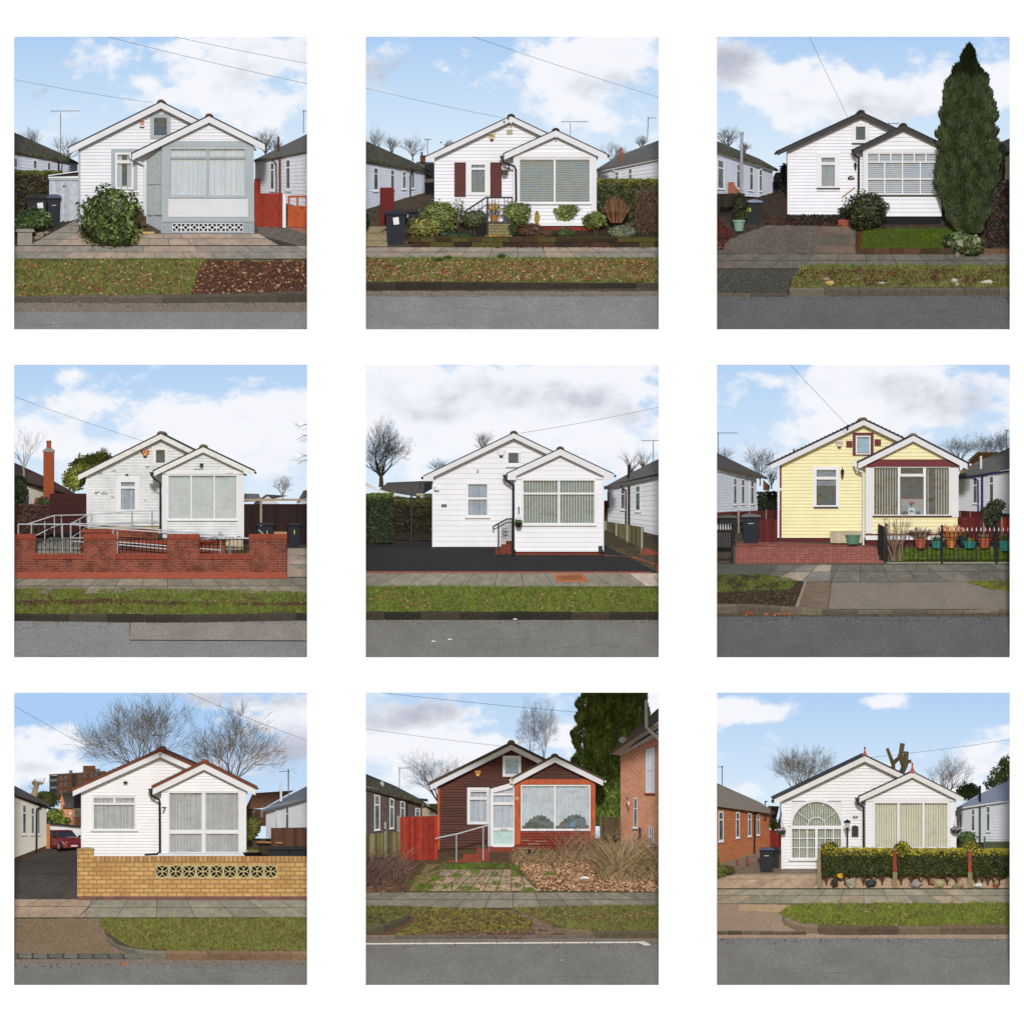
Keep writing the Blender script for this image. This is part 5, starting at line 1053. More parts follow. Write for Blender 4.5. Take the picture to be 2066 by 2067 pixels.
# ---------------------------------------------------------------- 4: weathered bungalow behind a red brick wall and ramp
def p4():
 panel(25,732)
 sky([(150,450,300,170,.8),(520,260,220,90,.6),(430,110,120,70,.35),(1020,380,200,130,.85),(1500,380,420,180,.9),(1800,330,300,200,.6),(650,560,500,150,.75),(1500,640,500,130,.7)],[(1400,600,500,120,.25)],hz=(.1,1))
 base_ground();road(1676,ASPH,None,None);ground_col('road_patch',wavy([(765,1688),(2080,1690),(2080,1806),(762,1800)],4,60),speck('road_patch',px(146,138,130),px(104,98,92),px(182,172,162),40,px(122,116,112)),.02)
 sm=MB();sm.tube([(766,1686,gy(1686) - .03),(763,1802,gy(1802) - .03),(1950,1808,gy(1808) - .03)],3,4);sm.build('road_seam',TARM,kind='structure',exact=True)
 ground_col('path',[(-120,1500),(2080,1500),(2080,1200),(1780,1200),(1780,1392),(-120,1392)],mat('path_base4',px(66,64,52),.95,.2,6),.006)
 slabs('pavement',[1396,1450,1500],150,cols=SLG,off=40,seed=33,gap=4);slabs('paving_slabs',[1205,1250,1310,1392],170,cols=SLC,seed=34,lims=lambda y: (1786,2040),off=60)
 vp=[(-120,1470),(1300,1475),(2080,1500),(2080,1640),(-120,1632)];ground_col('verge',wavy(vp,4),SOIL,.014);ground_col('wheel_rut',wavy([(-120,1548),(600,1530),(1300,1560),(2080,1552),(2080,1575),(1200,1582),(600,1562),(-120,1590)],6),BARE,.02)
 grass('grass',vp,13000,seed=41,cols=cr((130,148,58),(112,134,48),(152,160,80),(92,116,40)),dens=lambda x,y: .35 if 1535<y<1580 else 1,label='rutted green verge outside the ramp bungalow');litter('leaf_litter',vp,420,(4,9),seed=42,label='few dead leaves on the rutted verge')
 kerb([(-120,1632,1672),(1000,1634,1688),(2080,1622,1668)],9,KRD,seed=16,jig=4)
 CL=mat('weathered_white',px(216,219,220),.6,.06,2,col2=px(228,231,233));PEEL=mat('peeling_white',px(214,212,206),.8,.06,9,col2=px(228,228,224),th=(.3,.45))
 h=house('weathered white bungalow with peeling paint and three-pane bay behind a red brick wall',CL,19.5,(962,462),(424,730),34,478,1440,1060,(1240,548),(920,704),(1565,702),34,972,1502,1132,holes=[(690,762,804,962),(924,555,998,662)],pholes=[(1014,728,1460,1016)],bm_=PEEL,cap=mat('ridge_grey',px(120,104,92),.9,.2),plinth=mat('cream_plinth',px(200,190,160),.8,.1),plh=(80,90),ptop=728,ppitch=17,t=.034)
 Ym,Yp=h['Ym'],h['Yp'];board(h,'corner_board',WH,474,735,492,1060,Ym,.05)
 win(h,690,764,804,966,Ym,trim=(WH,20,12),hb=[810],bar=16,cur=('net',mat('blue_net',px(178,192,204),.8,.12,6)),seed=4,inner=[(694,766,800,808,6)]);win(h,920,556,998,660,Ym,trim=(PEEL,16),fw=10,gl=GLM)
 win(h,1008,726,1464,1020,Yp,fm=WH,fw=8,vb=[1163,1313],bar=9,cur=('vblind',mat('pale_blinds',px(214,222,214),.8,.05),16,None,.95),sill=(WH,8,8),gl=GL)
 board(h,'frieze_board',WH,974,696,1502,724,Yp,.05);board(h,'corner_post',WHB,974,732,1008,1138,Yp,.06);board(h,'corner_post',WHB,1462,732,1505,1138,Yp,.06);board(h,'base_board',WH,1008,1128,1480,1138,Yp,.06)
 pipe(h,'downpipe',BLK,[(910,735),(918,752),(962,780),(963,1086)],Yp,6.5,hopper=(908,728));pipe(h,'gutter',BLK,[(1578,714,Yp - .2),(1578,716,Yp+.6)],Yp,8)
 alarm(h,'tri',860,590,56,50,Ym,'ARC',mat('alarm_red',px(190,50,36),.5,.1),mat('strobe_dark_blue',(.02,.03,.08),.3),mat('alarm_orange',px(232,176,108),.5,.1))
 m=MB();m.box(1218,654,1242,670,Yp - .2,Yp - .05);m.tube([(1230,668,Yp - .12),(1230,682,Yp - .08)],4,6);m.build('floodlight',BLK,h);m=MB();m.prism([(730,722),(752,722),(748,732),(734,732)],Ym - .08,Ym);m.build('bulkhead_light',RUST,h)
 for k,(x,y,l) in enumerate([(532,838,34),(580,836,26),(530,850,20),(575,850,40),(638,872,18),(862,674,26),(640,700,30),(855,893,14),(1180,692,60),(1390,718,44),(560,716,22)]):
  m=MB();Yq=(Yp if x>970 else Ym) - .052;rnd=random.Random(k);p=[(x+l*t_/5,y+rnd.uniform(-2,2)) for t_ in range(6)];m.prism(p+[(a,b+2.2+rnd.random()*2) for a,b in p[::-1]],Yq,Yq+.02);m.build('peeled_patch',mat('bare_wood',px(110,100,90),.9,.3,20),h)
 # brick front wall
 RB=brick('red_wall_brick',px(158,76,56),px(132,58,44),px(140,110,94),.26,.082,.012,stain=(px(56,38,32),.85));RC=brick('red_soldier_brick',px(174,84,60),px(148,66,50),px(100,66,54),.085,.3,.012)
 w=thing('brick_wall','long red brick garden wall with four piers and railings, ramp bungalow','wall',880,1402);Y=gy(1402) - .03;m=MB();m.prism([(-60,1402),(-60,1275),(1545,1275),(1782,1278),(1782,1404)],Y,Y+.3)
 m.build('wall_body',RB,w);piers=[(-60,152),(464,678),(1006,1216),(1538,1782)];m=MB();c=MB()
 for a,b in piers:
  m=MB();m.box(a,1150,b,1275,Y - .01,Y+.31);m.build('pier',RB,w);c=MB();c.prism([(a-2,1150),(a-2,1120),(a+8,1113),(b-8,1113),(b+3,1120),(b+3,1150)],Y - .03,Y+.33);c.build('coping',RC,w)
 for a,b in ((152,464),(678,1006),(1216,1540)):
  c=MB();c.box(a-8,1240,b+2,1276,Y - .04,Y+.34);c.build('coping',RC,w);c=MB()
  c.tube([(a,1150,Y+.12),(b,1150,Y+.12)],2.2,4)
  n=int((b-a)/26)
  for k in range(n): x=a+12+26*k;c.tube([(x,1148-12*math.sin(math.pi*k/n),Y+.12),(x,1240,Y+.12)],1.8,4)
  c.tube([(lerp(a,b,.3)+26*math.cos(t_*.5),1150-16*math.sin(t_*.5),Y+.12) for t_ in range(7)],1.6,4);c.build('iron_railing',BLKI,w)
 b=MB();b.box(-60,1360,1782,1402,Y - .012,Y);b.build('base_course',brick('bright_base_brick',px(176,88,66),px(164,78,60),px(160,100,80),.28,.09),w)
 w2=MB();Y2=gy(1260)+.1;w2.box(440,1083,945,1260,Y2,Y2+.2);w2.box(700,1150,1385,1262,Y2 - .3,Y2 - .15);w2.build('ramp_wall',RB,label='inner red brick retaining wall of the ramp behind the railings',cat='wall');cc=MB();cc.box(440,1080,945,1104,Y2 - .03,Y2+.2);cc.box(700,1148,1385,1180,Y2 - .33,Y2 - .15);cc.build('ramp_coping',RC,label='soldier brick coping along the ramp wall',cat='coping')
 ground_col('ramp',[(160,1240),(470,1240),(470,1130),(300,1110),(160,1180)],mat('ramp_concrete',px(142,138,130),.9,.15),.02)
 s=MB();s.box(946,1110,976,1142,Y2 - .1,Y2);s.build('black_box',BLK,label='small black box at the foot of the bay downpipe',cat='box')
 rl=thing('ramp_handrail','zig-zag galvanised tubular handrails along the access ramp','railing',700,1240,Y+.25);ya,yb,yc=Y+.2,Y+.55,Y+.9
 segs=[[(40,1110,ya),(40,1050,ya),(380,1050,ya),(655,1080,ya),(1540,1142,ya)],[(95,1050,yb),(270,993,yb+.1),(480,988,yc)],[(380,1046,yb),(482,990,yc),(780,964,yc),(948,962,yc)],[(380,1042,yb),(700,1062,yb),(1400,1128,yb)],
   [(155,1152,ya),(330,1154,ya),(480,1168,ya)],[(380,1140,yb),(480,1140,yb),(475,1070,yc),(380,1140,yb)],[(480,1072,yc),(600,1055,yc),(900,1040,yc)],[(155,1122,yb),(270,1065,yb),(320,1050,yc)],[(686,1165,ya),(1002,1190,ya)],[(686,1182,ya),(1002,1212,ya)],[(1220,1208,ya),(1350,1218,ya)],[(1220,1150,ya),(1340,1142,ya),(1540,1142,ya)]]
 for q in segs: m=MB();m.tube(q,4.6 if q[0][2]<yb else 4,7);m.build('rail',GALV,rl)
 for x,a,b_,Yq,r in [(125,1050,1110,ya,5),(210,1030,1240,yb,4),(272,993,1130,yb,4),(316,990,1120,yc,4),(325,1052,1235,ya,6),(380,1050,1235,ya,5.5),(438,1020,1160,yb,4),(482,990,1060,yc,4),(512,990,1040,yc,4),(655,1085,1115,ya,5),(683,1095,1240,ya,5.5),(775,964,1084,yc,5),(905,962,1084,yc,5),(1356,1145,1240,ya,5.5),(1412,1148,1240,ya,6),(40,1050,1112,ya,6)]: m=MB();m.tube([(x,a,Yq),(x,b_,Yq)],r,7);m.build('upright',GALV,rl)
 for x,y in ((1340,1110),(1600,1100)): m=MB();m.tube([(x,y-12,Yp - .5),(x+30,y+14,Yp - .6)],5,6);m.build('rail_end',GALV,label='short sloping rail end, %s' % ('in front of the bay' if x<1500 else 'above the right brick pier'),cat='railing')
 # left and right surroundings
 fence('very dark red boarded side fence left of the ramp bungalow',244,850,482,1110,gy(1160),None,15,cr((62,28,26)),5,hor=True,name='side_fence')
 nb,w_=neighbour('weathered bungalow with dark roof beyond the left hedge, ramp side',(-80,740,1060,5),(330,850,990,6.4),mat('yellowed_white',px(212,206,192),.7,.1),20,[(-80,715,4.8),(425,858,6.1),(250,760,6.6),(20,655,7.4),(-80,615,7.4)],mat('brown_tiles',px(84,62,56),.9,.25,8,.4),[(112,92,.1,.9)],gut=BLK)
 t=thing('brick_chimney','tall orange brick chimney stack with red clay pot','chimney',238,880,5.2);m=MB();m.box(203,578,272,880,5.1,5.5);m.build('stack',brick('orange_chimney_brick',px(190,92,52),px(168,78,46),px(130,80,60),.12,.058),t);m=MB();m.prism([(199,582),(199,570),(220,556),(254,556),(276,570),(276,582)],5.06,5.54);m.build('cap',CONC,t);m=MB();m.lathe(238,5.3,[(17,556),(15,530),(17,507),(12,506)],12);m.build('chimney_pot',TERRA,t)
 bm2=thing('lean_to_wall','low red brick wall sloping down beside the chimney','wall',190,960,5);m=MB();m.prism([(130,960),(150,875),(246,875),(246,960)],5.0,5.1);m.build('wall',RB,bm2)
 bush('ivy','green plant growing over the low wall by the chimney','plant',[(205,905,40,34)],260,8,cr((98,112,70),(76,92,54)),940,seed=4,Y=4.9)
 bush('evergreen_shrub','dark evergreen shrub at the left edge above the brown hedge','shrub',[(45,830,62,100)],900,10,cr((50,66,34),(40,54,28),(70,88,44)),930,seed=5,Y=4.7)
 hedge('brown_hedge','clipped reddish-brown hedge at the left edge by the handrail',-60,925,240,1120,gy(1150),.5,2600,8,cr((84,56,44),(66,46,38),(102,70,54)),7,None,y0b=930)
 bush('round_tree','yellow-green evergreen tree behind the left roof slope of the ramp bungalow','tree',[(520,690,160,100),(400,760,80,80),(580,640,90,60)],2600,13,cr((168,172,80),(136,148,64),(190,192,104),(104,118,54)),860,seed=6,Y=8)
 bare_tree('slim bare tree at the left edge by the chimney, ramp bungalow',75,740,395,.75,13,5.6,thick=7,kids=2);bare_tree('faint bare branches behind the green tree',590,640,545,.8,7,9,thick=3)
 bare_tree('small bare tree over the right-hand dark fence',1755,890,725,1.0,9,8.8,thick=5);br=thing('bare_branches','bare branches reaching in from the right edge of the sky','branches',1930,700,6);m=MB();rnd=random.Random(4)
 for y in (400,470,600,630):
  m.tube([(1980,y+30,6),(1900,y,6),(1850,y+30,6)],[3,2.4,1.2],4,TRC[0])
  for k in range(5): a=rnd.uniform(1840,1940);m.tube([(a,y+12,6),(a-rnd.uniform(10,60),y+rnd.uniform(-30,60),6)],1.2,3,TRC[1])
 m.build('branches',TWIG,br)
 fence('very dark brown tall fence on the right of the ramp bungalow',1505,918,1990,1195,gy(1195)+.2,None,22,cr((44,28,26),(38,24,23)),6,name='tall_fence');t=thing('timber_pergola','weathered timber post and beam in front of the dark fence','pergola',1700,1060,gy(1200));m=MB();m.box(1490,884,1990,898,gy(1200),gy(1200)+.1,px(168,150,128));m.build('beam',TIMBER,t);m=MB();m.box(1608,898,1622,1060,gy(1200)+.02,gy(1200)+.09,px(158,142,122));m.build('post',TIMBER,t)
 for k,(a,b_,c_,l) in enumerate([(1505,1600,852,'distant dark roof immediately right of the bay, ramp bungalow'),(1570,1730,856,'distant white gable peeping over the timber beam'),(1850,1990,800,'distant white gable at the far right edge over the fence')]):
  t=thing('distant_house',l,'house',(a+b_)/2,960,8.2+.2*k);m=MB();xm=(a+b_)/2 if k<2 else 1990
  if k: m.prism([(a,960),(a,915),(xm,c_+6),(b_,915 if k<2 else c_+6),(b_,960)],8.2+.2*k,8.3+.2*k);m.build('gable_wall',NW,t);m=MB()
  m.poly([(a-8,915,8.1+.2*k),(xm,c_,8.1+.2*k),(b_+60,c_+8,8.9),(a+40,c_+30,8.9)]) if k else m.poly([(a,905,8.1),(b_+20,900,8.1),(b_,c_,8.8),(a,c_-2,8.8)]);m.build('roof',ROOFG,t)
 wheelie_bin('navy wheelie bin with yellow 1 half hidden by the right brick pier',1585,1700,1036,1200,NAVY,txt=('1',1655,1104,27),mark=False,Y=gy(1195));wheelie_bin('dark wheelie bin with yellow 1 standing alone by the dark fence',1788,1872,1038,1202,NAVY,txt=('1',1832,1100,30),mark=False)
 m=MB();m.box(1700,1098,1782,1116,gy(1200) - .3,gy(1200) - .15);m.build('timber_offcut',mat('board_wood',px(176,140,100),.8,.15),label='pale board lying behind the right brick pier',cat='board')
 grass('weeds',[(480,1404),(560,1404),(560,1380),(480,1380)],50,seed=44,label='weed tuft at the foot of the brick wall left of centre');grass('weeds',[(780,1404),(1300,1404),(1300,1386),(780,1386)],160,seed=45,label='weeds along the foot of the brick wall')
 wire('thin telephone wires from the left edge to the gable of the ramp bungalow',[(0,215),(850,510)],6)
# ---------------------------------------------------------------- 5: white bungalow with black tarmac forecourt
def p5():
 panel(735,732)
 sky([(700,200,800,200,.7),(1500,150,600,220,.7),(150,170,300,200,.7),(1000,500,900,160,.55),(1600,620,300,140,.4)],[(520,270,380,120,.42),(1100,190,560,100,.3),(1500,280,400,120,.35),(500,360,300,50,.3),(1750,380,260,80,.35)],base=.28,gbase=.02)
 base_ground();road(1670,ASPW,None,None);ground_col('path',[(-120,1480),(2080,1480),(2080,1352),(-120,1352)],mat('path_base5',px(70,70,54),.95,.2,6),.006)
 slabs('pavement',[1366,1455],168,cols=cr((142,136,122),(150,144,130),(136,131,118)),off=60,seed=53,gap=4);slabs('pavement',[1368,1450],180,cols=cr((196,182,168),),off=0,seed=3,lims=lambda y: (lerp(1722,1830,(y-1368)/82),2040),lift=.022)
 ground_col('forecourt',[(-120,1355),(1900,1360),(1560,1185),(1400,1200),(440,1200),(440,1165),(60,1168),(-120,1200)],TARM,.012);ground_col('brick_edging',[(-120,1355),(-120,1365),(1860,1368),(1860,1358)],brick('edge_brick',px(178,104,84),px(160,90,74),px(110,84,70),.1,.2),.02)
 ground_col('brick_edging',[(1760,1262),(1880,1305),(1880,1312),(1730,1262),(1560,1255),(1560,1250)],brick('edge_brick2',px(178,104,84),px(160,90,74),px(110,84,70),.1,.1),.024);ground_col('brick_edging',[(-120,1205),(-120,1190),(140,1150),(165,1158)],RC5,.024)
 vp=[(-120,1450),(2080,1465),(2080,1618),(-120,1618)];ground_col('verge',wavy(vp,4),SOILV5,.014);grass('grass',vp,17000,(10,22),cols=cr((132,148,62),(112,132,50),(156,166,88),(88,108,42)),seed=51,label='lush green verge outside the tarmac-forecourt bungalow');litter('leaf_litter',[(-120,1480),(2080,1480),(2080,1600),(-120,1600)],750,(5,11),seed=52,label='scattered dead leaves on the lush verge')
 kerb([(-120,1615,1668),(2080,1618,1668)],9,cr((62,56,46),(52,48,40),(74,66,54)),seed=17,jig=4)
 g=thing('drain_cover','rusty drain grating set in the pavement of the tarmac-forecourt bungalow','drain cover',1345,1424);m=MB()
 m.poly([(1245,1424,gy(1424) - .04),(1462,1424,gy(1424) - .04),(1425,1374,gy(1374) - .04),(1232,1374,gy(1374) - .04)]);m.build('frame',mat('rusty_iron',px(178,112,76),.8,.2),g);m=MB()
 for k in range(22): x=1250+k*7.6;m.poly([(x+1,1412,gy(1412) - .048),(x+4.5,1412,gy(1412) - .048),(x+3.5,1382,gy(1382) - .048),(x,1382,gy(1382) - .048)])
 m.build('grate_slots',RUST,g)
 CL=white('cladding_tarmac_house',234,235,243,.02,.35)
 h=house('bright white bungalow with wide smooth boards and a black tarmac forecourt',CL,34,(971,458),(392,735),34,443,1500,1196,(1272,560),(930,720),(1612,722),42,976,1550,1228,holes=[(668,782,805,1000),(930,580,1010,665)],pholes=[(1032,762,1500,1044)],cap=mat('ridge_dark',px(86,78,70),.9,.2),plinth=brick('plinth_brick5',px(150,66,52),px(130,54,44),px(110,70,60)),plh=(24,30),ptop=755,t=.016,rt=7,endcut=56,ppitch=31)
 Ym,Yp=h['Ym'],h['Yp'];win(h,664,778,808,1002,Ym,fw=12,hb=[882],bar=14,cur=('net',mat('blue_net',())),sill=(WH2,9,10),gl=GL,seed=8);win(h,928,578,1008,670,Ym,fw=8,gl=GLM,sill=(WH2,10,8))
 win(h,1024,757,1502,1050,Yp,fm=WH2,fw=9,vb=[1264],hb=[850],bar=12,cur=('vblind',mat('sage_blinds',px(186,196,184),.8,.06),18,None,.62),sill=(WH2,10,6),gl=GL)
 for x in (974,1546): board(h,'corner_post',WH2,x,755,x+9,1228,Yp,.04)
 board(h,'corner_post',WH2,441,748,452,1198,Ym,.04);board(h,'base_board',WH2,976,1216,1552,1228,Yp,.05);board(h,'frieze_board',WH2,990,742,1552,757,Yp,.04)
 pipe(h,'downpipe',BLK,[(914,745),(922,765),(968,795),(968,1250)],Yp - .05,8,hopper=(914,744));pipe(h,'gutter',BLK,[(376,748,Ym - .2),(376,750,Ym+1)],Ym,9);pipe(h,'gutter',BLK,[(1628,735,Yp - .2),(1628,737,Yp+.6)],Yp,8)
 alarm(h,'shield',889,588,52,50,Ym,'',white('alarm_white',222,228,236),mat('strobe_navy',(.01,.01,.05),.2),WH)
 pl=MB();pl.box(502,920,534,937,Ym - .05,Ym);po=pl.build('number_plate',BLK,h);text(po,'2',519,929,13,Ym - .054,WH2,'house_number')
 m=MB();m.tube([(736,690,Ym - .12),(736,706,Ym - .08)],7,8);m.build('camera_dome',WH2,h);m=MB();m.box(453,800,470,812,Ym - .12,Ym);m.prism([(452,814),(486,818),(484,830),(456,828)],Ym - .16,Ym - .02);m.build('security_light',WH,h)
 st=thing('brick_steps','red brick entrance steps with a curved iron handrail','steps',900,1255,gy(1250));RS=brick('step_brick5',px(140,66,52),px(120,54,44),px(100,66,56),.12,.08);Ys=gy(1250)
 for k,(x,y) in enumerate([(850,1205),(888,1180),(922,1158)]): m=MB();m.box(x,y,968,1246,Ys+.04*k,Ys+.3);m.build('step',RS,st)
 m=MB();m.tube([(845,1080,Ys),(836,1076,Ys),(838,1064,Ys),(870,1046,Ys),(925,1016,Ys),(965,1014,Ys)],5,6);m.tube([(872,1046,Ys),(872,1238,Ys)],5,6);m.tube([(962,1015,Ys),(962,1250,Ys)],7,6);m.build('handrail',BLKI,st);m=MB()
 for x in (892,906,920,934,946): m.tube([(x,1036-(x-892)*.35,Ys),(x,1190-(x-892)*.4,Ys)],2,4)
 for cx in (908,926):
  for cy in (1085,1112): m.tube([(cx+10*math.cos(a*.7),cy+11*math.sin(a*.7),Ys) for a in range(10)],1.8,4)
 m.build('baluster',BLKI,st)
 m=MB();m.box(1520,1190,1546,1230,Yp - .12,Yp - .05);m.build('meter_box',BLK,label='small black box at the right corner of the white bay',cat='box')
 t=thing('hanging_basket','small hanging pot with trailing plant beside the white bay window','hanging basket',1003,1070,Yp - .25);m=MB();m.lathe(1003,Yp - .22,[(16,1070),(24,1042),(20,1040)],12);m.build('pot',BLK,t);foliage([(1000,1036,26,15)],130,8,cr((70,92,50),(96,116,70)),Yp - .22,2,core=.5).build('foliage',LEAF,t);m=MB();m.tube([(985,1035,Yp - .22),(1003,965,Yp - .2),(1018,1035,Yp - .22)],1.2,4);m.tube([(1003,935,Yp - .06),(1003,975,Yp - .1)],4,5);m.build('bracket',BLKI,t)
 gt=thing('iron_gates','tall black spear-topped iron gates across the side drive','gate',300,1165,gy(1165));Yg=gy(1165);m=MB()
 for k in range(26):
  x=166+k*10.8;yt=862 if x<310 else 862;yt=880-26*math.sin((x-166)/140*3.14) if x<306 else 880-26*math.sin((x-306)/136*3.14);m.tube([(x,yt-12,Yg),(x,1165,Yg)],[.6,2.2],4)
 m.build('bars',BLKI,gt);m=MB()
 for y in (880,1000,1155): m.tube([(160,y,Yg),(440,y,Yg)],3,4)
 for x in (306,440,164): m.tube([(x,850,Yg),(x,1170,Yg)],6,6)
 m.build('gate_frame',BLKI,gt)
 hedge('privet_hedge','tall dark green hedge at the left edge beside the iron gates',-80,862,190,1170,gy(1185),.6,5200,7,cr((50,66,34),(38,54,28),(68,84,44),(56,60,34)),3,cr((110,128,50),(88,110,42)),y0b=850);hedge('brown_green_hedge','long hedge running back behind the black iron gates',150,872,440,1120,gy(1110),.3,2400,9,cr((74,66,34),(62,60,32),(90,82,44)),4,cr((120,118,50),),y0b=900)
 dr=thing('dark_roofed_bungalow','dark tiled roof bungalow behind the iron gates','bungalow',300,900,7.5);m=MB();m.box(340,850,450,940,7.2,7.3);m.build('wall',mat('cream_render',px(212,200,170),.8,.05),dr);m=MB();m.poly([(90,830,7.1),(352,872,7.1),(448,815,7.6),(448,765,8.2),(150,778,8.2)]);m.build('roof',ROOFD,dr);m=MB();m.tube([(362,805,7.5),(362,775,7.5)],4,6);m.build('roof_vent',BLK,dr)
 wg=thing('white_gabled_building','sliver of a white bargeboarded building at the left edge','building',0,860,6.8);m=MB();m.prism([(-60,860),(-60,768),(10,778),(95,822),(250,870),(240,880),(90,838),(10,800),(10,860)],6.8,6.9);m.build('gable',WH,wg)
 nb,w=neighbour('white neighbour bungalow with black flue, right of the tarmac forecourt',(1990,738,1195,4.4),(1578,822,1085,5.7),NW,12,[(1990,718,4.2),(1556,808,5.5),(1700,730,6.2),(1911,625,6.8),(1990,590,7)],ROOFG,[(1592,1578,.05,.5,0),(1694,1664,.04,.5),(1792,1758,.04,.52)],[('downpipe',mat('brown_pipe',px(74,52,44),.5),[(1662,-.03,.13),(1680,.05,.1),(1698,.1,.07),(1698,.85,.05)],6),('flue_pipe',BLK,[(1718,.02,.1),(1718,.92,.08)],8)],gut=BLK,fascia=(WH2,.07),plinth=(VOID,.06))
 m=MB();m.tube([(1716,760,5.5),(1716,664,5.5)],7,8);m.build('flue_pipe',BLK,nb);FC=cr((118,112,84),(100,96,72),(132,126,98))
 fence('weathered woven panel fence with concrete posts right of the tarmac forecourt',1556,1028,1812,1180,5.2,3.45,22,FC,5,posts=[(1565,1028,1190,9),(1636,1038,1206,10),(1706,1052,1222,11),(1802,1066,1245,16)],pcol=px(160,156,140),name='woven_fence',y0b=1068,y1b=1245)
 m=MB();m.box(1556,896,1580,1030,5.6,5.65,px(76,44,40));m.build('dark_gate',TIMBER,label='narrow dark red gate sliver behind the woven fence',cat='gate')
 w_=MB();w_.prism([(1796,1245),(1800,1200),(1990,1250),(1990,1330),(1796,1250)],gy(1250),gy(1250)+.2);w_.build('low_brick_wall',RC5,label='low red brick wall at the right edge of the forecourt',cat='wall');w_=MB();w_.box(1892,1302,1990,1362,gy(1362) - .05,gy(1362)+.2);w_.build('brick_pier',RC5,label='stub of red brick pier at the right edge by the pavement',cat='pier')
 bare_tree('big spreading bare tree on the left behind the hedge',110,810,335,1.1,21,8.6,thick=15,cols=cr((92,86,62),(76,70,52),(110,102,78)),levels=6);bare_tree('faint bare tree behind the left roof slope of the tarmac-forecourt bungalow',770,600,440,1.0,22,9.2,thick=4);bare_tree('bare tree touching the left eave of the tarmac-forecourt bungalow',490,760,615,.9,23,9,thick=6)
 bare_tree('pollarded bare tree above the right neighbour roof, nearer the bay',1730,760,556,.45,24,8.8,thick=9,kids=2);bare_tree('pollarded bare tree beside the aerial at the right edge',1815,740,535,.5,25,8.9,thick=9,kids=2)
 aerial('television aerial at the right edge above the pollarded trees',1876,640,505,1800,1912,7,10,yagi_y=507);wire('telephone wire from the gable rising to the right edge, tarmac-forecourt bungalow',[(1000,460),(1930,285)],8,3.3,2.5)
 for k,(x,y,l) in enumerate([(980,1666,'white litter scrap at the kerb, tarmac-forecourt bungalow'),(556,1797,'tiny white scrap on the road, right one'),(450,1810,'tiny white scrap on the road, left one')]):m=MB();m.poly([(x-14,y+4,gy(y) - .05),(x+14,y+2,gy(y) - .05),(x+10,y-4,gy(y) - .05),(x-10,y-4,gy(y) - .05)]);m.build('paper_scrap',WH,label=l,cat='litter')
RC5=brick('forecourt_brick',px(160,78,60),px(140,64,50),px(120,84,72),.2,.075);SOILV5=mat('green_verge_soil',px(80,84,40),.95,.3,6,.3,col2=px(104,118,48))

# ---------------------------------------------------------------- 6: yellow bungalow with maroon trim
def railing(label,x0,x1,yt,yb,Y,step,posts,tipm=None,tips=True,tiph=26):
 t=thing('iron_railing_fence',label,'railing',(x0+x1)/2,yb,Y);m=MB()
 n=int((x1-x0)/step)
 for k in range(n+1): x=x0+k*step;m.tube([(x,yt-4,Y),(x,yb,Y)],2,5)
 m.build('bars',BLKI,t);m=MB()
 for y in (yt+8,yb-14): m.tube([(x0,y,Y),(x1,y,Y)],3,5)
 m.build('rail',BLKI,t)
 if tips:
  m=MB()
  for k in range(n+1): x=x0+k*step;m.lathe(x,Y,[(1.5,yt-2),(4.2,yt-10),(2,yt-tiph+4),(.4,yt-tiph-4)],6)
  m.build('finials',tipm or WH,t)
 for x,a,b in posts: p=MB();p.tube([(x,a,Y),(x,b,Y)],8.5,8);p.lathe(x,Y,[(3,a),(10,a-8),(10,a-14),(3,a-22)],8);p.build('post',BLKI,t)
 return t
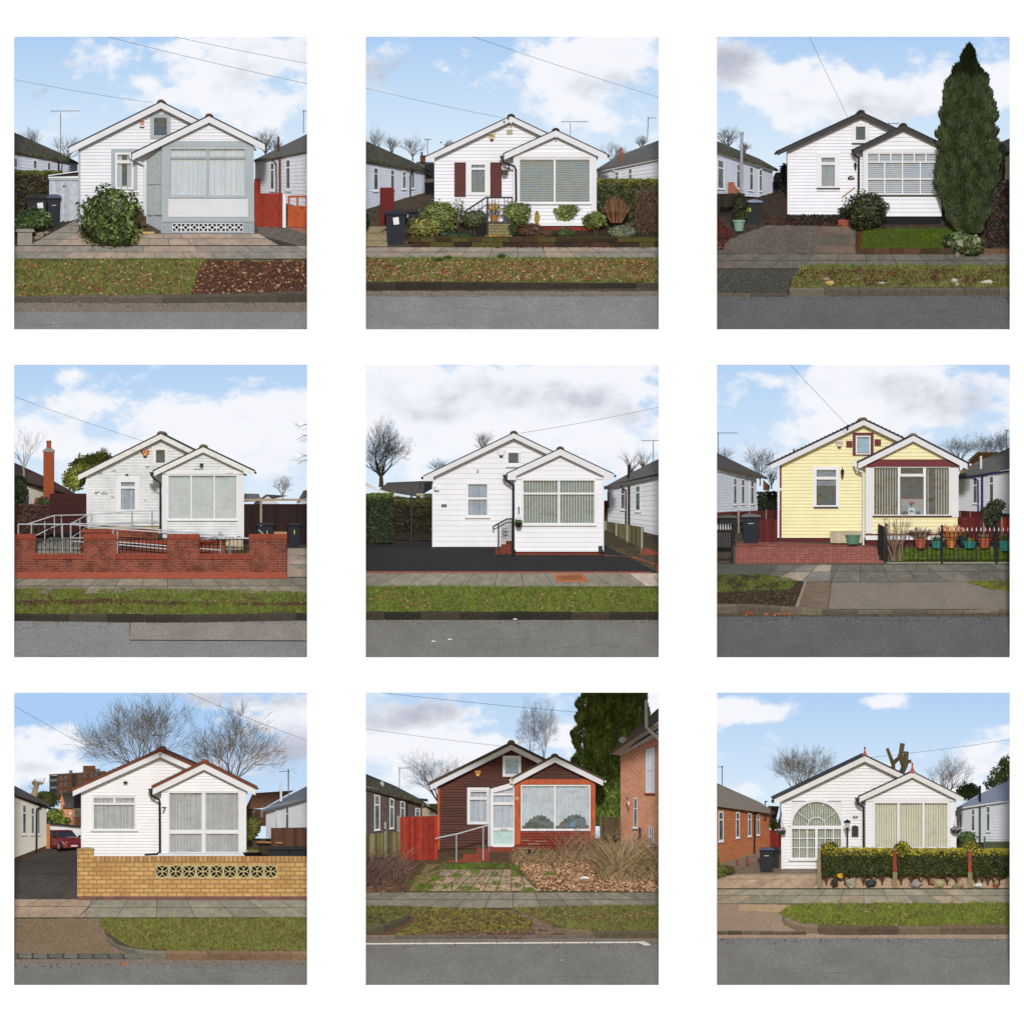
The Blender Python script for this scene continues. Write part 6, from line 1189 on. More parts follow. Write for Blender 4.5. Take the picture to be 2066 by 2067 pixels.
def p6():
 panel(1440,732);H='yellow bungalow'
 sky([(120,120,130,180,.55),(900,200,500,260,.8),(1500,250,600,300,.75),(700,500,260,130,.5),(330,150,60,30,.3),(300,620,400,80,.3)],[(1100,150,420,110,.5),(1550,300,380,120,.6)],hz=(.15,1))
 base_ground(mat('ground_garden',px(84,76,62),.95,.3,6,.4));road(1650,ASPD,None,None)
 ground_col('path',[(-120,1450),(2080,1450),(2080,1300),(-120,1300)],mat('path_base6',px(66,68,58),.95,.2,6),.006)
 slabs('pavement',[1310,1356,1425],178,cols=cr((112,110,101),(118,115,105),(106,104,96)),off=-15,seed=63,gap=4,bond=0);slabs('pavement',[1312,1358,1418],178,cols=cr((162,150,134),(128,126,120)),off=-15,seed=5,lims=lambda y: (lerp(600,375,(y-1312)/106),lerp(762,752,(y-1312)/106)),lift=.02,gap=4)
 ground_col('pavement',[(-120,1310),(428,1310),(360,1385),(-120,1370)],speck('path_tarmac',px(88,88,82),px(60,60,56),px(116,116,108),40),.02)
 ground_col('driveway',[(745,1600),(765,1428),(2080,1424),(2080,1600)],speck('crossover_concrete',px(132,122,112),px(108,100,92),px(154,144,132),40,px(112,104,96)),.014);ground_col('path',[(552,1596),(600,1420),(760,1426),(738,1604)],mat('ribbed_concrete',px(118,102,88),.9,.25,5,.5,stretch=(.6,1,5)),.018)
 m=MB();m.hexa([(528,1585,gy(1585) - .1),(550,1588,gy(1585) - .1),(604,1418,gy(1418) - .08),(590,1416,gy(1418) - .08),(528,1585,gy(1585)),(550,1588,gy(1585)),(604,1418,gy(1418)),(590,1416,gy(1418))],px(146,134,118));m.build('kerb',STONE,kind='structure',exact=True)
 v1=[(-120,1380),(300,1375),(560,1408),(585,1440),(530,1590),(-120,1572)];ground_col('verge',wavy(v1,4),mat('rooty_soil',px(60,50,40),.95,.4,9,.6),.02);grass('grass',[(-120,1382),(300,1378),(545,1412),(500,1475),(-120,1500)],5200,seed=61,cols=cr((120,132,66),(104,120,54),(146,148,88),(84,100,44)),label='grassy mound at the left edge by the crossover');litter('leaf_litter',[(-120,1495),(540,1480),(520,1580),(-120,1565)],600,(4,10),cr((92,76,50),(120,92,62),(70,56,42),(110,110,60)),62,label='roots and debris below the grassy mound')
 v2=[(1630,1425),(2080,1405),(2080,1495),(1780,1470)];ground_col('verge',wavy(v2,3),SOIL,.02);grass('grass',v2,1800,(7,15),seed=63,cols=cr((150,150,70),(128,136,60)),label='triangle of yellowish grass at the right edge')
 kerb([(-120,1565,1620),(350,1570,1628),(700,1602,1634)],6,cr((124,112,96),(110,100,86)),seed=18);kerb([(700,1604,1630),(1600,1608,1624),(2080,1588,1614)],6,KRG,seed=19,depth=.03);litter('leaf_litter',[(200,1615),(500,1625),(480,1645),(200,1640)],26,(8,16),cr((190,110,70),(170,90,60)),64,label='orange leaves in the gutter of the yellow bungalow')
 ground_col('block_paved_drive',[(140,1306),(145,1165),(440,1165),(980,1185),(1050,1195),(1105,1304)],brick('red_pavers',px(172,108,98),px(148,88,80),px(118,76,70),.16,.09,.012,stain=(px(134,84,76),.8)),.012)
 lw=[(1160,1296),(1210,1208),(2080,1206),(2080,1298)];ground_col('lawn',lw,SOILG,.012);grass('grass',lw,6500,(5,11),cr((122,146,54),(106,132,44),(140,160,70)),65,label='small lawn behind the railings of the yellow bungalow');ground_col('kerb',[(1120,1305),(1120,1296),(2080,1296),(2080,1305)],CONC,.03)
 YC=mat('yellow_cladding',px(238,232,182),.55,.04,2);MR=mat('maroon_paint',px(104,28,34),.5,.12,4)
 h=house('pale yellow weatherboard bungalow with maroon trim and white-framed windows',YC,22,(973,372),(368,662),34,440,1540,1138,(1294,474),(936,652),(1645,656),38,985,1582,1112,holes=[(660,692,800,930),(928,474,1018,598)],pholes=[(1038,678,1530,990)],cap=mat('ridge_pink',px(142,118,106),.9,.2),plinth=mat('maroon_plinth',px(92,36,40),.8,.1),plh=(28,78),ptop=672,rt=8,ppitch=24,verge=mat('verge_tile',px(84,76,74),.9,.4,30),endcut=0)
 Ym,Yp=h['Ym'],h['Yp'];board(h,'corner_board',MR,428,668,440,1160,Ym,.05);board(h,'downpipe',WH2,414,690,426,1138,Ym - .02,.05)
 win(h,655,684,806,938,Ym,fw=12,trim=(WH,11),hb=[750],bar=18,cur=None,gl=GLM);m=MB();curtain_net(m,664,765,800,800,Ym+.05,40,.01);m.box(664,696,800,742,Ym+.06,Ym+.07);m.build('curtain',NETD,h);board(h,'sill',mat('maroon_sill',px(70,34,36),.6),648,936,808,944,Ym,.1)
 win(h,922,474,1018,596,Ym,fw=8,gl=GLS,trim=(MR,20,8),cur=('flat',mat('sky_blue_sheet',px(150,184,206),.6,.06)));board(h,'square_plaque',MR,860,508,900,550,Ym,.05);board(h,'square_plaque',MR,1044,497,1086,540,Ym,.05)  # flat sky-blue sheet fills the gable window behind its pane
 win(h,1030,672,1534,996,Yp,fm=WH2,fw=9,vb=[1201,1369],hb=[(732,1208,1362)],bar=15,cur=('vblind',mat('cream_blinds',px(206,200,178),.8,.06),17.5,lambda x: 1190<x<1372 or (x>1372 and int(x) % 3==0 and x<1440),.36),gl=GL,inner=[(1206,676,1364,728,6)])
 board(h,'sill',mat('maroon_sill',px(70,34,36),.6),1030,994,1545,1001,Yp,.1)
 m=MB();m.prism([(985,680),(1000,660),(1060,628),(1530,628),(1586,668),(1586,682),(1545,676),(1040,676),(1030,680)],Yp - .08,Yp);m.build('frieze_board',MR,h)
 for a,b in ((986,1028),(1536,1588)): board(h,'corner_post',WHB,a,682,b,1004 if a>1500 else 1108,Yp,.06)
 board(h,'base_band',MR,984,1112,1582,1122,Yp,.07);board(h,'base_board',WH,984,1123,1582,1152,Yp,.06)
 s=MB();s.box(1215,885,1360,988,Yp+.14,Yp+.15);s.build('back_shelf',mat('grey_interior',px(150,152,148),.8,.1),h)
 s=MB();s.box(1262,942,1304,986,Yp+.05,Yp+.06);po=s.build('picture_card',mat('pale_blue_card',px(190,218,224),.7,.03),h);m=MB();m.prism([(1272,978),(1272,962),(1276,958),(1288,962),(1294,964),(1295,978),(1291,978),(1290,970),(1278,970),(1277,978)],Yp+.04,Yp+.05);m.build('dog_silhouette',BLK,po)
 s=MB();s.tube([(1284,944,Yp+.07),(1283,912,Yp+.07)],1.5,4);s.build('flower_stem',BLK,h);s=MB();s.blob(1277,910,Yp+.06,8,7,.02,1);s.blob(1290,910,Yp+.06,7,7,.02,2);s.build('red_flower',mat('red_petal',px(190,40,36),.5),h)
 for a,b,y in ((1222,1258,966),(1312,1340,966)): s=MB();s.box(a,y,b,986,Yp+.1,Yp+.12);s.build('dark_chair_back',BLK,h)
 l=MB();l.lathe(835,Ym - .14,[(1,678),(3,690),(13,706),(11,710),(8,724),(4,728),(8,736),(6,748)],8);l.build('wall_lantern',BLKI,h)
 alarm(h,'shield',816,530,50,50,Ym,'ARC',white('alarm_white6',214,218,222),MR,mat('alarm_cream6',px(226,214,190),.5),mat('brown_ink',px(150,90,50),.6));a_=MB();a_.tube([(434,822,Ym - .06),(434,822,Ym)],9,10);a_.build('round_badge',WH,h)
 pipe(h,'downpipe',WH2,[(918,672),(924,694),(966,710),(970,730),(970,1186)],Yp - .02,6.5,hopper=(920,664));pipe(h,'gutter',WH2,[(1664,662,Yp - .2),(1664,664,Yp+.6)],Yp,7);m=MB();m.tube([(868,405,Ym - .33),(866,436,Ym - .33)],7,7);m.build('cable_bracket',BLK,h)
 st=MB();st.box(756,1096,962,1172,Ym - .3,Ym - .05);st.build('step_block',mat('cream_block',px(190,176,152),.85,.2,5),label='long cream stone step block against the yellow wall',cat='step');TL=mat('teal_plastic',px(58,140,128),.5,.1)
 t=pot('plant_trough','teal hexagonal planter on the step by the yellow wall downpipe',902,1118,1182,50,40,mat('sage_plastic',px(92,136,116),.5,.08),Y=gy(1186));m=MB()
 for k in range(6): m.tube([(880+8*k,1122,gy(1186)),(874+11*k,1085+(k % 2)*12,gy(1186))],1.2,3,px(90,74,60))
 m.build('stem',TWIG,t);stone('yellow_stone','small brown stone beside the teal hexagonal planter',812,1170,16,12,px(140,116,98))
 PG='pots along the front of the yellow bungalow';Yq=gy(1225)
 def plant(t,kind,x,y,n,h_,cols,seed,w=1.6):
  rnd=random.Random(seed);m=MB()
  for _ in range(n): a=rnd.uniform(-.9,.9);l=h_*rnd.uniform(.6,1.1);x0=x+rnd.uniform(-12,12);q=rnd.uniform(-.1,.08);m.poly([(x0-w,y,Yq),(x0+w,y,Yq),(x0+math.sin(a)*l*.7+w*.6,y-math.cos(a)*l*.8,Yq+q),(x0+math.sin(a)*l,y-math.cos(a)*l*.85,Yq+q)],rnd.choice(cols))
  m.build('foliage',LEAF,t)
 def pt(lab,x,yt,yb,rt,rb,m,k,n,hh,cols,seed):t=pot('plant_pot',lab,x,yt,yb,rt,rb,m,Y=Yq,group=PG);plant(t,k,x,yt+4,n,hh,cols,seed);return t
 pt('tall terracotta pot with dried brown stems, leftmost in the row',1342,1144,1208,42,30,TERRA,0,70,95,cr((130,104,84),(160,132,104)),1);pt('teal bowl planter with green shoots between two terracotta pots',1448,1160,1208,46,32,TL,0,70,45,cr((84,110,60),(110,134,70)),2)
 pt('small terracotta pot with a spiky orange cordyline',1540,1158,1206,32,24,mat('ochre_pot',px(196,128,74),.7,.1),0,90,130,cr((206,128,64),(180,98,50),(226,156,90)),3);pt('teal bowl planter with a yellow-green mound',1660,1162,1208,50,34,TL,0,120,34,cr((170,176,60),(140,156,54)),4)
 pt('wide terracotta pot with pale dried tufts',1756,1142,1206,44,30,TERRA,0,60,40,cr((190,160,120),(160,130,96)),5);pt('large teal tub at the right edge with leafy shoots',1895,1160,1225,50,40,TL,0,90,60,cr((116,132,84),(90,110,62)),6);pt('dark green pot standing behind the second teal bowl',1620,1130,1190,30,22,mat('dark_green_pot',px(30,62,58),.6),0,60,55,cr((90,100,66),(140,120,80)),7)
 railing('black spear-topped railing along the lawn of the yellow bungalow',1240,1990,1098,1296,gy(1300) - .02,29,[(1480,1075,1306),(1834,1075,1306)]);g=railing('folded open black gate leaf beside the drive of the yellow bungalow',1074,1108,1110,1290,gy(1300)+.05,8,[(1119,1065,1308)],tips=False);m=MB();m.hexa([(1066,1252,gy(1250)),(1074,1250,gy(1250)),(1074,1050,gy(1250)),(1066,1045,gy(1250))]+[(1106,1290,gy(1300)),(1110,1290,gy(1300)),(1110,1068,gy(1300)),(1106,1066,gy(1300))]);m.build('gate_stile',BLKI,g)
 g=railing('black spear-topped gate leaf at the left edge by the bins',-60,110,1090,1290,gy(1300),17,[(118,1068,1305)],tiph=40);m=MB();m.box(-60,1096,110,1200,gy(1300)+.02,gy(1300)+.03);m.build('gate_panel',BLKI,g)
 wheelie_bin('navy wheelie bin with pale-rimmed lid beside the yellow bungalow',182,302,980,1176,NAVY,mat('grey_lid',px(96,100,110),.4,.15));wheelie_bin('grey wheelie bin half behind the spear-topped gate, left edge',28,150,988,1170,CHAR,mat('grey_lid2',px(74,78,80),.4,.15),Y=gy(1180),mark=False)
 MF=cr((98,36,36),(84,30,32));fence('maroon boarded fence between the bins and the yellow bungalow',296,1016,412,1162,gy(1165),None,6,MF,3,name='maroon_fence');fence('low maroon panel fence with grey posts behind the bins',-40,975,412,1030,4.0,6.0,22,cr((110,56,48),(96,46,42)),4,posts=[(160,962,1180,12),(232,958,1020,6),(342,954,1015,6)],pcol=px(150,140,128),name='maroon_fence',y0b=955,y1b=1015)
 fence('dark red fence panels right of the yellow bungalow with a grey post',1586,1004,1860,1160,gy(1200),None,10,cr((96,32,32),(78,28,30)),5,posts=[(1752,1000,1165,12),(1868,1000,1160,10)],pcol=px(140,132,120),name='maroon_fence');fence('small maroon panels stepping back behind the dark red fence',1588,965,1740,1006,5.4,5,6,cr((88,34,34),),6,posts=[(1598,960,1004,8),(1664,966,1006,8)],pcol=px(120,112,104),name='maroon_fence');fence('bright red fence panel at the far right edge, yellow bungalow side',1874,1004,1990,1120,gy(1200)+.05,None,5,cr((150,52,40),),7,name='maroon_fence')
 nb,w=neighbour('white neighbour bungalow with dark ribbed roof, left of the yellow bungalow',(-80,690,1005,4.2),(280,752,962,5.9),NWS,15,[(-80,655,4),(350,745,5.7),(240,690,6.2),(20,582,7),(-80,540,7)],ROOFD,[(128,150,.08,.78),(180,202,.08,.78),(240,264,.08,.8)],[('downpipe',WH2,[(234,.05,.08),(234,1,.05)],4)],gut=WH2,fascia=(WH2,.08))
 nb,w=neighbour('white neighbour bungalow with royal blue gutters, right of the yellow bungalow',(1990,695,985,4.4),(1590,752,960,5.7),NW,14,[(1990,668,4.2),(1580,735,5.5),(1700,650,6.2),(1911,560,6.8),(1990,530,7)],ROOFG,[(1712,1682,.06,.78),(1816,1786,.05,.76)],[('downpipe',BLUE,[(1676,-.02,.13),(1690,.06,.1),(1714,.12,.07),(1716,1,.05)],6),('flue_pipe',BLUE,[(1741,.02,.1),(1741,1,.08)],8)],gut=BLUE)
 m=MB();m.tube([(1736,690,5.4),(1736,606,5.4)],8,8);m.build('flue_pipe',WH,nb)
 ob=thing('orange_roofed_house','distant house with orange-brown tiled roof behind the blue-guttered neighbour','house',1740,720,7.8);m=MB();m.poly([(1590,712,7.4),(1860,690,7.4),(1850,580,8),(1715,582,8)]);m.build('roof',mat('orange_roof',px(168,116,62),.9,.3,20,.5),ob);m=MB();m.poly([(1640,640,7.3),(1660,640,7.3),(1732,580,7.9),(1712,578,7.9)]);m.box(1592,700,1850,720,7.4,7.5);m.build('verge',mat('verge_orange',px(190,140,90),.8),ob)
 t=thing('standard_tree','small dark bushy tree on a thin trunk at the right of the yellow bungalow','tree',1815,1170,gy(1210));foliage([(1805,975,72,70),(1845,930,46,44),(1790,1030,40,40)],1300,11,cr((58,66,44),(44,52,36),(82,88,60)),gy(1210),5,core=.55).build('crown',LEAF,t);m=MB()
 for a,b in ((1800,1790),(1812,1815),(1824,1840)): m.tube([(a,1175,gy(1210)),(b,1010,gy(1210))],3,4,px(80,66,54))
 m.build('trunk',TWIG,t)
 t=thing('leafless_shrub','leafless twiggy shrub behind the black gate post, yellow bungalow','shrub',1180,1290,gy(1295));m=MB();rnd=random.Random(8)
 for k in range(12):
  x0=1180+rnd.uniform(-30,30);p=[(x0,1290,gy(1295) - .05)];x=x0;y=1290
  for q in range(5): x+=(x0-1180)*.35+rnd.uniform(-13,13);y-=rnd.uniform(48,62);p.append((x,y,gy(1295)+rnd.uniform(-.1,.1)))
  m.tube(p,[4.5,4,3,2.4,1.8,1.2],4,px(*rnd.choice([(150,128,108),(120,100,84)])))
  for _ in range(8): q=rnd.choice(p[2:]);m.tube([q,(q[0]+rnd.uniform(-34,34),q[1]-rnd.uniform(8,44),q[2] - .05)],1.4,3,px(160,138,116))
 m.build('stem',TWIG,t)
 hedge('dark_hedge','dark clipped evergreen behind the left fence corner, yellow bungalow',282,845,416,960,6.3,.4,900,8,cr((34,46,28),(44,56,34)),3)
 m=MB();m.prism([(514,590),(514,566),(516,560),(524,560),(526,566),(526,590)],6,6.1);m.build('chimney_pot',TERRA,label='tiny red chimney pot over the left roof slope, yellow bungalow',cat='chimney pot')
 s=MB();s.prism([(320,830),(320,760),(365,800),(360,830)],7,7.1);s.build('garden_shed',mat('shed_brown',px(120,84,60),.9,.2),label='brown shed gable behind the left neighbour, yellow bungalow',cat='shed')
 for k,(x,yb,yt,sp,sd,l) in enumerate([(60,700,545,.9,31,'bare tree behind the left aerial, yellow bungalow'),(300,800,520,.95,32,'rounded bare tree left of the yellow gable'),(375,820,690,.9,33,'low dense bare shrubbery beside the yellow wall'),(1590,700,455,.95,34,'bare tree just right of the yellow bay roof'),(1765,700,445,.8,35,'bare tree above the orange-brown roof'),(1880,700,415,.8,36,'tallest bare tree at the right edge, yellow bungalow')]):bare_tree(l,x,yb,yt,sp,sd,8.9,thick=5)
 aerial('pale green television aerial at the left edge, yellow bungalow',28,600,455,-20,152,7,14,yagi_y=458);aerial('small aerial at the right edge above the blue-guttered roof',1900,580,440,1888,1914,7.2,4);wire('telephone wire dropping from the top to the yellow gable',[(490,8),(868,408)],2,2.6,3.2)
BLUE=mat('royal_blue',px(36,44,110),.4,.1);GLS=glassmat('sky_glass',.11,(1,1,1),(.25,.42,.8))
# ---------------------------------------------------------------- 7: white bungalow behind a yellow brick wall
def p7():
 panel(25,1394)
 sky([(100,420,330,140,.75),(100,240,160,50,.4),(350,300,150,60,.35),(1850,150,300,180,.75),(1500,60,600,100,.45),(1800,450,300,200,.6),(100,10,260,30,.5),(300,550,300,80,.5)],[(1850,400,300,160,1.0),(1300,60,500,80,.7),(200,500,300,60,.5),(1800,60,200,60,.3)],hz=(-.35,.7))
 base_ground();road(1775,ASPW,None,None);ground_col('gutter',[(-120,1745),(2080,1745),(2080,1782),(-120,1776)],GUTT,.016)
 ground_col('path',[(-120,1485),(2080,1485),(2080,1345),(-120,1345)],mat('path_base7',px(74,70,58),.95,.2,6),.006);slabs('pavement',[1354,1410,1474],215,cols=cr((148,142,126),(140,135,120),(154,146,130)),off=-25,seed=73,gap=4,lims=lambda y: (lerp(520,470,(y-1354)/120),2040));slabs('pavement',[1354,1402,1474],215,cols=cr((176,152,130),(166,146,126)),off=-25,seed=74,gap=4,lims=lambda y: (-120,lerp(516,466,(y-1354)/120)))
 ground_col('driveway',[(-120,1352),(425,1352),(440,1060),(430,1030),(230,1035),(60,1105),(-120,1160)],speck('dark_drive',px(78,74,68),px(50,48,44),px(110,104,96),40,px(52,50,48)),.012)
 ground_col('driveway',wavy([(-120,1482),(560,1478),(610,1590),(720,1680),(830,1715),(-120,1705)],3),speck('mossy_crossover',px(132,108,92),px(92,76,62),px(170,146,126),26,px(112,104,58)),.02)
 vp=[(570,1480),(2080,1478),(2080,1692),(1000,1690),(780,1668),(620,1580),(560,1520)];ground_col('verge',wavy(vp,4),mat('thin_turf',px(104,92,54),.95,.35,7,.4,col2=px(116,122,60)),.024);grass('grass',vp,13000,(9,22),seed=71,cols=cr((146,150,76),(124,136,62),(170,170,102),(98,114,48)),label='sunlit green verge outside the yellow wall');litter('leaf_litter',vp,900,(4,10),cr((176,96,60),(150,78,54),(120,64,48)),72,label='reddish dead leaves on the sunlit verge')
 kerb([(612,1582,1622),(640,1620,1650),(700,1655,1690),(790,1675,1722),(880,1685,1744),(1000,1690,1745)],2,cr((122,120,104),(110,110,94)),seed=20,name='kerb');kerb([(1000,1690,1748),(2080,1694,1750)],4,cr((146,118,92),(132,106,84)),seed=21)
 m=MB();rnd=random.Random(8)
 for k in range(9): x=-60+k*98;m.prism([(x+4,1728),(x+10,1708+rnd.uniform(-2,3)),(x+84,1706+rnd.uniform(-2,3)),(x+93,1730+k),(x+86,1740+k),(x+8,1736)],gy(1730) - .06,gy(1730)+.05,px(*rnd.choice([(112,114,106),(96,100,92),(124,122,112)])))
 m.build('granite_setts',STONE,kind='structure',exact=True);litter('leaf_litter',[(700,1768),(745,1768),(745,1790),(700,1790)],4,(12,18),cr((206,120,70),),73,label='single orange leaf on the road by the gutter')
 CL=white('cladding_sunlit_house',242,242,243,.03)
 h=house('bright white bungalow with brown tiles behind a long yellow brick wall',CL,20,(960,398),(393,652),34,448,1500,1080,(1246,474),(913,636),(1580,640),40,968,1520,1076,holes=[(528,690,796,900)],pholes=[(1022,664,1468,1052)],rm=mat('brown_verge',px(122,70,48),.8,.3,12),cap=mat('ridge_tile_brown',px(150,84,58),.8,.2),plinth=NW,plh=(40,40),ptop=655,rt=17,t=.026,verge=mat('verge_tile_brown',px(112,66,48),.9,.3,30),bm_=WH2)
 Ym,Yp=h['Ym'],h['Yp'];NS=mat('bright_net',px(196,198,196),.9,.12,5,stretch=(8,1,.6))
 win(h,520,682,802,908,Ym,fw=10,vb=[(662,690,735)],hb=[736],bar=14,cur=('net',NS),per=18,sill=(WH2,8,14),seed=5);win(h,1012,656,1476,1056,Yp,fw=9,vb=[1243],hb=[917],bar=26,cur=('net',NS),per=20,seed=6)
 board(h,'fascia_strip',WH2,968,648,1520,657,Yp,.06);board(h,'corner_post',WH2,1477,657,1520,1076,Yp,.055);board(h,'base_board',WH2,950,1058,1520,1074,Yp,.06);board(h,'corner_post',WH2,446,660,454,1080,Ym,.055)
 text(h,'7',986,774,44,Yp - .06,BLK,'house_number',bold=.003);pipe(h,'downpipe',BLK,[(900,660),(905,682),(954,708),(958,730),(960,1045),(940,1062),(860,1066)],Yp - .04,7.5,hopper=(900,652));pipe(h,'gutter',BLK,[(1594,636,Yp - .2),(1594,638,Yp+.6)],Yp,6)
 m=MB();m.box(722,590,748,604,Ym - .14,Ym - .02);m.build('floodlight',BLK,h);m=MB();m.tube([(960,405,Ym - .3),(962,436,Ym - .28)],5,6);m.tube([(946,410,Ym - .3),(975,410,Ym - .3)],3,5);m.build('cable_bracket',GALV,h)
 YB=brick('yellow_wall_brick',px(216,178,114),px(194,152,94),px(150,116,80),.32,.145,.016,stain=(px(160,116,70),.6));w=thing('yellow_brick_wall','long yellow brick wall with pierced blocks in front of the white bungalow','wall',1200,1360);Y=gy(1358) - .03;m=MB()
 m.box(425,1110,1990,1132,Y,Y+.25);m.box(425,1132,928,1218,Y,Y+.25);m.box(1722,1132,1990,1218,Y,Y+.25);m.box(425,1218,1990,1336,Y,Y+.25);m.build('wall_body',YB,w)
 m=MB();m.box(530,1076,1990,1110,Y - .02,Y+.27);m.build('coping',brick('yellow_soldier',px(206,162,106),px(174,126,82),px(120,84,56),.145,.4,.014),w);m=MB();m.box(425,1336,1990,1358,Y - .01,Y+.26);m.build('base_course',brick('purple_base_brick',px(140,92,84),px(112,84,84),px(110,100,90),.3,.2,.014),w)
 m=MB();m.box(423,1034,530,1336,Y - .04,Y+.3);pr=m.build('pier',YB,w);m=MB();m.prism([(418,1036),(420,1028),(470,1018),(500,1018),(534,1028),(536,1036)],Y - .08,Y+.34);m.build('pier_cap',mat('cap_stone',px(170,150,112),.9,.15),pr)
 d=MB();d.box(928,1132,1722,1218,Y+.2,Y+.24);d.build('dark_backing',mat('shrub_dark',px(46,44,34),.95,.4,20),w);CB=mat('cream_block7',px(214,200,150),.8,.1)
 for k in range(9):
  x0=930+k*88;m=MB();frame(m,x0+1,1133,x0+87,1217,5,Y - .005,Y+.1);c=(x0+44,1175)
  for a in range(4):
   A=R(45+90*a)
   for s_ in (-1,1): m.tube([(c[0]+math.cos(A)*50*t_-math.sin(A)*s_*13*math.sin(math.pi*t_),c[1]+math.sin(A)*48*t_+math.cos(A)*s_*13*math.sin(math.pi*t_),Y+.03) for t_ in [q/6 for q in range(7)]],2.8,4)
  m.build('pierced_block',CB,w)
 nb,w_=neighbour('sunlit cream neighbour bungalow at the left, yellow wall side',(-80,645,1120,4.2),(218,768,1010,5.9),mat('cream_white',px(230,226,212),.6,.06),22,[(-80,630,4),(245,742,5.7),(120,690,6.2),(20,630,6.6),(-80,590,6.8)],ROOFD,[(-6,20,.08,.62),(68,92,.08,.64),(122,142,.08,.66),(164,176,.08,.68,0)],[('downpipe',BLK,[(188,.0,.15),(160,.1,.08),(157,.18,.06),(155,1.1,.05)],7)],gut=BLK,plinth=(brick('old_brick',px(120,80,62),px(90,66,54),px(80,70,60)),.14),fascia=(BLK,.04))
 m=MB();m.box(219,866,246,1040,5.9,5.95);m.build('garage_pillar',brick('orange_pillar',px(216,146,84),px(196,124,70),px(170,120,80),.3,.08),label='sunlit orange brick pillar between the cream neighbour and garage',cat='pillar')
 g=thing('white_garage','flat-roofed white garage wall behind the red car','garage',330,1035,6.4);m=MB();m.prism([(246,1035),(246,868),(444,888),(444,1035)],6.4,6.5);m.build('wall',WH2,g);m=MB();m.prism([(215,868),(215,858),(444,880),(444,889)],6.3,7);m.build('roof',SLATE,g)
 car7();fl=thing('block_of_flats','distant six-storey orange brick block of flats with white balconies','flats',400,705,9.3);m=MB();FB=brick('flats_brick',px(255,184,128),px(250,164,108),px(200,150,120),.12,.05);m.prism([(290,710),(290,548),(610,524),(610,700)],9.3,9.38);m.box(460,488,540,532,9.34,9.4);m.build('wall',FB,fl)
 m=MB();m.prism([(240,552),(240,544),(600,522),(600,530)],9.24,9.38);m.build('parapet',mat('flats_parapet',px(206,200,186),.8),fl);m=MB();m.box(242,552,290,700,9.32,9.36);m.build('balcony_recess',mat('flats_recess',px(120,122,126),.7,.3,20),fl);m=MB();m.box(388,545,412,640,9.27,9.31);m.build('stair_window',mat('flats_recess',()),fl)
 for y in (592,640,686): m=MB();m.prism([(240,y),(290,y-2),(290,y-20),(240,y-17)],9.22,9.26);m.build('balcony',WH,fl)
 for x,ys in ((312,(555,600,648)),(340,(553,598,646)),(434,(545,592)),(462,(543,590)),(512,(540,)),(538,(538,))):
  for y in ys: m=MB();m.box(x,y,x+16,y+24,9.26,9.3);o=m.build('window',WH,fl);m=MB();m.box(x+3,y+4,x+13,y+14,9.255,9.26);m.box(x+3,y+16,x+13,y+21,9.255,9.26);m.build('pane',NPANE,o)
 m=MB();m.tube([(380,545,9.4),(380,518,9.4)],12,8);m.tube([(556,528,9.4),(556,508,9.4)],16,8);m.build('roof_tank',WH,fl)
 oh=thing('orange_brick_house','orange brick house with dark tiled roof between the garage and flats','house',390,880,7.6);m=MB();m.prism([(312,840),(312,700),(325,672),(345,760),(450,760),(450,885),(345,885)],7.6,7.7);m.build('wall',FB,oh);m=MB();m.poly([(330,762,7.5),(450,762,7.5),(450,668,8),(320,668,8)]);m.build('roof',ROOFD,oh);m=MB();frame(m,400,762,446,818,5,7.55,7.6);m.box(402,776,446,780,7.55,7.6);o=m.build('window',WH2,oh);m=MB();m.box(405,767,443,814,7.57,7.59);m.build('pane',NPANE,o);m=MB();m.box(372,788,384,808,7.57,7.6);m.build('meter_box',WH,oh)
 bush('laurel','bright leafy laurel bank left of the orange brick house','shrub',[(270,820,70,55),(330,850,50,30)],1100,10,cr((130,146,54),(100,118,42),(160,172,80),(64,84,32)),870,seed=5,Y=7);bush('green_tree','olive green tree below the block of flats','tree',[(235,710,75,55),(200,690,40,40)],900,10,cr((140,144,74),(108,118,56)),780,seed=6,Y=8.2)
 t=thing('pollarded_tree','thick lopped tree trunk with cut limbs at the left, yellow wall side','tree',140,690,6.9);m=MB();tc=px(176,156,120);m.tube([(135,700,6.9),(148,660,6.9),(158,620,6.9),(135,588,6.9)],[24,20,17,13],9,tc);m.tube([(158,625,6.9),(172,600,6.85),(200,604,6.8)],[15,12,7],7,tc);m.build('trunk',TWIG,t);m=MB();rnd=random.Random(5)
 for k in range(26): a=rnd.uniform(-1.2,1.2);x,y=rnd.choice([(135,640),(175,600),(200,604)]);m.tube([(x,y,6.9),(x+math.sin(a)*50,y-math.cos(a)*60+20,6.9)],1.1,3,TRC[1])
 m.build('twigs',TWIG,t)
 TB=cr((214,200,178),(196,182,158),(228,216,196));bare_tree('large sunlit bare tree behind the main gable, left of two',840,760,-20,.95,41,8.9,thick=14,cols=TB,twr=.72,xs=1.0);bare_tree('large spreading bare tree behind the bay roof, right of two',1430,760,55,.95,42,9.1,thick=14,cols=TB,twr=.72,xs=1.0)
 m=MB();m.tube([(962,370,6),(962,290,6)],2,5);m.tube([(905,292,6),(985,288,6)],2,5);m.build('tv_aerial',BLKI,label='small dark aerial standing on the peak of the sunlit white bungalow',cat='aerial')
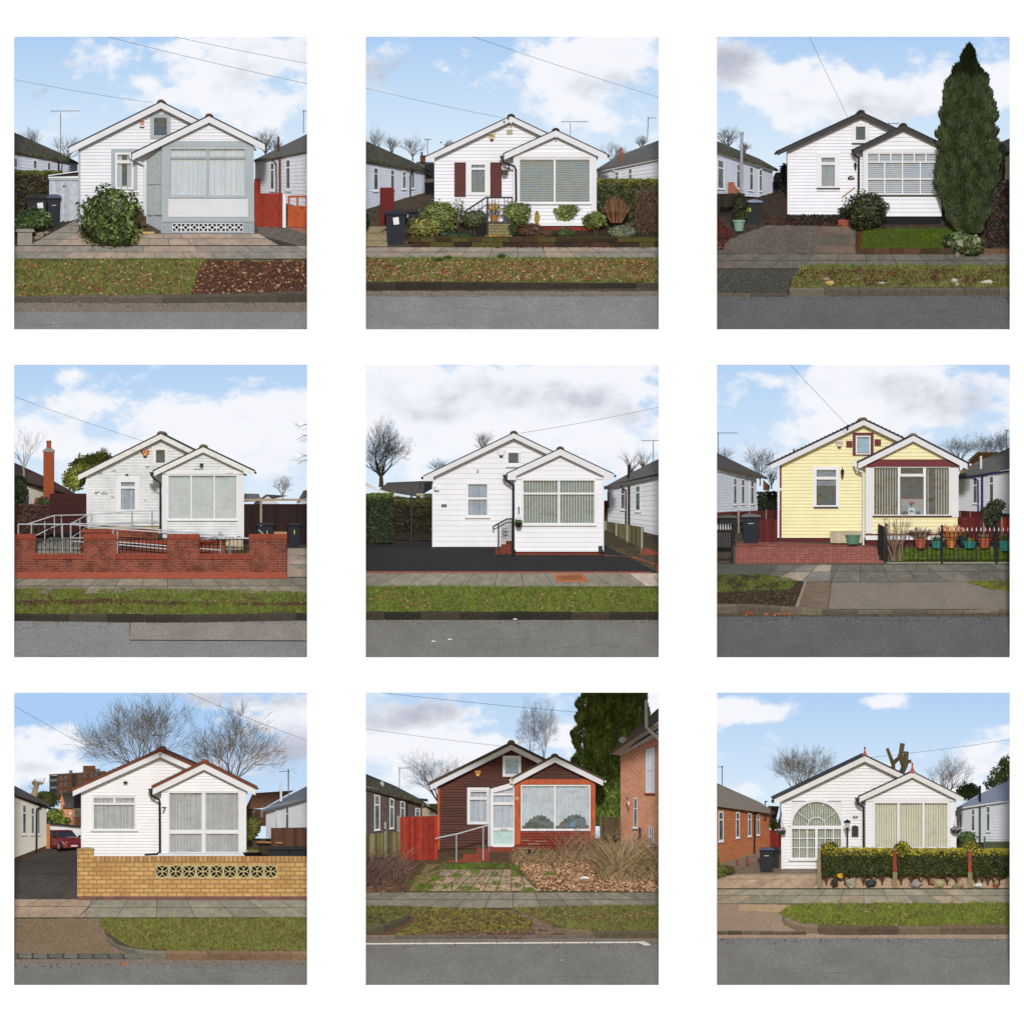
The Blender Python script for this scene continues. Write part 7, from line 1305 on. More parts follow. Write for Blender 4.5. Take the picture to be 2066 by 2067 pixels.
 nb,w_=neighbour('white neighbour bungalow with white flue, right of the yellow wall',(1990,692,905,4.5),(1645,782,960,5.8),NW,11,[(1990,672,4.3),(1612,780,5.6),(1760,700,6.2),(1911,625,6.8),(1990,590,7)],mat('blue_grey_roof',px(124,130,140),.8,.2,8),[(1728,1708,.04,.9),(1796,1774,.04,.9)],[('downpipe',NW,[(1700,.0,.13),(1718,.08,.08),(1722,1,.05)],5)],gut=WH2,fascia=(WH2,.07))
 m=MB();m.tube([(1744,722,5.5),(1744,590,5.5)],8,8);m.build('flue_pipe',WH2,nb);bh=thing('brown_roofed_house','dark brown brick house with low roof behind the bay of the sunlit bungalow','house',1600,880,7.8);m=MB();m.box(1515,770,1650,880,7.8,7.9);m.build('wall',brick('brown_far_brick',px(110,70,56),px(92,60,50),px(90,70,60)),bh);m=MB();m.poly([(1510,775,7.7),(1640,760,7.7),(1830,650,8.3),(1560,668,8.3)]);m.build('roof',mat('brown_far_roof',px(112,78,58),.9,.25,10),bh)
 for x in (1560,1612): m=MB();m.box(x,778,x+16,826,7.76,7.8);m.build('window',NPANE,bh)
 bush('golden_conifer','rounded golden green conifer right of the sunlit bay','shrub',[(1560,880,55,75),(1545,930,50,50)],900,9,cr((132,124,50),(96,100,40),(70,80,34)),975,seed=9,Y=5.6)
 fence('brown boarded fence at the right edge, yellow wall side',1680,892,1990,1020,4.6,None,17,cr((92,62,48),(80,54,42)),5,name='brown_fence',y0b=888);fence('low lattice-topped fence running back beside the sunlit bay',1560,972,1760,1060,5.2,4.6,9,cr((86,72,52),(72,60,44)),6,name='low_fence',y0b=1000,y1b=1070);m=MB();m.tube([(1590,985,4.9),(1755,990,4.5)],7,6);m.build('timber_log',mat('log',px(176,130,86),.9,.2),label='pale log lying along the low fence top',cat='log')
 for k,(a,b_,l) in enumerate([(1655,1800,'dark wheelie bin lid peeping over the yellow wall, left one'),(1770,1910,'dark wheelie bin lid peeping over the yellow wall, right one')]):wheelie_bin(l,a,b_,1012,1190,CHAR,Y=gy(1190)+.1*k,mark=False)
 t=thing('grass_mound','small tuft of yellow grass in a dark tub behind the wall','plant',1560,1070,gy(1180));m=MB();m.lathe(1560,gy(1180),[(50,1075),(66,1052),(60,1050)],14);m.build('tub',BLK,t);foliage([(1565,1044,40,14)],150,9,cr((170,160,90),(130,128,70)),gy(1180),4,core=.5).build('foliage',LEAF,t)
 aerial('lattice television mast right of the white flue, yellow wall side',1793,700,510,1735,1800,7,5,yagi_y=526,r=4);wire('telephone wire from the left edge to the left roof slope, yellow wall side',[(0,92),(630,440)],4);wire('telephone wire from top centre to the right edge, yellow wall side',[(1130,8),(1930,330)],8)
def car7():
 Y=5.55;t=thing('parked_car','dark red hatchback parked in front of the white garage','car',385,1045,Y);RP=mat('car_paint',px(124,34,46),.18,.1,2,spec=.8);k_=.62
 sec=[(0,.62,.20,.50,.62),(.12,.80,.16,.62,.76),(.5,.86,.16,.80,.78),(1.1,.88,.16,.92,.80),(1.35,.88,.16,.96,.80),(2.6,.88,.16,.98,.80),(3.6,.86,.18,.98,.78),(3.95,.78,.25,.9,.70)]
 cb=[(1.15,.74,.94),(1.75,.62,1.36),(2.3,.60,1.45),(3.1,.60,1.42),(3.75,.66,.98)];A=R(24);sc=.47
 def T(l,w_,z):x=w_*math.cos(A)-l*math.sin(A)*1.0;y=w_*math.sin(A)+l*math.cos(A)*.55;return (388+x*sc/S*1.0+15,1038-z*sc/S,Y+y*sc)
 m=MB();R_=[]
 for l,w_,zb,zt,wt in sec: R_.append([m.vt(*T(l,a,z)) for a,z in ((-w_*.94,zb),(-w_,zb+.2),(-w_,zt - .14),(-wt,zt),(wt,zt),(w_,zt - .14),(w_,zb+.2),(w_*.94,zb))])
 for i in range(len(R_)-1):
  for j in range(8): q=(j+1) % 8;m.face((R_[i][j],R_[i][q],R_[i+1][q],R_[i+1][j]))
 m.face(R_[0]);m.face(R_[-1][::-1]);c=[[m.vt(*T(l,a,z)) for a,z in ((-w_-(.1 if z>1 else 0),.93),(-w_,z),(w_,z),(w_+(.1 if z>1 else 0),.93))] for l,w_,z in cb]
 for i in range(1,3): m.face((c[i][1],c[i][2],c[i+1][2],c[i+1][1]))
 m.build('body',RP,t,smooth=False);g=MB()
 g.poly([T(1.15,-.72,.95),T(1.15,.72,.95),T(1.72,.6,1.34),T(1.72,-.6,1.34)]);g.build('windscreen',mat('car_glass',(.02,.03,.05),.08,.3,3,spec=.9),t);g=MB();g.poly([T(1.3,-.8,.95),T(3.6,-.8,.95),T(3.1,-.62,1.38),T(1.85,-.62,1.36)]);g.build('side_window',mat('car_glass',(.02,.03,.05)),t);g=MB()
 g.tube([T(2.4,-.8,.95),T(2.4,-.62,1.4)],3,4);g.tube([T(1.2,-.76,.95),T(1.78,-.62,1.38),T(3.1,-.62,1.42)],3.4,4);g.tube([T(1.75,-.6,1.38),T(1.75,.6,1.38)],4,4);g.build('roof_pillar',RP,t)
 for s_ in (-1,1):
  g=MB();g.poly([T(.02,s_*.52,.5),T(.1,s_*.8,.52),T(.3,s_*.82,.66),T(.1,s_*.55,.62)]);g.build('headlight',mat('lamp_glass',(.7,.72,.75),.1,.05,spec=.9),t)
  g=MB();g.tube([T(1.25,s_*.86,.96),T(1.25,s_*1.02,1.0)],8,6);g.build('wing_mirror',BLK,t)
  for l in (.75,3.25): g=MB();g.tube([T(l,s_*.72,.3),T(l,s_*.89,.3)],.32*sc/S,14);o=g.build('wheel',BLK,t);g=MB();g.tube([T(l,s_*.89,.3),T(l,s_*.9,.3)],.2*sc/S,12);g.build('rim',GALV,o)
 g=MB();g.poly([T(-.01,-.42,.42),T(-.01,.42,.42),T(.04,.44,.56),T(.04,-.44,.56)]);g.build('grille',BLK,t);g=MB();g.poly([T(-.03,-.26,.28),T(-.03,.26,.28),T(-.03,.26,.38),T(-.03,-.26,.38)]);g.build('number_plate',WH2,t)

# ---------------------------------------------------------------- 8: brown and orange bungalow with overgrown garden
def scrub(name,label,x0,x1,yb,hgt,n,cols,seed,Y=None,ys=60,w=1.5):
 rnd=random.Random(seed);t=thing(name,label,'undergrowth',(x0+x1)/2,yb,gy(yb));m=MB()
 for _ in range(n):
  x=rnd.uniform(x0,x1);y=yb-rnd.random()*ys;l=hgt(x)*rnd.uniform(.5,1.1);a=rnd.gauss(0,.7);Yq=gy(y) - .04
  m.tube([(x,y,Yq),(x+math.sin(a)*l*.5,y-l*.55,Yq-rnd.uniform(0,.12)),(x+math.sin(a)*l*1.2,y-l,Yq-rnd.uniform(0,.2))],[w,w*.8,w*.5],3,rnd.choice(cols))
 m.build('stem',TWIG,t);return t
def p8():
 panel(735,1394)
 sky([(250,200,450,200,.75),(100,350,250,120,.5),(600,400,400,160,.5),(1330,330,160,160,.55),(1880,80,80,150,.6),(200,620,400,120,.5)],[(350,120,330,110,.95),(200,230,200,60,.5)],hz=(.25,1),base=.1)
 base_ground(mat('ground_scrub',px(96,74,54),.95,.3,6,.5));road(1640,ASPW,None,None);ground_col('gutter',[(-120,1612),(2080,1608),(2080,1640),(-120,1640)],GUTT,.016)
 m=MB()
 for a,b in (((-120,1641,1650),(1780,1631,1639)),): m.poly([(a[0],a[2],gy(a[2]) - .022),(b[0],b[2],gy(b[2]) - .022),(b[0],b[1],gy(b[1]) - .022),(a[0],a[1],gy(a[1]) - .022)])
 m.poly([(1780,1640,gy(1640) - .022),(1825,1656,gy(1656) - .022),(1868,1654,gy(1654) - .022),(1815,1628,gy(1628) - .022),(1780,1630,gy(1630) - .022)]);m.build('road_marking',mat('road_paint',px(226,222,212),.7,.08,12),kind='structure',exact=True)
 ground_col('path',[(-120,1415),(2080,1415),(2080,1300),(-120,1300)],mat('path_base8',px(66,66,48),.95,.2,6),.006);slabs('pavement',[1310,1358,1412],178,cols=cr((134,127,113),(142,134,120),(124,119,107)),off=0,seed=83,gap=4,bond=0)
 ground_col('path',wavy([(290,1305),(1150,1308),(1040,1190),(960,1115),(380,1110),(330,1180)],6),mat('mossy_path_base',px(92,86,50),.95,.3,9,.4),.01);slabs('paving_slabs',[1160,1205,1256,1304],118,cols=cr((186,162,136),(174,152,128),(160,144,118)),off=-15,seed=84,lims=lambda y: (lerp(500,440,(y-1160)/144),lerp(960,1140,(y-1160)/144)),gap=7,lift=.02,vy=950);slabs('paving_slabs',[1125,1200,1304],150,cols=cr((128,116,72),(140,124,84)),off=10,seed=85,lims=lambda y: (lerp(400,290,(y-1125)/179),lerp(500,440,(y-1125)/179)),gap=6,lift=.02)
 litter('leaf_litter',[(300,1300),(380,1110),(1000,1110),(1150,1300)],500,(4,10),cr((150,116,90),(120,96,70),(110,104,62),(176,146,116)),93,label='leaves and moss scattered over the cracked path, brown bungalow')
 for k,(x,y,w_) in enumerate([(480,1225,40),(720,1180,30),(860,1256,26),(600,1206,24),(1060,1300,40),(690,1290,60),(400,1272,40),(365,1300,34),(545,1280,34),(1000,1270,20),(985,1200,26),(850,1200,20),(970,1160,26),(290,1245,22),(1180,1195,50),(620,1150,120),(800,1140,120)]): grass('weeds',[(x-w_,y+12),(x+w_,y+12),(x+w_,y-14),(x-w_,y-14)],w_*4,(8,20),cr((120,146,60),(96,124,44)),90+k,label='green weeds in a paving gap, patch %d from the list' % k if 0 else 'green weeds growing in the paving gaps of the brown bungalow')
 mo=[(240,1400),(700,1412),(920,1425),(1110,1500),(1080,1560),(400,1580),(180,1590),(330,1500)];ground_col('mossy_crossover',wavy(mo,6),speck('moss',px(112,104,46),px(66,60,30),px(146,136,62),9,px(96,80,60)),.02);ground_col('bare_verge',wavy([(920,1420),(1250,1410),(1500,1500),(1260,1580),(900,1600),(400,1585),(1080,1550),(1100,1500)],8),mat('verge_bark',px(92,74,62),.95,.35,9,.5,col2=px(128,106,90)),.016)
 v1=[(-120,1395),(250,1400),(300,1450),(180,1520),(-120,1550)];ground_col('verge',v1,SOIL,.02);grass('grass',[(-120,1398),(240,1402),(280,1440),(200,1470),(-120,1460)],1500,(7,16),seed=81,label='patch of grass inside the curved kerb at the left, brown bungalow');litter('leaf_litter',v1,420,(4,10),cr((110,92,62),(140,116,84),(84,66,48)),82,label='twigs and leaves inside the curved kerb at the left')
 v2=[(950,1418),(1250,1402),(2080,1392),(2080,1560),(1500,1562),(1240,1540),(1120,1480)];ground_col('verge',wavy(v2,4),SOIL,.022);grass('grass',v2,7500,seed=86,cols=cr((138,144,78),(116,130,58),(160,158,100)),dens=lambda x,y: 1 if (y>1500 or y<1440) else .4,label='patchy grassy verge on the right outside the brown bungalow');litter('leaf_litter',v2,800,(4,10),seed=87,label='dead leaves on the right verge, brown bungalow')
 litter('leaf_litter',mo,260,(4,9),cr((96,80,56),(74,64,40),(130,110,80)),94,label='twigs and leaves on the mossy crossover');grass('moss_tufts',mo,900,(4,9),cr((120,116,44),(100,104,40),(142,136,62)),99,label='tufts of moss on the crossover')
 kerb([(-60,1545,1590),(40,1530,1588),(160,1505,1555),(240,1480,1522),(295,1450,1490)],2,cr((104,96,76),(92,86,68)),seed=22);kerb([(1228,1536,1550),(1300,1546,1580),(1480,1560,1606)],1,cr((124,110,86),),seed=23);kerb([(1480,1560,1606),(2080,1556,1606)],3,cr((112,98,76),(98,88,68)),seed=24);kerb([(-120,1588,1612),(1500,1590,1606)],5,KRG,seed=25,depth=.03);litter('leaf_litter',[(430,1560),(1180,1560),(1000,1615),(560,1600)],520,(5,12),cr((128,92,74),(100,76,62),(156,124,104)),88,label='leaf debris along the dropped kerb, brown bungalow')
 BC=mat('brown_cladding',px(82,54,46),.65,.15,3,stretch=(.5,1,3),col2=px(98,56,46));OR=mat('orange_paint',px(184,82,38),.5,.3,4,stretch=(2,1,.6));OC=mat('orange_cladding',px(142,58,40),.6,.25,6,stretch=(.5,1,5));PB=brick('plinth_brick8',px(166,74,56),px(146,60,46),px(120,76,62),.2,.06)
 h=house('dark brown weatherboard bungalow with orange posts and a white glazed side porch',BC,17.5,(954,352),(428,612),34,476,1440,1044,(1237,430),(966,574),(1550,582),36,975,1498,1002,holes=[(668,630,810,870),(898,425,1018,560)],pholes=[(1018,612,1466,900)],rm=mat('moss_edge',px(92,76,56),.9,.35,20),cap=mat('ridge_moss',px(112,98,66),.9,.3,20),plinth=PB,plh=(60,50),ptop=600,rt=10,ppitch=17,verge=mat('verge_moss',px(88,74,56),.9,.4,30),t=.05)
 Ym,Yp=h['Ym'],h['Yp'];LC=mat('lace_curtain',px(206,214,222),.9,.12,9);win(h,668,630,812,870,Ym,fw=18,hb=[704],bar=12,cur=('net',LC),seed=3,inner=[(682,650,806,700,8)]);win(h,898,424,1018,560,Ym,fm=WH,fw=18,gl=GLS,cur=('flat',mat('blue_grey_sheet',px(122,142,170),.8,.2,10)))
 w_=win(h,1016,612,1468,905,Yp,fw=8,vb=[1237],bar=10,sill=(WH2,6,0),gl=GLS);c=MB()
 hem=lambda x: 885-75*abs(math.cos((x-1140)/110*1.57)) if x<1240 else 885-80*abs(math.cos((x-1370)/120*1.57))*(1 if x<1440 else .2)
 curtain_net(c,1020,618,1464,885,Yp+.06,20,.014,hem=lambda x: hem(x)+6*math.sin(x*.25));c.build('curtain',LC,w_);c=MB();c.box(1335,850,1370,888,Yp+.1,Yp+.12);c.build('blue_box',mat('blue_item',px(40,110,160),.5),h)
 board(h,'frieze_board',OR,978,576,1490,610,Yp,.06);board(h,'corner_post',OR,976,610,1013,1000,Yp,.065);board(h,'corner_post',OR,1468,600,1500,985,Yp,.065);board(h,'corner_post',OR,476,632,490,1050,Ym,.05)
 m=MB();clad(m,None,1014,1468,912,1000,17.5,Yp - .035,t=.06);m.build('apron_boards',OC,h);board(h,'cill_beam',mat('rotten_beam',px(120,54,40),.9,.3,10),975,1004,1500,1034,Yp,.07);board(h,'underfloor_shade',VOID,1035,1034,1280,1092,Yp,.055)  # last board is solid near-black, in place of shade under the floor
 for k,(x,y,l) in enumerate([(1020,968,60),(1110,975,80),(985,1020,130),(1060,992,90)]): m=MB();m.prism([(x,y),(x+l,y+2),(x+l*.8,y+7),(x+4,y+6)],Yp - .09,Yp - .06);m.build('peeling_board',mat('bare_grey_wood',px(150,140,126),.9,.3,20),h)
 m=MB();m.tube([(1130,1088,Yp - .06),(1158,1050,Yp - .06)],2,4);m.tube([(1195,1080,Yp - .06),(1206,1055,Yp - .06),(1222,1082,Yp - .06)],2,4);m.build('broken_strut',GALV,h)
 alarm(h,'tri',737,543,52,50,Ym,'ARC',mat('alarm_red',px(190,50,36)),mat('strobe_dark_blue',(.02,.03,.08)),mat('alarm_yellow',px(238,190,96),.5,.1));text(h,'41',993,698,19,Yp - .07,mat('cream_number',px(240,220,180),.5),'house_number',bold=.002);pipe(h,'gutter',WH2,[(1564,590,Yp - .2),(1564,592,Yp+.6)],Yp,7)
 p=thing('glazed_porch','narrow white glazed side porch of the brown bungalow with brick base','porch',895,1120,Yp+.02);Yq=Yp+.05;m=MB();m.prism([(815,640),(960,598),(975,598),(975,628),(818,668)],Yq - .04,Yq+.3);m.build('roof_beam',WH2,p);m=MB()
 for x0,x1,a in ((818,838,655),(966,978,618)): m.box(x0,a,x1,1012,Yq - .03,Yq+.05)
 for y0,y1 in ((668,680),(725,742),(890,910),(998,1016)): m.box(838,y0,966,y1,Yq - .025,Yq+.05)
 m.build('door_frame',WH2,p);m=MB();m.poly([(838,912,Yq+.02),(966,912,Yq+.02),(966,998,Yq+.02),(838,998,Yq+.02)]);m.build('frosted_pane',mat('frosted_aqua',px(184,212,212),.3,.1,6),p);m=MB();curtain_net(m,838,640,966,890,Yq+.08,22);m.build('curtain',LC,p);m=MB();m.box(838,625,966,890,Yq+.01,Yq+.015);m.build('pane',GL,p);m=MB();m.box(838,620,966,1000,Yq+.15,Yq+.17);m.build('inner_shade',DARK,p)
 m=MB();m.box(882,896,930,908,Yq - .035,Yq - .02);m.build('letter_box',GALV,p);m=MB();m.box(818,1016,974,1120,Yq - .02,Yq+.3);m.build('brick_base',PB,p);m=MB();m.box(895,1068,938,1088,Yq - .03,Yq);m.build('air_brick',mat('air_brick',px(140,60,46),.8,.3,40),p);m=MB();m.prism([(940,575),(975,575),(970,605),(946,605)],Yp - .1,Yp);m.tube([(958,560,Yp - .05),(958,580,Yp - .05)],5,5);m.build('hopper',mat('old_white',px(222,216,200),.7,.1),p)
 s=thing('porch_steps','stepped red brick side steps below the galvanised handrail','steps',720,1120,gy(1120));Ys=gy(1115);m=MB();m.prism([(545,1118),(545,1094),(640,1090),(640,1056),(730,1052),(730,1018),(812,1014),(812,1118)],Ys,Ys+.3);m.build('brick_side',PB,s)
 for a,b,y in ((545,638,1084),(635,728,1046),(726,806,1010)): m=MB();m.box(a,y,b,y+10,Ys - .04,Ys+.32);m.build('tread',mat('mossy_tread',px(84,82,56),.9,.3,10),s)
 r=thing('step_handrail','galvanised handrail rising to the white side porch','railing',650,1118,Ys - .1);m=MB();m.tube([(462,962,Ys - .1),(485,955,Ys - .1),(600,932,Ys - .1),(770,884,Ys - .1),(808,876,Ys - .1)],5,7);m.build('rail',GALV,r)
 for x,a,b in ((598,932,1116),(772,886,1104)): m=MB();m.tube([(x,a,Ys - .1),(x,b,Ys - .1)],5,7);m.build('upright',GALV,r)
 pipe(p,'downpipe',WH2,[(808,660),(810,700),(808,1124)],Yq - .05,6)
 fence('tall bright red boarded gate left of the brown bungalow',234,820,462,1100,gy(1100),None,13,cr((158,52,36),(138,44,32),(172,62,42)),3,cat='gate',name='red_gate',posts=[(466,812,1100,20)],pcol=px(176,56,36),y1b=1106,y0b=814);m=MB();m.box(212,812,236,1078,gy(1090),gy(1090)+.06);m.build('concrete_post',CONC,label='concrete fence post at the left of the red gate',cat='post')
 fence('weathered grey-green panel fence with concrete posts at the left, brown bungalow',-40,940,232,1090,3.6,4.3,22,cr((118,108,66),(98,92,56),(134,124,84)),4,posts=[(52,925,1110,20),(138,896,1095,18),(190,920,1085,8)],pcol=px(136,128,108),name='panel_fence',y0b=918,y1b=1075);m=MB();m.tube([(137,900,3.9),(137,852,3.9)],8,7);m.build('grey_post_cap',GALV,label='tapered grey post top above the panel fence at the left',cat='post')
 fence('old brown fence panel between the brown bungalow and the brick house',1540,822,1664,960,5.2,None,6,cr((92,74,52),(78,62,44)),5,posts=[(1536,818,960,14),(1660,818,960,12)],pcol=px(104,90,66),name='brown_fence')
 nb,w=neighbour('grey-brown boarded neighbour bungalow, left of the brown bungalow',(-80,615,970,4.3),(375,740,900,5.9),mat('umber_boards',px(100,88,84),.8,.2,5),20,[(-80,595,4.1),(405,735,5.7),(340,696,6.2),(200,625,6.8),(10,548,7),(-80,515,7)],ROOFM,[(-4,14,.06,.98,0),(66,104,.06,.86),(164,194,.06,.86),(234,264,.07,.8),(330,362,.2,.6)],[('downpipe',BLK,[(300,.0,.14),(278,.06,.08),(276,.8,.05)],5)],gut=WH2,fascia=(WH2,.05));m=MB();m.prism([(104,612),(100,600),(128,600),(124,628)],5.8,5.9);m.tube([(113,602,5.85),(113,590,5.85)],9,6);m.build('roof_vent',GALV,nb)
 dh=thing('distant_house','distant flat-roofed pale building behind the red gate','house',425,850,7.6);m=MB();m.box(376,735,478,850,7.6,7.7);m.build('wall',mat('far_cream',px(190,176,150),.9,.1),dh);m=MB();m.poly([(300,705,7.4),(415,722,7.4),(412,704,7.6),(320,696,7.6)]);m.box(378,728,395,736,7.3,7.4);m.poly([(380,740,7.5),(478,800,7.5),(478,790,7.5),(390,736,7.5)]);m.build('roof',SLATE,dh)
 HB=brick('tall_house_brick',px(232,150,110),px(206,124,88),px(222,200,180),.23,.09,.014,uv=True,stain=(px(196,124,94),.5));nb,w=neighbour('tall orange brick house with white windows at the right edge, brown bungalow side',(1990,205,1150,4.0),(1664,410,1010,5.6),HB,10,[(1990,130,3.6),(1592,408,5.3),(1760,250,6),(1911,118,6.4),(1990,60,6.6)],mat('brown_tile8',px(128,108,88),.9,.25,16,.6),[],gut=BLK,name='brick_house',cat='house',uvbrick=True,gr=9,dark=HB)
 m=MB();m.poly([(1990,150,3.7),(1592,412,5.35),(1664,425,5.5),(1990,250,3.95)]);m.build('soffit',mat('soffit_white',px(206,200,196),.6,.05),nb)
 YW=lambda x: lerp(5.6,4.0,(x-1664)/326)
 def wb(m,x0,y0,x1,y1,sk,o0=.09,o1=-.02): m.hexa([(x,y,YW(x)-o) for o in (o0,o1) for x,y in ((x0,y1),(x1,y1-sk*.3),(x1,y0+sk),(x0,y0))])
 for k,(x0,y0,x1,y1,sk) in enumerate([(1826,384,1884,664,-20),(1748,700,1772,890,-4),(1845,884,1876,1006,2)]):
  q=7 if k==0 else 5;f=MB();wb(f,x0,y0,x1,y0+q,sk);wb(f,x0,y1-q,x1,y1,0);wb(f,x0,y0,x0+q,y1,0,.1);wb(f,x1-q,y0+sk,x1,y1,0,.1);ym=(512,764,942)[k];wb(f,x0,ym,x1,ym+8-2*k,0)
  if k != 1: xm=(x0+x1)/2;wb(f,xm-3,y0+sk/2,xm+3,y1,0)
  o=f.build('window',WH2,nb);f=MB();wb(f,x0+3,y0+3,x1-3,y1-3,sk,.05,0);f.build('pane',NPANE if k else mat('white_blind8',px(216,222,232),.4,.06),o);f=MB();wb(f,x0-8,y1,x1+4,y1+9,0,.14);f.build('sill',WH2 if k else mat('brick_sill',px(160,80,60),.8),o)
 m=MB();m.tube([(1828,60,4.3),(1832,235,4.3),(1860,265,4.2),(1915,315,4.0)],11,10);m.build('white_flue',WH2,nb);m=MB();m.lathe(1680,5.0,[(2,345),(22,338),(32,322),(20,306),(4,300)],12,sq=.4);m.build('satellite_dish',mat('dish_grey',px(196,196,190),.6),nb)
 for x,y,a,b,mm in ((1706,700,5,9,RUST),(1716,730,5,9,WH),(1788,920,8,30,BLK)): m=MB();m.box(x-a,y-b,x+a,y+b,4.75,4.95);m.build('wall_vent',mm,nb)
 G=cr((142,164,80),(112,136,60),(168,186,100),(90,114,50));conifer('big_conifer','huge dense green conifer towering behind the brown bungalow',1610,900,[(-140,90,0),(0,195,5),(100,222,5),(300,240,0),(500,236,-10),(700,215,-10),(880,190,-5)],14000,20,G,7.4,8,.4,jag=.09)
 bare_tree('silver birch with fine drooping twigs behind the brown bungalow, taller right stem',1165,640,5,.5,51,8.8,thick=8,cols=cr((216,204,200),(190,172,172),(236,228,224)),levels=6,trunk=.3,name='birch_tree',droop=.1,twr=.5,xs=.5);bare_tree('second slimmer birch stem just left of the tall birch',1080,640,20,.45,52,9,thick=6,cols=cr((208,194,192),(186,168,170)),levels=6,trunk=.3,name='birch_tree',droop=.1,twr=.5,xs=.5);bare_tree('broad bare tree behind the left roof slope of the brown bungalow',480,780,370,1.15,53,8.8,thick=9,cols=cr((176,150,146),(150,128,122)),levels=6)
 aerial('television aerial on a lattice mast above the grey-brown neighbour',228,640,495,224,298,7,8,yagi_y=504);DC=cr((150,122,92),(176,148,112),(120,96,74),(196,170,130));PC=cr((128,100,90),(104,82,76),(150,122,108))
 litter('leaf_litter',[(-120,1310),(250,1305),(330,1130),(200,1085),(-120,1110)],1300,(5,12),cr((150,110,88),(120,86,70),(176,136,110)),91,label='dead leaves heaped under the left hedge, brown bungalow');litter('leaf_litter',[(960,1100),(1140,1300),(2080,1306),(2080,1160),(1500,1090)],3800,(6,15),cr((206,160,124),(176,130,98),(226,190,154),(140,102,78),(196,168,128)),92,label='thick tan leaf carpet in the right garden of the brown bungalow')
 scrub('dry_shrubs','bare grey-brown thorny shrubs at the left, brown bungalow',-60,250,1290,lambda x: 150,620,PC,5,ys=150);scrub('dry_grass','tall tangle of dry grass and canes in front of the brick house',1520,2000,1240,lambda x: 135+60*math.sin(x*.02),1900,cr((196,168,128),(160,132,96),(216,192,152),(128,104,72),(136,126,76)),6,ys=150);scrub('bare_canes','tall bare canes in front of the orange corner post',1270,1520,1100,lambda x: 190,130,cr((180,150,124),(150,124,104)),7,ys=40);scrub('dry_grass','low pale dry grass in front of the underfloor gap',960,1540,1130,lambda x: 38,1500,cr((214,186,146),(184,158,118),(150,128,92)),8,ys=120)
 m=MB();m.tube([(1738,1060,gy(1130) - .3),(1735,930,gy(1130) - .3)],3.5,6);m.build('metal_stake',GALV,label='thin metal stake standing in the dry grass',cat='stake')
 for k,(x,y,l) in enumerate([(1445,1082,'crumpled white bag beneath the orange corner post'),(1425,1218,'white plastic scrap on the tan leaves'),(1240,1125,'small white scrap near the underfloor gap')]):m=MB();m.blob(x,y,gy(y) - .06,[16,36,8][k],[16,9,6][k],.04,k,.6,None,8,6);m.build('plastic_litter',WH,label=l,cat='litter')
 m=MB();m.blob(1283,1753,gy(1753),8,3,.01,1);m.blob(1121,1860,gy(1860),13,4,.01,2);m.build('paper_scrap',WH,label='two pale flecks lying on the road, brown bungalow',cat='litter')
 wire('upper telephone wire reaching the big conifer, brown bungalow',[(60,8),(1400,142)],5);wire('telephone wire from the left edge to the brown gable',[(0,246),(890,360)],5)
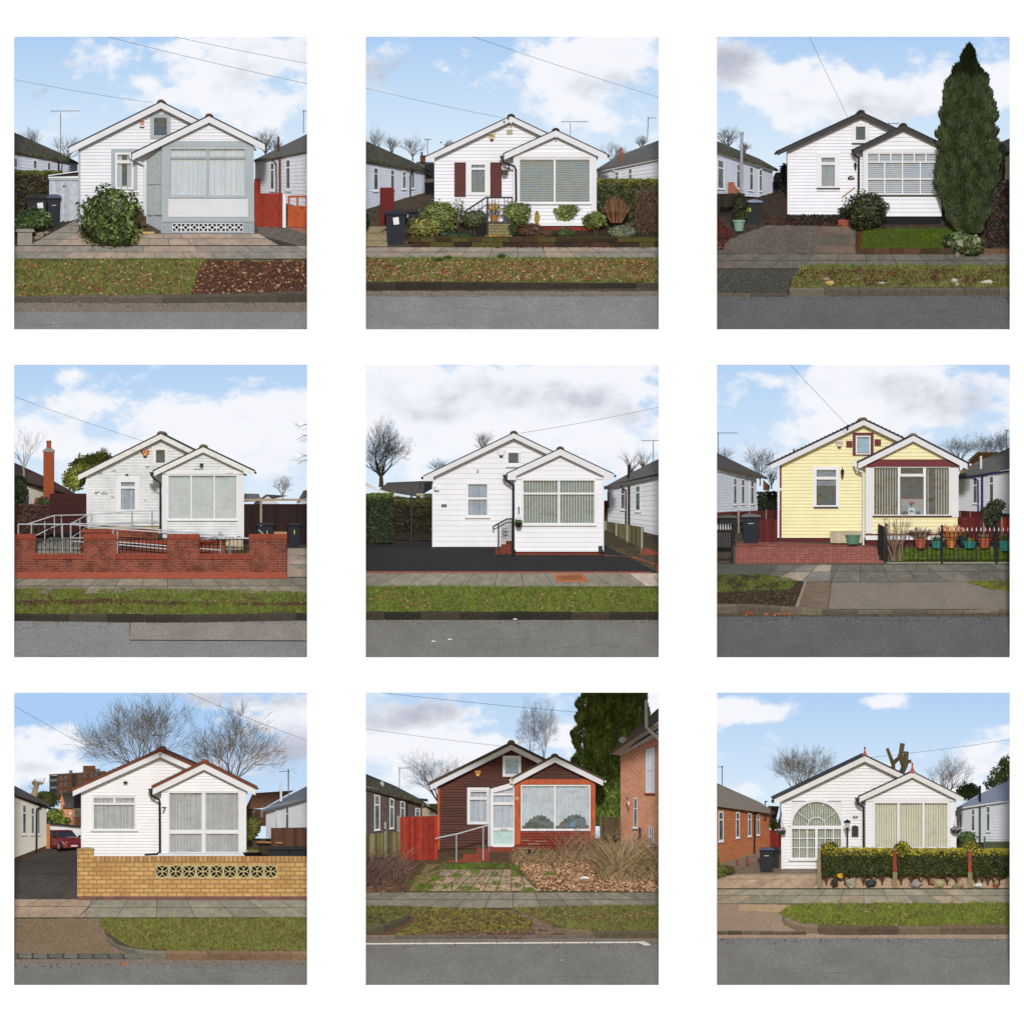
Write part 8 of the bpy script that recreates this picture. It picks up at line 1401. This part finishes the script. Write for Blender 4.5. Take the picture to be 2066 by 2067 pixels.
# ---------------------------------------------------------------- 9: white bungalow with an arched window and clipped hedge
def p9():
 panel(1440,1394)
 sky([(200,90,330,70,.85),(330,170,260,60,.7),(80,200,160,60,.7),(1120,70,170,55,.75),(870,120,90,30,.35),(1750,450,380,150,.75),(1900,250,120,60,.5),(250,650,160,70,.6),(1350,10,60,25,.5),(60,640,120,80,.4)],[(1800,480,250,100,.45),(300,160,250,40,.25)],hz=(.05,1.1))
 base_ground(mat('ground_gravel',px(140,124,108),.95,.3,14,.5));road(1610,ASPW,None,None);ground_col('gutter',[(-120,1578),(2080,1582),(2080,1612),(-120,1606)],speck('warm_gutter',px(168,144,124),px(128,106,90),px(190,168,148),30),.016)
 ground_col('path',[(-120,1390),(2080,1390),(2080,1280),(-120,1280)],mat('path_base9',px(80,76,62),.95,.2,6),.006);slabs('pavement',[1290,1332,1384],172,cols=cr((154,146,128),(146,139,122),(160,150,131),(168,152,128)),off=10,seed=93,gap=4,bond=0);slabs('paving_slabs',[1188,1225,1284],170,cols=cr((186,160,134),(176,152,128),(168,146,124)),off=50,seed=94,lims=lambda y: (lerp(140,-120,(y-1188)/96),670),lift=.014)
 ground_col('crossover',wavy([(-120,1385),(500,1388),(430,1450),(450,1520),(560,1575),(-120,1558)],2),speck('pale_crossover',px(158,136,116),px(124,104,88),px(182,160,140),30),.02);ground_col('crossover',wavy([(170,1388),(480,1392),(430,1438),(160,1430)],4),mat('sandy_patch',px(176,150,116),.95,.12,6),.026)
 ground_col('shingle',[(700,1282),(2080,1282),(2080,1195),(720,1195)],speck('pale_shingle',px(186,158,128),px(140,112,90),px(216,190,160),22),.014);ground_col('shingle',[(140,1190),(440,1190),(440,1090),(300,1100),(110,1160)],speck('brown_shingle',px(132,112,96),px(92,76,64),px(166,146,128),24),.012)  # paler shingle along the front, browner shingle at the left
 vp=[(500,1392),(2080,1380),(2080,1520),(1460,1528),(900,1530),(560,1510),(450,1455)];ground_col('verge',wavy(vp,4),SOILV5,.022);grass('grass',[(410,1455),(520,1388),(2080,1378),(2080,1522),(1460,1530),(900,1532),(560,1510)],13000,(9,21),cr((142,156,62),(122,142,50),(170,174,88),(100,122,42)),95,label='sunny green verge outside the arched-window bungalow');litter('leaf_litter',vp,750,(4,10),cr((176,134,104),(140,100,76),(196,160,130)),96,label='tan leaves on the sunny verge')
 kerb([(448,1452,1480),(460,1480,1520),(540,1512,1556),(640,1522,1575),(760,1528,1586),(1460,1530,1582)],4,cr((118,102,84),(104,90,74),(132,116,94)),seed=26,jig=4);kerb([(1462,1520,1582),(2080,1520,1582)],1,cr((112,96,78),),seed=27);kerb([(-120,1560,1584),(600,1562,1584)],7,cr((110,98,82),(92,82,70)),seed=28,depth=.03)
 CL=white('cladding_arch_house',232,232,234,.03)
 h=house('white weatherboard bungalow with a large arched window and terracotta ridge finials',CL,21,(980,425),(392,706),36,440,1490,1158,(1287,528),(944,688),(1618,694),36,985,1572,1120,holes=[(505,725,828,1095)],pholes=[(1044,728,1516,1020)],cap=None,plinth=VOID,plh=(24,60),ptop=720,t=.028,rt=7,bm_=white('barge_cream',232,231,230),endcut=0)
 Ym,Yp=h['Ym'],h['Yp']
 m=MB();cx,cy,r0,r1=668,882,158,172
 for ra,rb,ya,yb_ in ((r0,r1-4,Ym - .055,Ym+.03),(r1-4,r1+6,Ym - .07,Ym+.01)):
  for k in range(24):
   a,b=R(180+180*k/24),R(180+180*(k+1)/24);m.prism([(cx+ra*math.cos(a),cy+ra*math.sin(a)),(cx+rb*math.cos(a),cy+rb*math.sin(a)),(cx+rb*math.cos(b),cy+rb*math.sin(b)),(cx+ra*math.cos(b),cy+ra*math.sin(b))],ya,yb_)
 f=m;f.box(498,878,838,900,Ym - .06,Ym+.03);f.box(494,900,508,1098,Ym - .06,Ym+.03);f.box(826,900,840,1098,Ym - .06,Ym+.03);f.box(508,1086,826,1100,Ym - .06,Ym+.03);f.box(658,900,674,1086,Ym - .058,Ym+.03)
 for k in range(12): a,b=R(180+15*k),R(195+15*k);f.prism([(cx+q*math.cos(t_),cy+q*math.sin(t_)) for q,t_ in ((56,a),(61,a),(61,b),(56,b))],Ym - .04,Ym+.0)
 for d in (216,252,288,324): a=R(d);f.tube([(cx+60*math.cos(a),cy+60*math.sin(a),Ym - .02),(cx+158*math.cos(a),cy+158*math.sin(a),Ym - .02)],2.6,4)
 for x in (556,607,724,776): f.box(x-2.5,900,x+2.5,1086,Ym - .03,Ym+.0)
 for y in (961,1022): f.box(508,y-2.5,826,y+2.5,Ym - .032,Ym+.0)
 w=f.build('arched_window',WH2,h);g=MB();g.prism([(500,1095),(836,1095),(836,880)]+[(cx+165*math.cos(R(-k)),cy+165*math.sin(R(-k))) for k in range(0,181,12)]+[(500,880)],Ym+.01,Ym+.014);g.build('pane',GL,w)
 SB=mat('green_cream_blinds',px(208,214,190),.8,.06);b=MB();x=506
 while x<828:t_=math.sqrt(max(0,160**2-(x+4-cx)**2));b.poly([(x,1090,Ym+.09),(x+10,1090,Ym+.05),(x+10,cy-t_,Ym+.05),(x,cy-t_,Ym+.09)]);x+=15
 b.build('blind',SB,w);b=MB();b.box(486,1098,848,1107,Ym - .1,Ym);b.build('sill',WH2,w)
 m=MB()   # corner boards round the arch, wall colour
 for s_ in (-1,1):
  for k in range(8):
   a,b_=90*k/8,90*(k+1)/8;xa,xb=cx+s_*164*math.sin(R(a)),cx+s_*164*math.sin(R(b_));ya,yb_=cy-164*math.cos(R(a)),cy-164*math.cos(R(b_));m.poly([(xa,722,Ym - .015),(xb,722,Ym - .015),(xb,yb_,Ym - .015),(xa,ya,Ym - .015)])
 m.build('spandrel_panel',CL,h)
 CB=mat('cream_blinds9',px(232,228,196),.8,.05);win(h,1036,722,1524,1024,Yp,fw=9,vb=[1197,1360],bar=12,cur=('vblind',CB,16,None,.84),gl=GL)
 for a in (985,1530): m=MB();clad(m,None,a,a+42,728,1120,21,Yp - .03,t=.02);m.build('corner_post',CL,h)
 board(h,'corner_board',WH2,438,722,450,1160,Ym,.055);board(h,'edge_board',WH2,1566,728,1574,1120,Yp,.06);board(h,'frieze_board',CL,985,706,1572,722,Yp,.05)
 pipe(h,'downpipe',BLK,[(930,712),(934,736),(972,756),(973,1020)],Yp - .04,7,hopper=(930,712));pipe(h,'gutter',BLK,[(386,720,Ym - .2),(386,722,Ym+1)],Ym,12)
 for x,y in ((980,425),(1287,527)):
  for o_ in (1,): m=MB();m.lathe(x,(Ym if x<1000 else Yp) - .2,[(22,y+8),(20,y),(11,y-14),(5,y-32),(4,y-44),(7,y-50),(6,y-57),(1,y-62)],8,sq=.5);m.build('ridge_finial',TERRA,h)
 l=thing('lamp_post','black garden lamp post with a lantern head beside the arched window','lamp post',866,1200,gy(1210));YL=gy(1210);m=MB();m.tube([(867,1200,YL),(867,905,YL)],[6,4.5],8);m.build('post',BLKI,l);m=MB();m.lathe(866,YL,[(5,905),(12,892),(10,890)],8);m.lathe(866,YL,[(22,860),(24,852),(10,842),(2,836)],8);m.build('lantern_top',BLKI,l);m=MB();m.lathe(866,YL,[(9,892),(16,862)],6);m.build('lantern_glass',mat('lantern_glass',px(206,204,190),.3),l)
 m=MB();m.prism([(896,946),(896,890),(902,880),(917,876),(932,880),(939,890),(939,946)],Ym - .12,Ym - .03);m.build('post_box',BLK,h);m=MB();m.box(904,815,933,830,Ym - .06,Ym - .02);po=m.build('number_plate',BLK,h);text(po,'60',918,822,12,Ym - .064,WH2,'house_number',bold=.001);m=MB();m.blob(966,730,Yp - .1,7,6,.03,1);m.build('camera_dome',BLK,h)
 for k,(x,y,lab) in enumerate([(436,912,'hanging basket of violet pansies at the left corner, arched-window bungalow'),(1572,906,'hanging basket of pink flowers at the right corner, arched-window bungalow')]):
  Yb=(Ym if k==0 else Yp) - .25;t=thing('hanging_basket',lab,'hanging basket',x,y+24,Yb,'hanging baskets on the arched-window bungalow');foliage([(x,y,32,24)],230,8,cr((60,76,44),(84,104,60),(40,50,36)),Yb,3+k,core=.7).build('foliage',LEAF,t);foliage([(x,y-10,28,12)],60,6,cr((214,190,206),(186,150,186)),Yb - .08,5+k,core=0).build('flowers',LEAF,t);m=MB();m.tube([(x-20,y-8,Yb),(x,y-100,Yb+.1),(x+20,y-8,Yb)],1.1,4);m.tube([(x,y-125,Yb+.2),(x,y-95,Yb+.1)],4,5);m.build('bracket',BLKI,t)
 # hedge and garden front
 HC=cr((66,78,26),(54,66,24),(86,92,32),(44,54,22));TC=cr((190,174,52),(206,190,70),(150,148,44));YH=gy(1270)
 for k,(a,b,yt,lab,dx) in enumerate([(690,1172,1028,'first clipped golden-topped hedge section, arched-window bungalow',752),(1178,1655,1030,'second clipped golden-topped hedge section with a dome, middle',1222),(1662,1990,1032,'third clipped golden-topped hedge section at the right edge',1676)]):
  t=hedge('clipped_hedge',lab,a,yt,b,1195,YH,.35,4600 if k<2 else 3200,7.5,HC,20+k,TC,group='clipped hedge sections',ragged=4)
  foliage([(dx,1030,58 if k else 66,52)],900,7,HC[:2]+TC,YH+.1,30+k,flat=.8).build('hedge_dome',LEAF,t);m=MB();rnd=random.Random(k)
  for q in range(7 if k<2 else 5):
   x=a+40+q*(b-a-60)/7
   if k==2 and x>1930: continue
   m.tube([(x,1272,YH+.02),(x+rnd.uniform(-8,8),1190,YH+.06)],[6,5],5,px(92,62,46))
   for s_ in (-1,1,-.5): m.tube([(x,1240+rnd.uniform(-12,12),YH),(x+s_*rnd.uniform(20,38),1196,YH)],2.4,4,px(84,62,48))
  m.build('lower_stems',TWIG,t)
  foliage([(x_,1196,30,22) for x_ in range(int(a)+30,int(min(b,1930)),90)],700,8,HC,YH+.08,40+k,core=.6).build('ragged_skirt',LEAF,t)
 for k,(x,yt,c,lab) in enumerate([(684,1034,(150,132,108),'weathered timber post with a cap at the left end of the hedge'),(1175,1036,(150,60,44),'red-stained timber post between the first two hedge sections'),(1663,1040,(158,70,52),'red-stained timber post, rightmost in the hedge')]):
  t=thing('hedge_post',lab,'post',x,1282,YH - .12,'timber posts of the hedge');m=MB();m.hexa([(x-13,1282,YH - .16),(x+13,1282,YH - .16),(x+8,yt,YH - .16),(x-11,yt,YH - .16),(x-13,1282,YH - .06),(x+13,1282,YH - .06),(x+8,yt,YH - .06),(x-11,yt,YH - .06)],px(*c));m.build('shaft',TIMBER,t);m=MB();m.box(x-14,yt-6,x+11,yt,YH - .18,YH - .04,px(160,146,124));m.build('post_cap',TIMBER,t);m=MB();m.box(x-14,1180,x+14,1283,YH - .165,YH - .05,px(140,128,96));m.build('weathered_end',TIMBER,t)
 for k,(x,y,rx,ry,c,lab) in enumerate([(895,1248,36,28,(170,164,140),'pale greenish rock under the first hedge section'),(1018,1252,38,24,(64,68,66),'dark slate rock under the first hedge section'),(1312,1262,36,24,(160,154,148),'grey streaked rock under the second hedge section'),(1458,1256,38,26,(176,168,128),'mossy pale rock, right under the second hedge section'),(1585,1268,40,16,(150,140,112),'flat rock left of the rightmost hedge post'),(1715,1266,36,14,(210,208,200),'white flat rock right of the rightmost hedge post'),(1830,1268,20,14,(150,90,70),'small reddish rock at the right edge under the hedge'),(820,1204,20,16,(214,170,50),'yellow rock glimpsed behind the first hedge stems'),(785,1248,24,26,(70,56,40),'dark log-like rock near the left hedge post'),(1416,1240,14,16,(170,110,80),'small terracotta-coloured rock beside the mossy pale rock')]):stone('garden_rock',lab,x,y,rx,ry,px(*c),Y=YH - .1,seed=k)
 grass('spiky_plant',[(1300,1030),(1420,1030),(1420,1018),(1300,1018)],120,(20,40),cr((200,204,110),(176,184,90)),97,label='spiky pale leaves showing above the middle hedge');wheelie_bin('black wheelie bin with blue lid edge left of the arched window',295,392,1018,1184,CHAR,mat('blue_lid',px(64,74,112)));wheelie_bin('second black wheelie bin just behind the one by the arched window',372,426,1018,1180,CHAR,Y=gy(1180)+.3,mark=False)
 WC=mat('orange_boards',px(178,112,74),.6,.2,4,stretch=(.6,1,6));nb,w=neighbour('orange-brown timber clad neighbour bungalow, left of the arched-window bungalow',(-80,745,1160,4.2),(365,798,1030,5.9),WC,18,[(-80,722,4),(402,792,5.7),(300,728,6.3),(20,605,7),(-80,562,7)],mat('pale_tile_roof',px(146,138,124),.9,.25,12,.5),[(28,62,.06,.6),(143,168,.05,.58),(222,244,.05,.58),(280,300,.05,.58)],[('downpipe',BLK,[(304,-.02,.15),(270,.06,.08),(266,.12,.06),(264,1.05,.05)],6)],gut=BLK,plinth=(VOID,.09));st=brick('red_pier',px(150,70,56),px(130,60,48),px(110,80,70))
 for x,y in ((150,1128),(216,1110)): m=MB();m.box(x-8,y-30,x+8,y+16,4.4,4.6);m.build('brick_pier',st,nb)
 m=MB();m.box(330,820,344,828,5.5,5.7);m.build('vent',BLK,nb)
 fence('dark red side fence behind the wheelie bins, arched-window bungalow',362,905,440,1100,6,None,5,cr((150,44,36),(128,38,32)),4,name='red_fence',y0b=912)
 dh=thing('distant_house','distant brick house with dark roof at the left eave, arched-window bungalow','house',400,900,7.6);m=MB();m.prism([(402,900),(440,770),(440,900)],7.55,7.6);m.build('gable',brick('far_orange',px(200,130,90),px(180,110,76),px(170,140,120)),dh);m=MB();m.prism([(340,860),(352,748),(425,752),(400,860)],7.62,7.7);m.build('roof',ROOFD,dh)
 bush('spiky_shrub','pale spiky shrub behind the left hanging basket','shrub',[(388,870,26,36)],160,14,cr((150,160,90),(120,134,70)),910,seed=3,Y=6.5,core=.5);m=MB();m.tube([(334,746,7.4),(334,715,7.4)],4,5);m.tube([(334,722,7.4),(352,720,7.4)],3,5);m.build('street_light',BLK,label='tiny street light head near the left eave',cat='street light')
 bush('low_shrub','low yellow-green juniper at the left edge, arched-window bungalow','shrub',[(60,1165,80,30),(20,1190,60,22)],700,9,cr((140,144,56),(112,110,50),(90,100,44)),1212,seed=5);bush('golden_conifer','narrow golden conifer cut by the left edge','shrub',[(14,1080,22,70)],300,8,cr((160,160,64),(120,128,50)),1150,seed=6)
 nb,w=neighbour('white neighbour bungalow with blue-grey roof, right of the arched-window bungalow',(1990,705,985,4.5),(1578,772,985,5.7),NW,13,[(1990,690,4.3),(1574,765,5.6),(1720,680,6.2),(1911,595,6.8),(1990,560,7)],mat('blue_slate9',px(150,158,178),.7,.15,10),[(1614,1596,.16,.6),(1696,1672,.06,.7),(1792,1768,.04,.72)],[('flue_pipe',mat('teal_pipe',px(40,92,92),.4),[(1726,.0,.1),(1726,1,.08)],7)],gut=WH2);m=MB();m.tube([(1728,722,5.4),(1728,618,5.4)],8,8);m.build('flue_pipe',BLK,nb);fence('green stained fence panel at the right edge, arched-window bungalow',1755,980,1990,1035,gy(1200)+.3,None,3,cr((86,98,62),),4,hor=True,posts=[(1757,948,1035,12)],name='green_fence')
 bush('laurel','dark green laurel right of the bay behind the hedge','shrub',[(1640,965,70,52),(1615,1000,50,40)],1100,10,cr((88,110,54),(66,88,42),(112,134,72)),1040,seed=8,Y=4.6);bush('dark_evergreen','dark evergreen tree above the blue-grey roof','tree',[(1650,655,74,58)],900,10,cr((84,102,56),(60,78,42)),740,seed=9,Y=8.4);bush('leafy_tree','leafy light green tree at the right edge of the sky','tree',[(1870,560,90,80),(1900,480,50,60),(1800,610,50,36)],1100,12,cr((170,178,104),(134,146,80),(110,122,66)),700,seed=10,Y=8.6,core=.4)
 bare_tree('wide round-headed bare tree left of the arched-window gable',570,760,335,1.2,61,8.9,thick=10,cols=TB9,levels=6);bare_tree('round bare tree behind the bay roof, right side',1505,760,385,1.05,62,8.9,thick=9,cols=TB9,levels=6)
 t=thing('pollarded_tree','heavily pollarded tree with stubby limbs behind the white gable','tree',1200,620,8);m=MB();tc=px(196,178,136);m.tube([(1200,640,8),(1215,540,8),(1240,490,8),(1250,395,8)],[22,20,19,16],8,tc);m.tube([(1235,500,8),(1212,430,8),(1224,342,8)],[18,16,16],8,tc);m.build('trunk',TWIG,t)
 for p_ in ([(1165,560,8),(1165,480,8),(1125,375,8)],[(1165,470,8),(1200,440,8),(1215,400,8)],[(1235,490,8),(1260,462,8),(1282,458,8)]): m=MB();m.tube(p_,[15,14,11],7,tc);m.build('limb',TWIG,t)
 m=MB();m.lathe(902,7,[(16,458),(12,444),(3,440)],10);m.build('roof_cowl',CONC,label='small round cowl poking over the left roof slope, arched-window bungalow',cat='cowl');aerial('lattice television aerial at the left edge, arched-window bungalow',54,615,488,26,60,7,4,yagi_y=496,r=3);wire('telephone wire from the white gable to the right edge, arched-window bungalow',[(1000,435),(1930,316)],8,3.3,2.5)
TB9=cr((206,194,176),(186,172,152),(222,212,196))

for f in (p1,p2,p3,p4,p5,p6,p7,p8,p9): f()
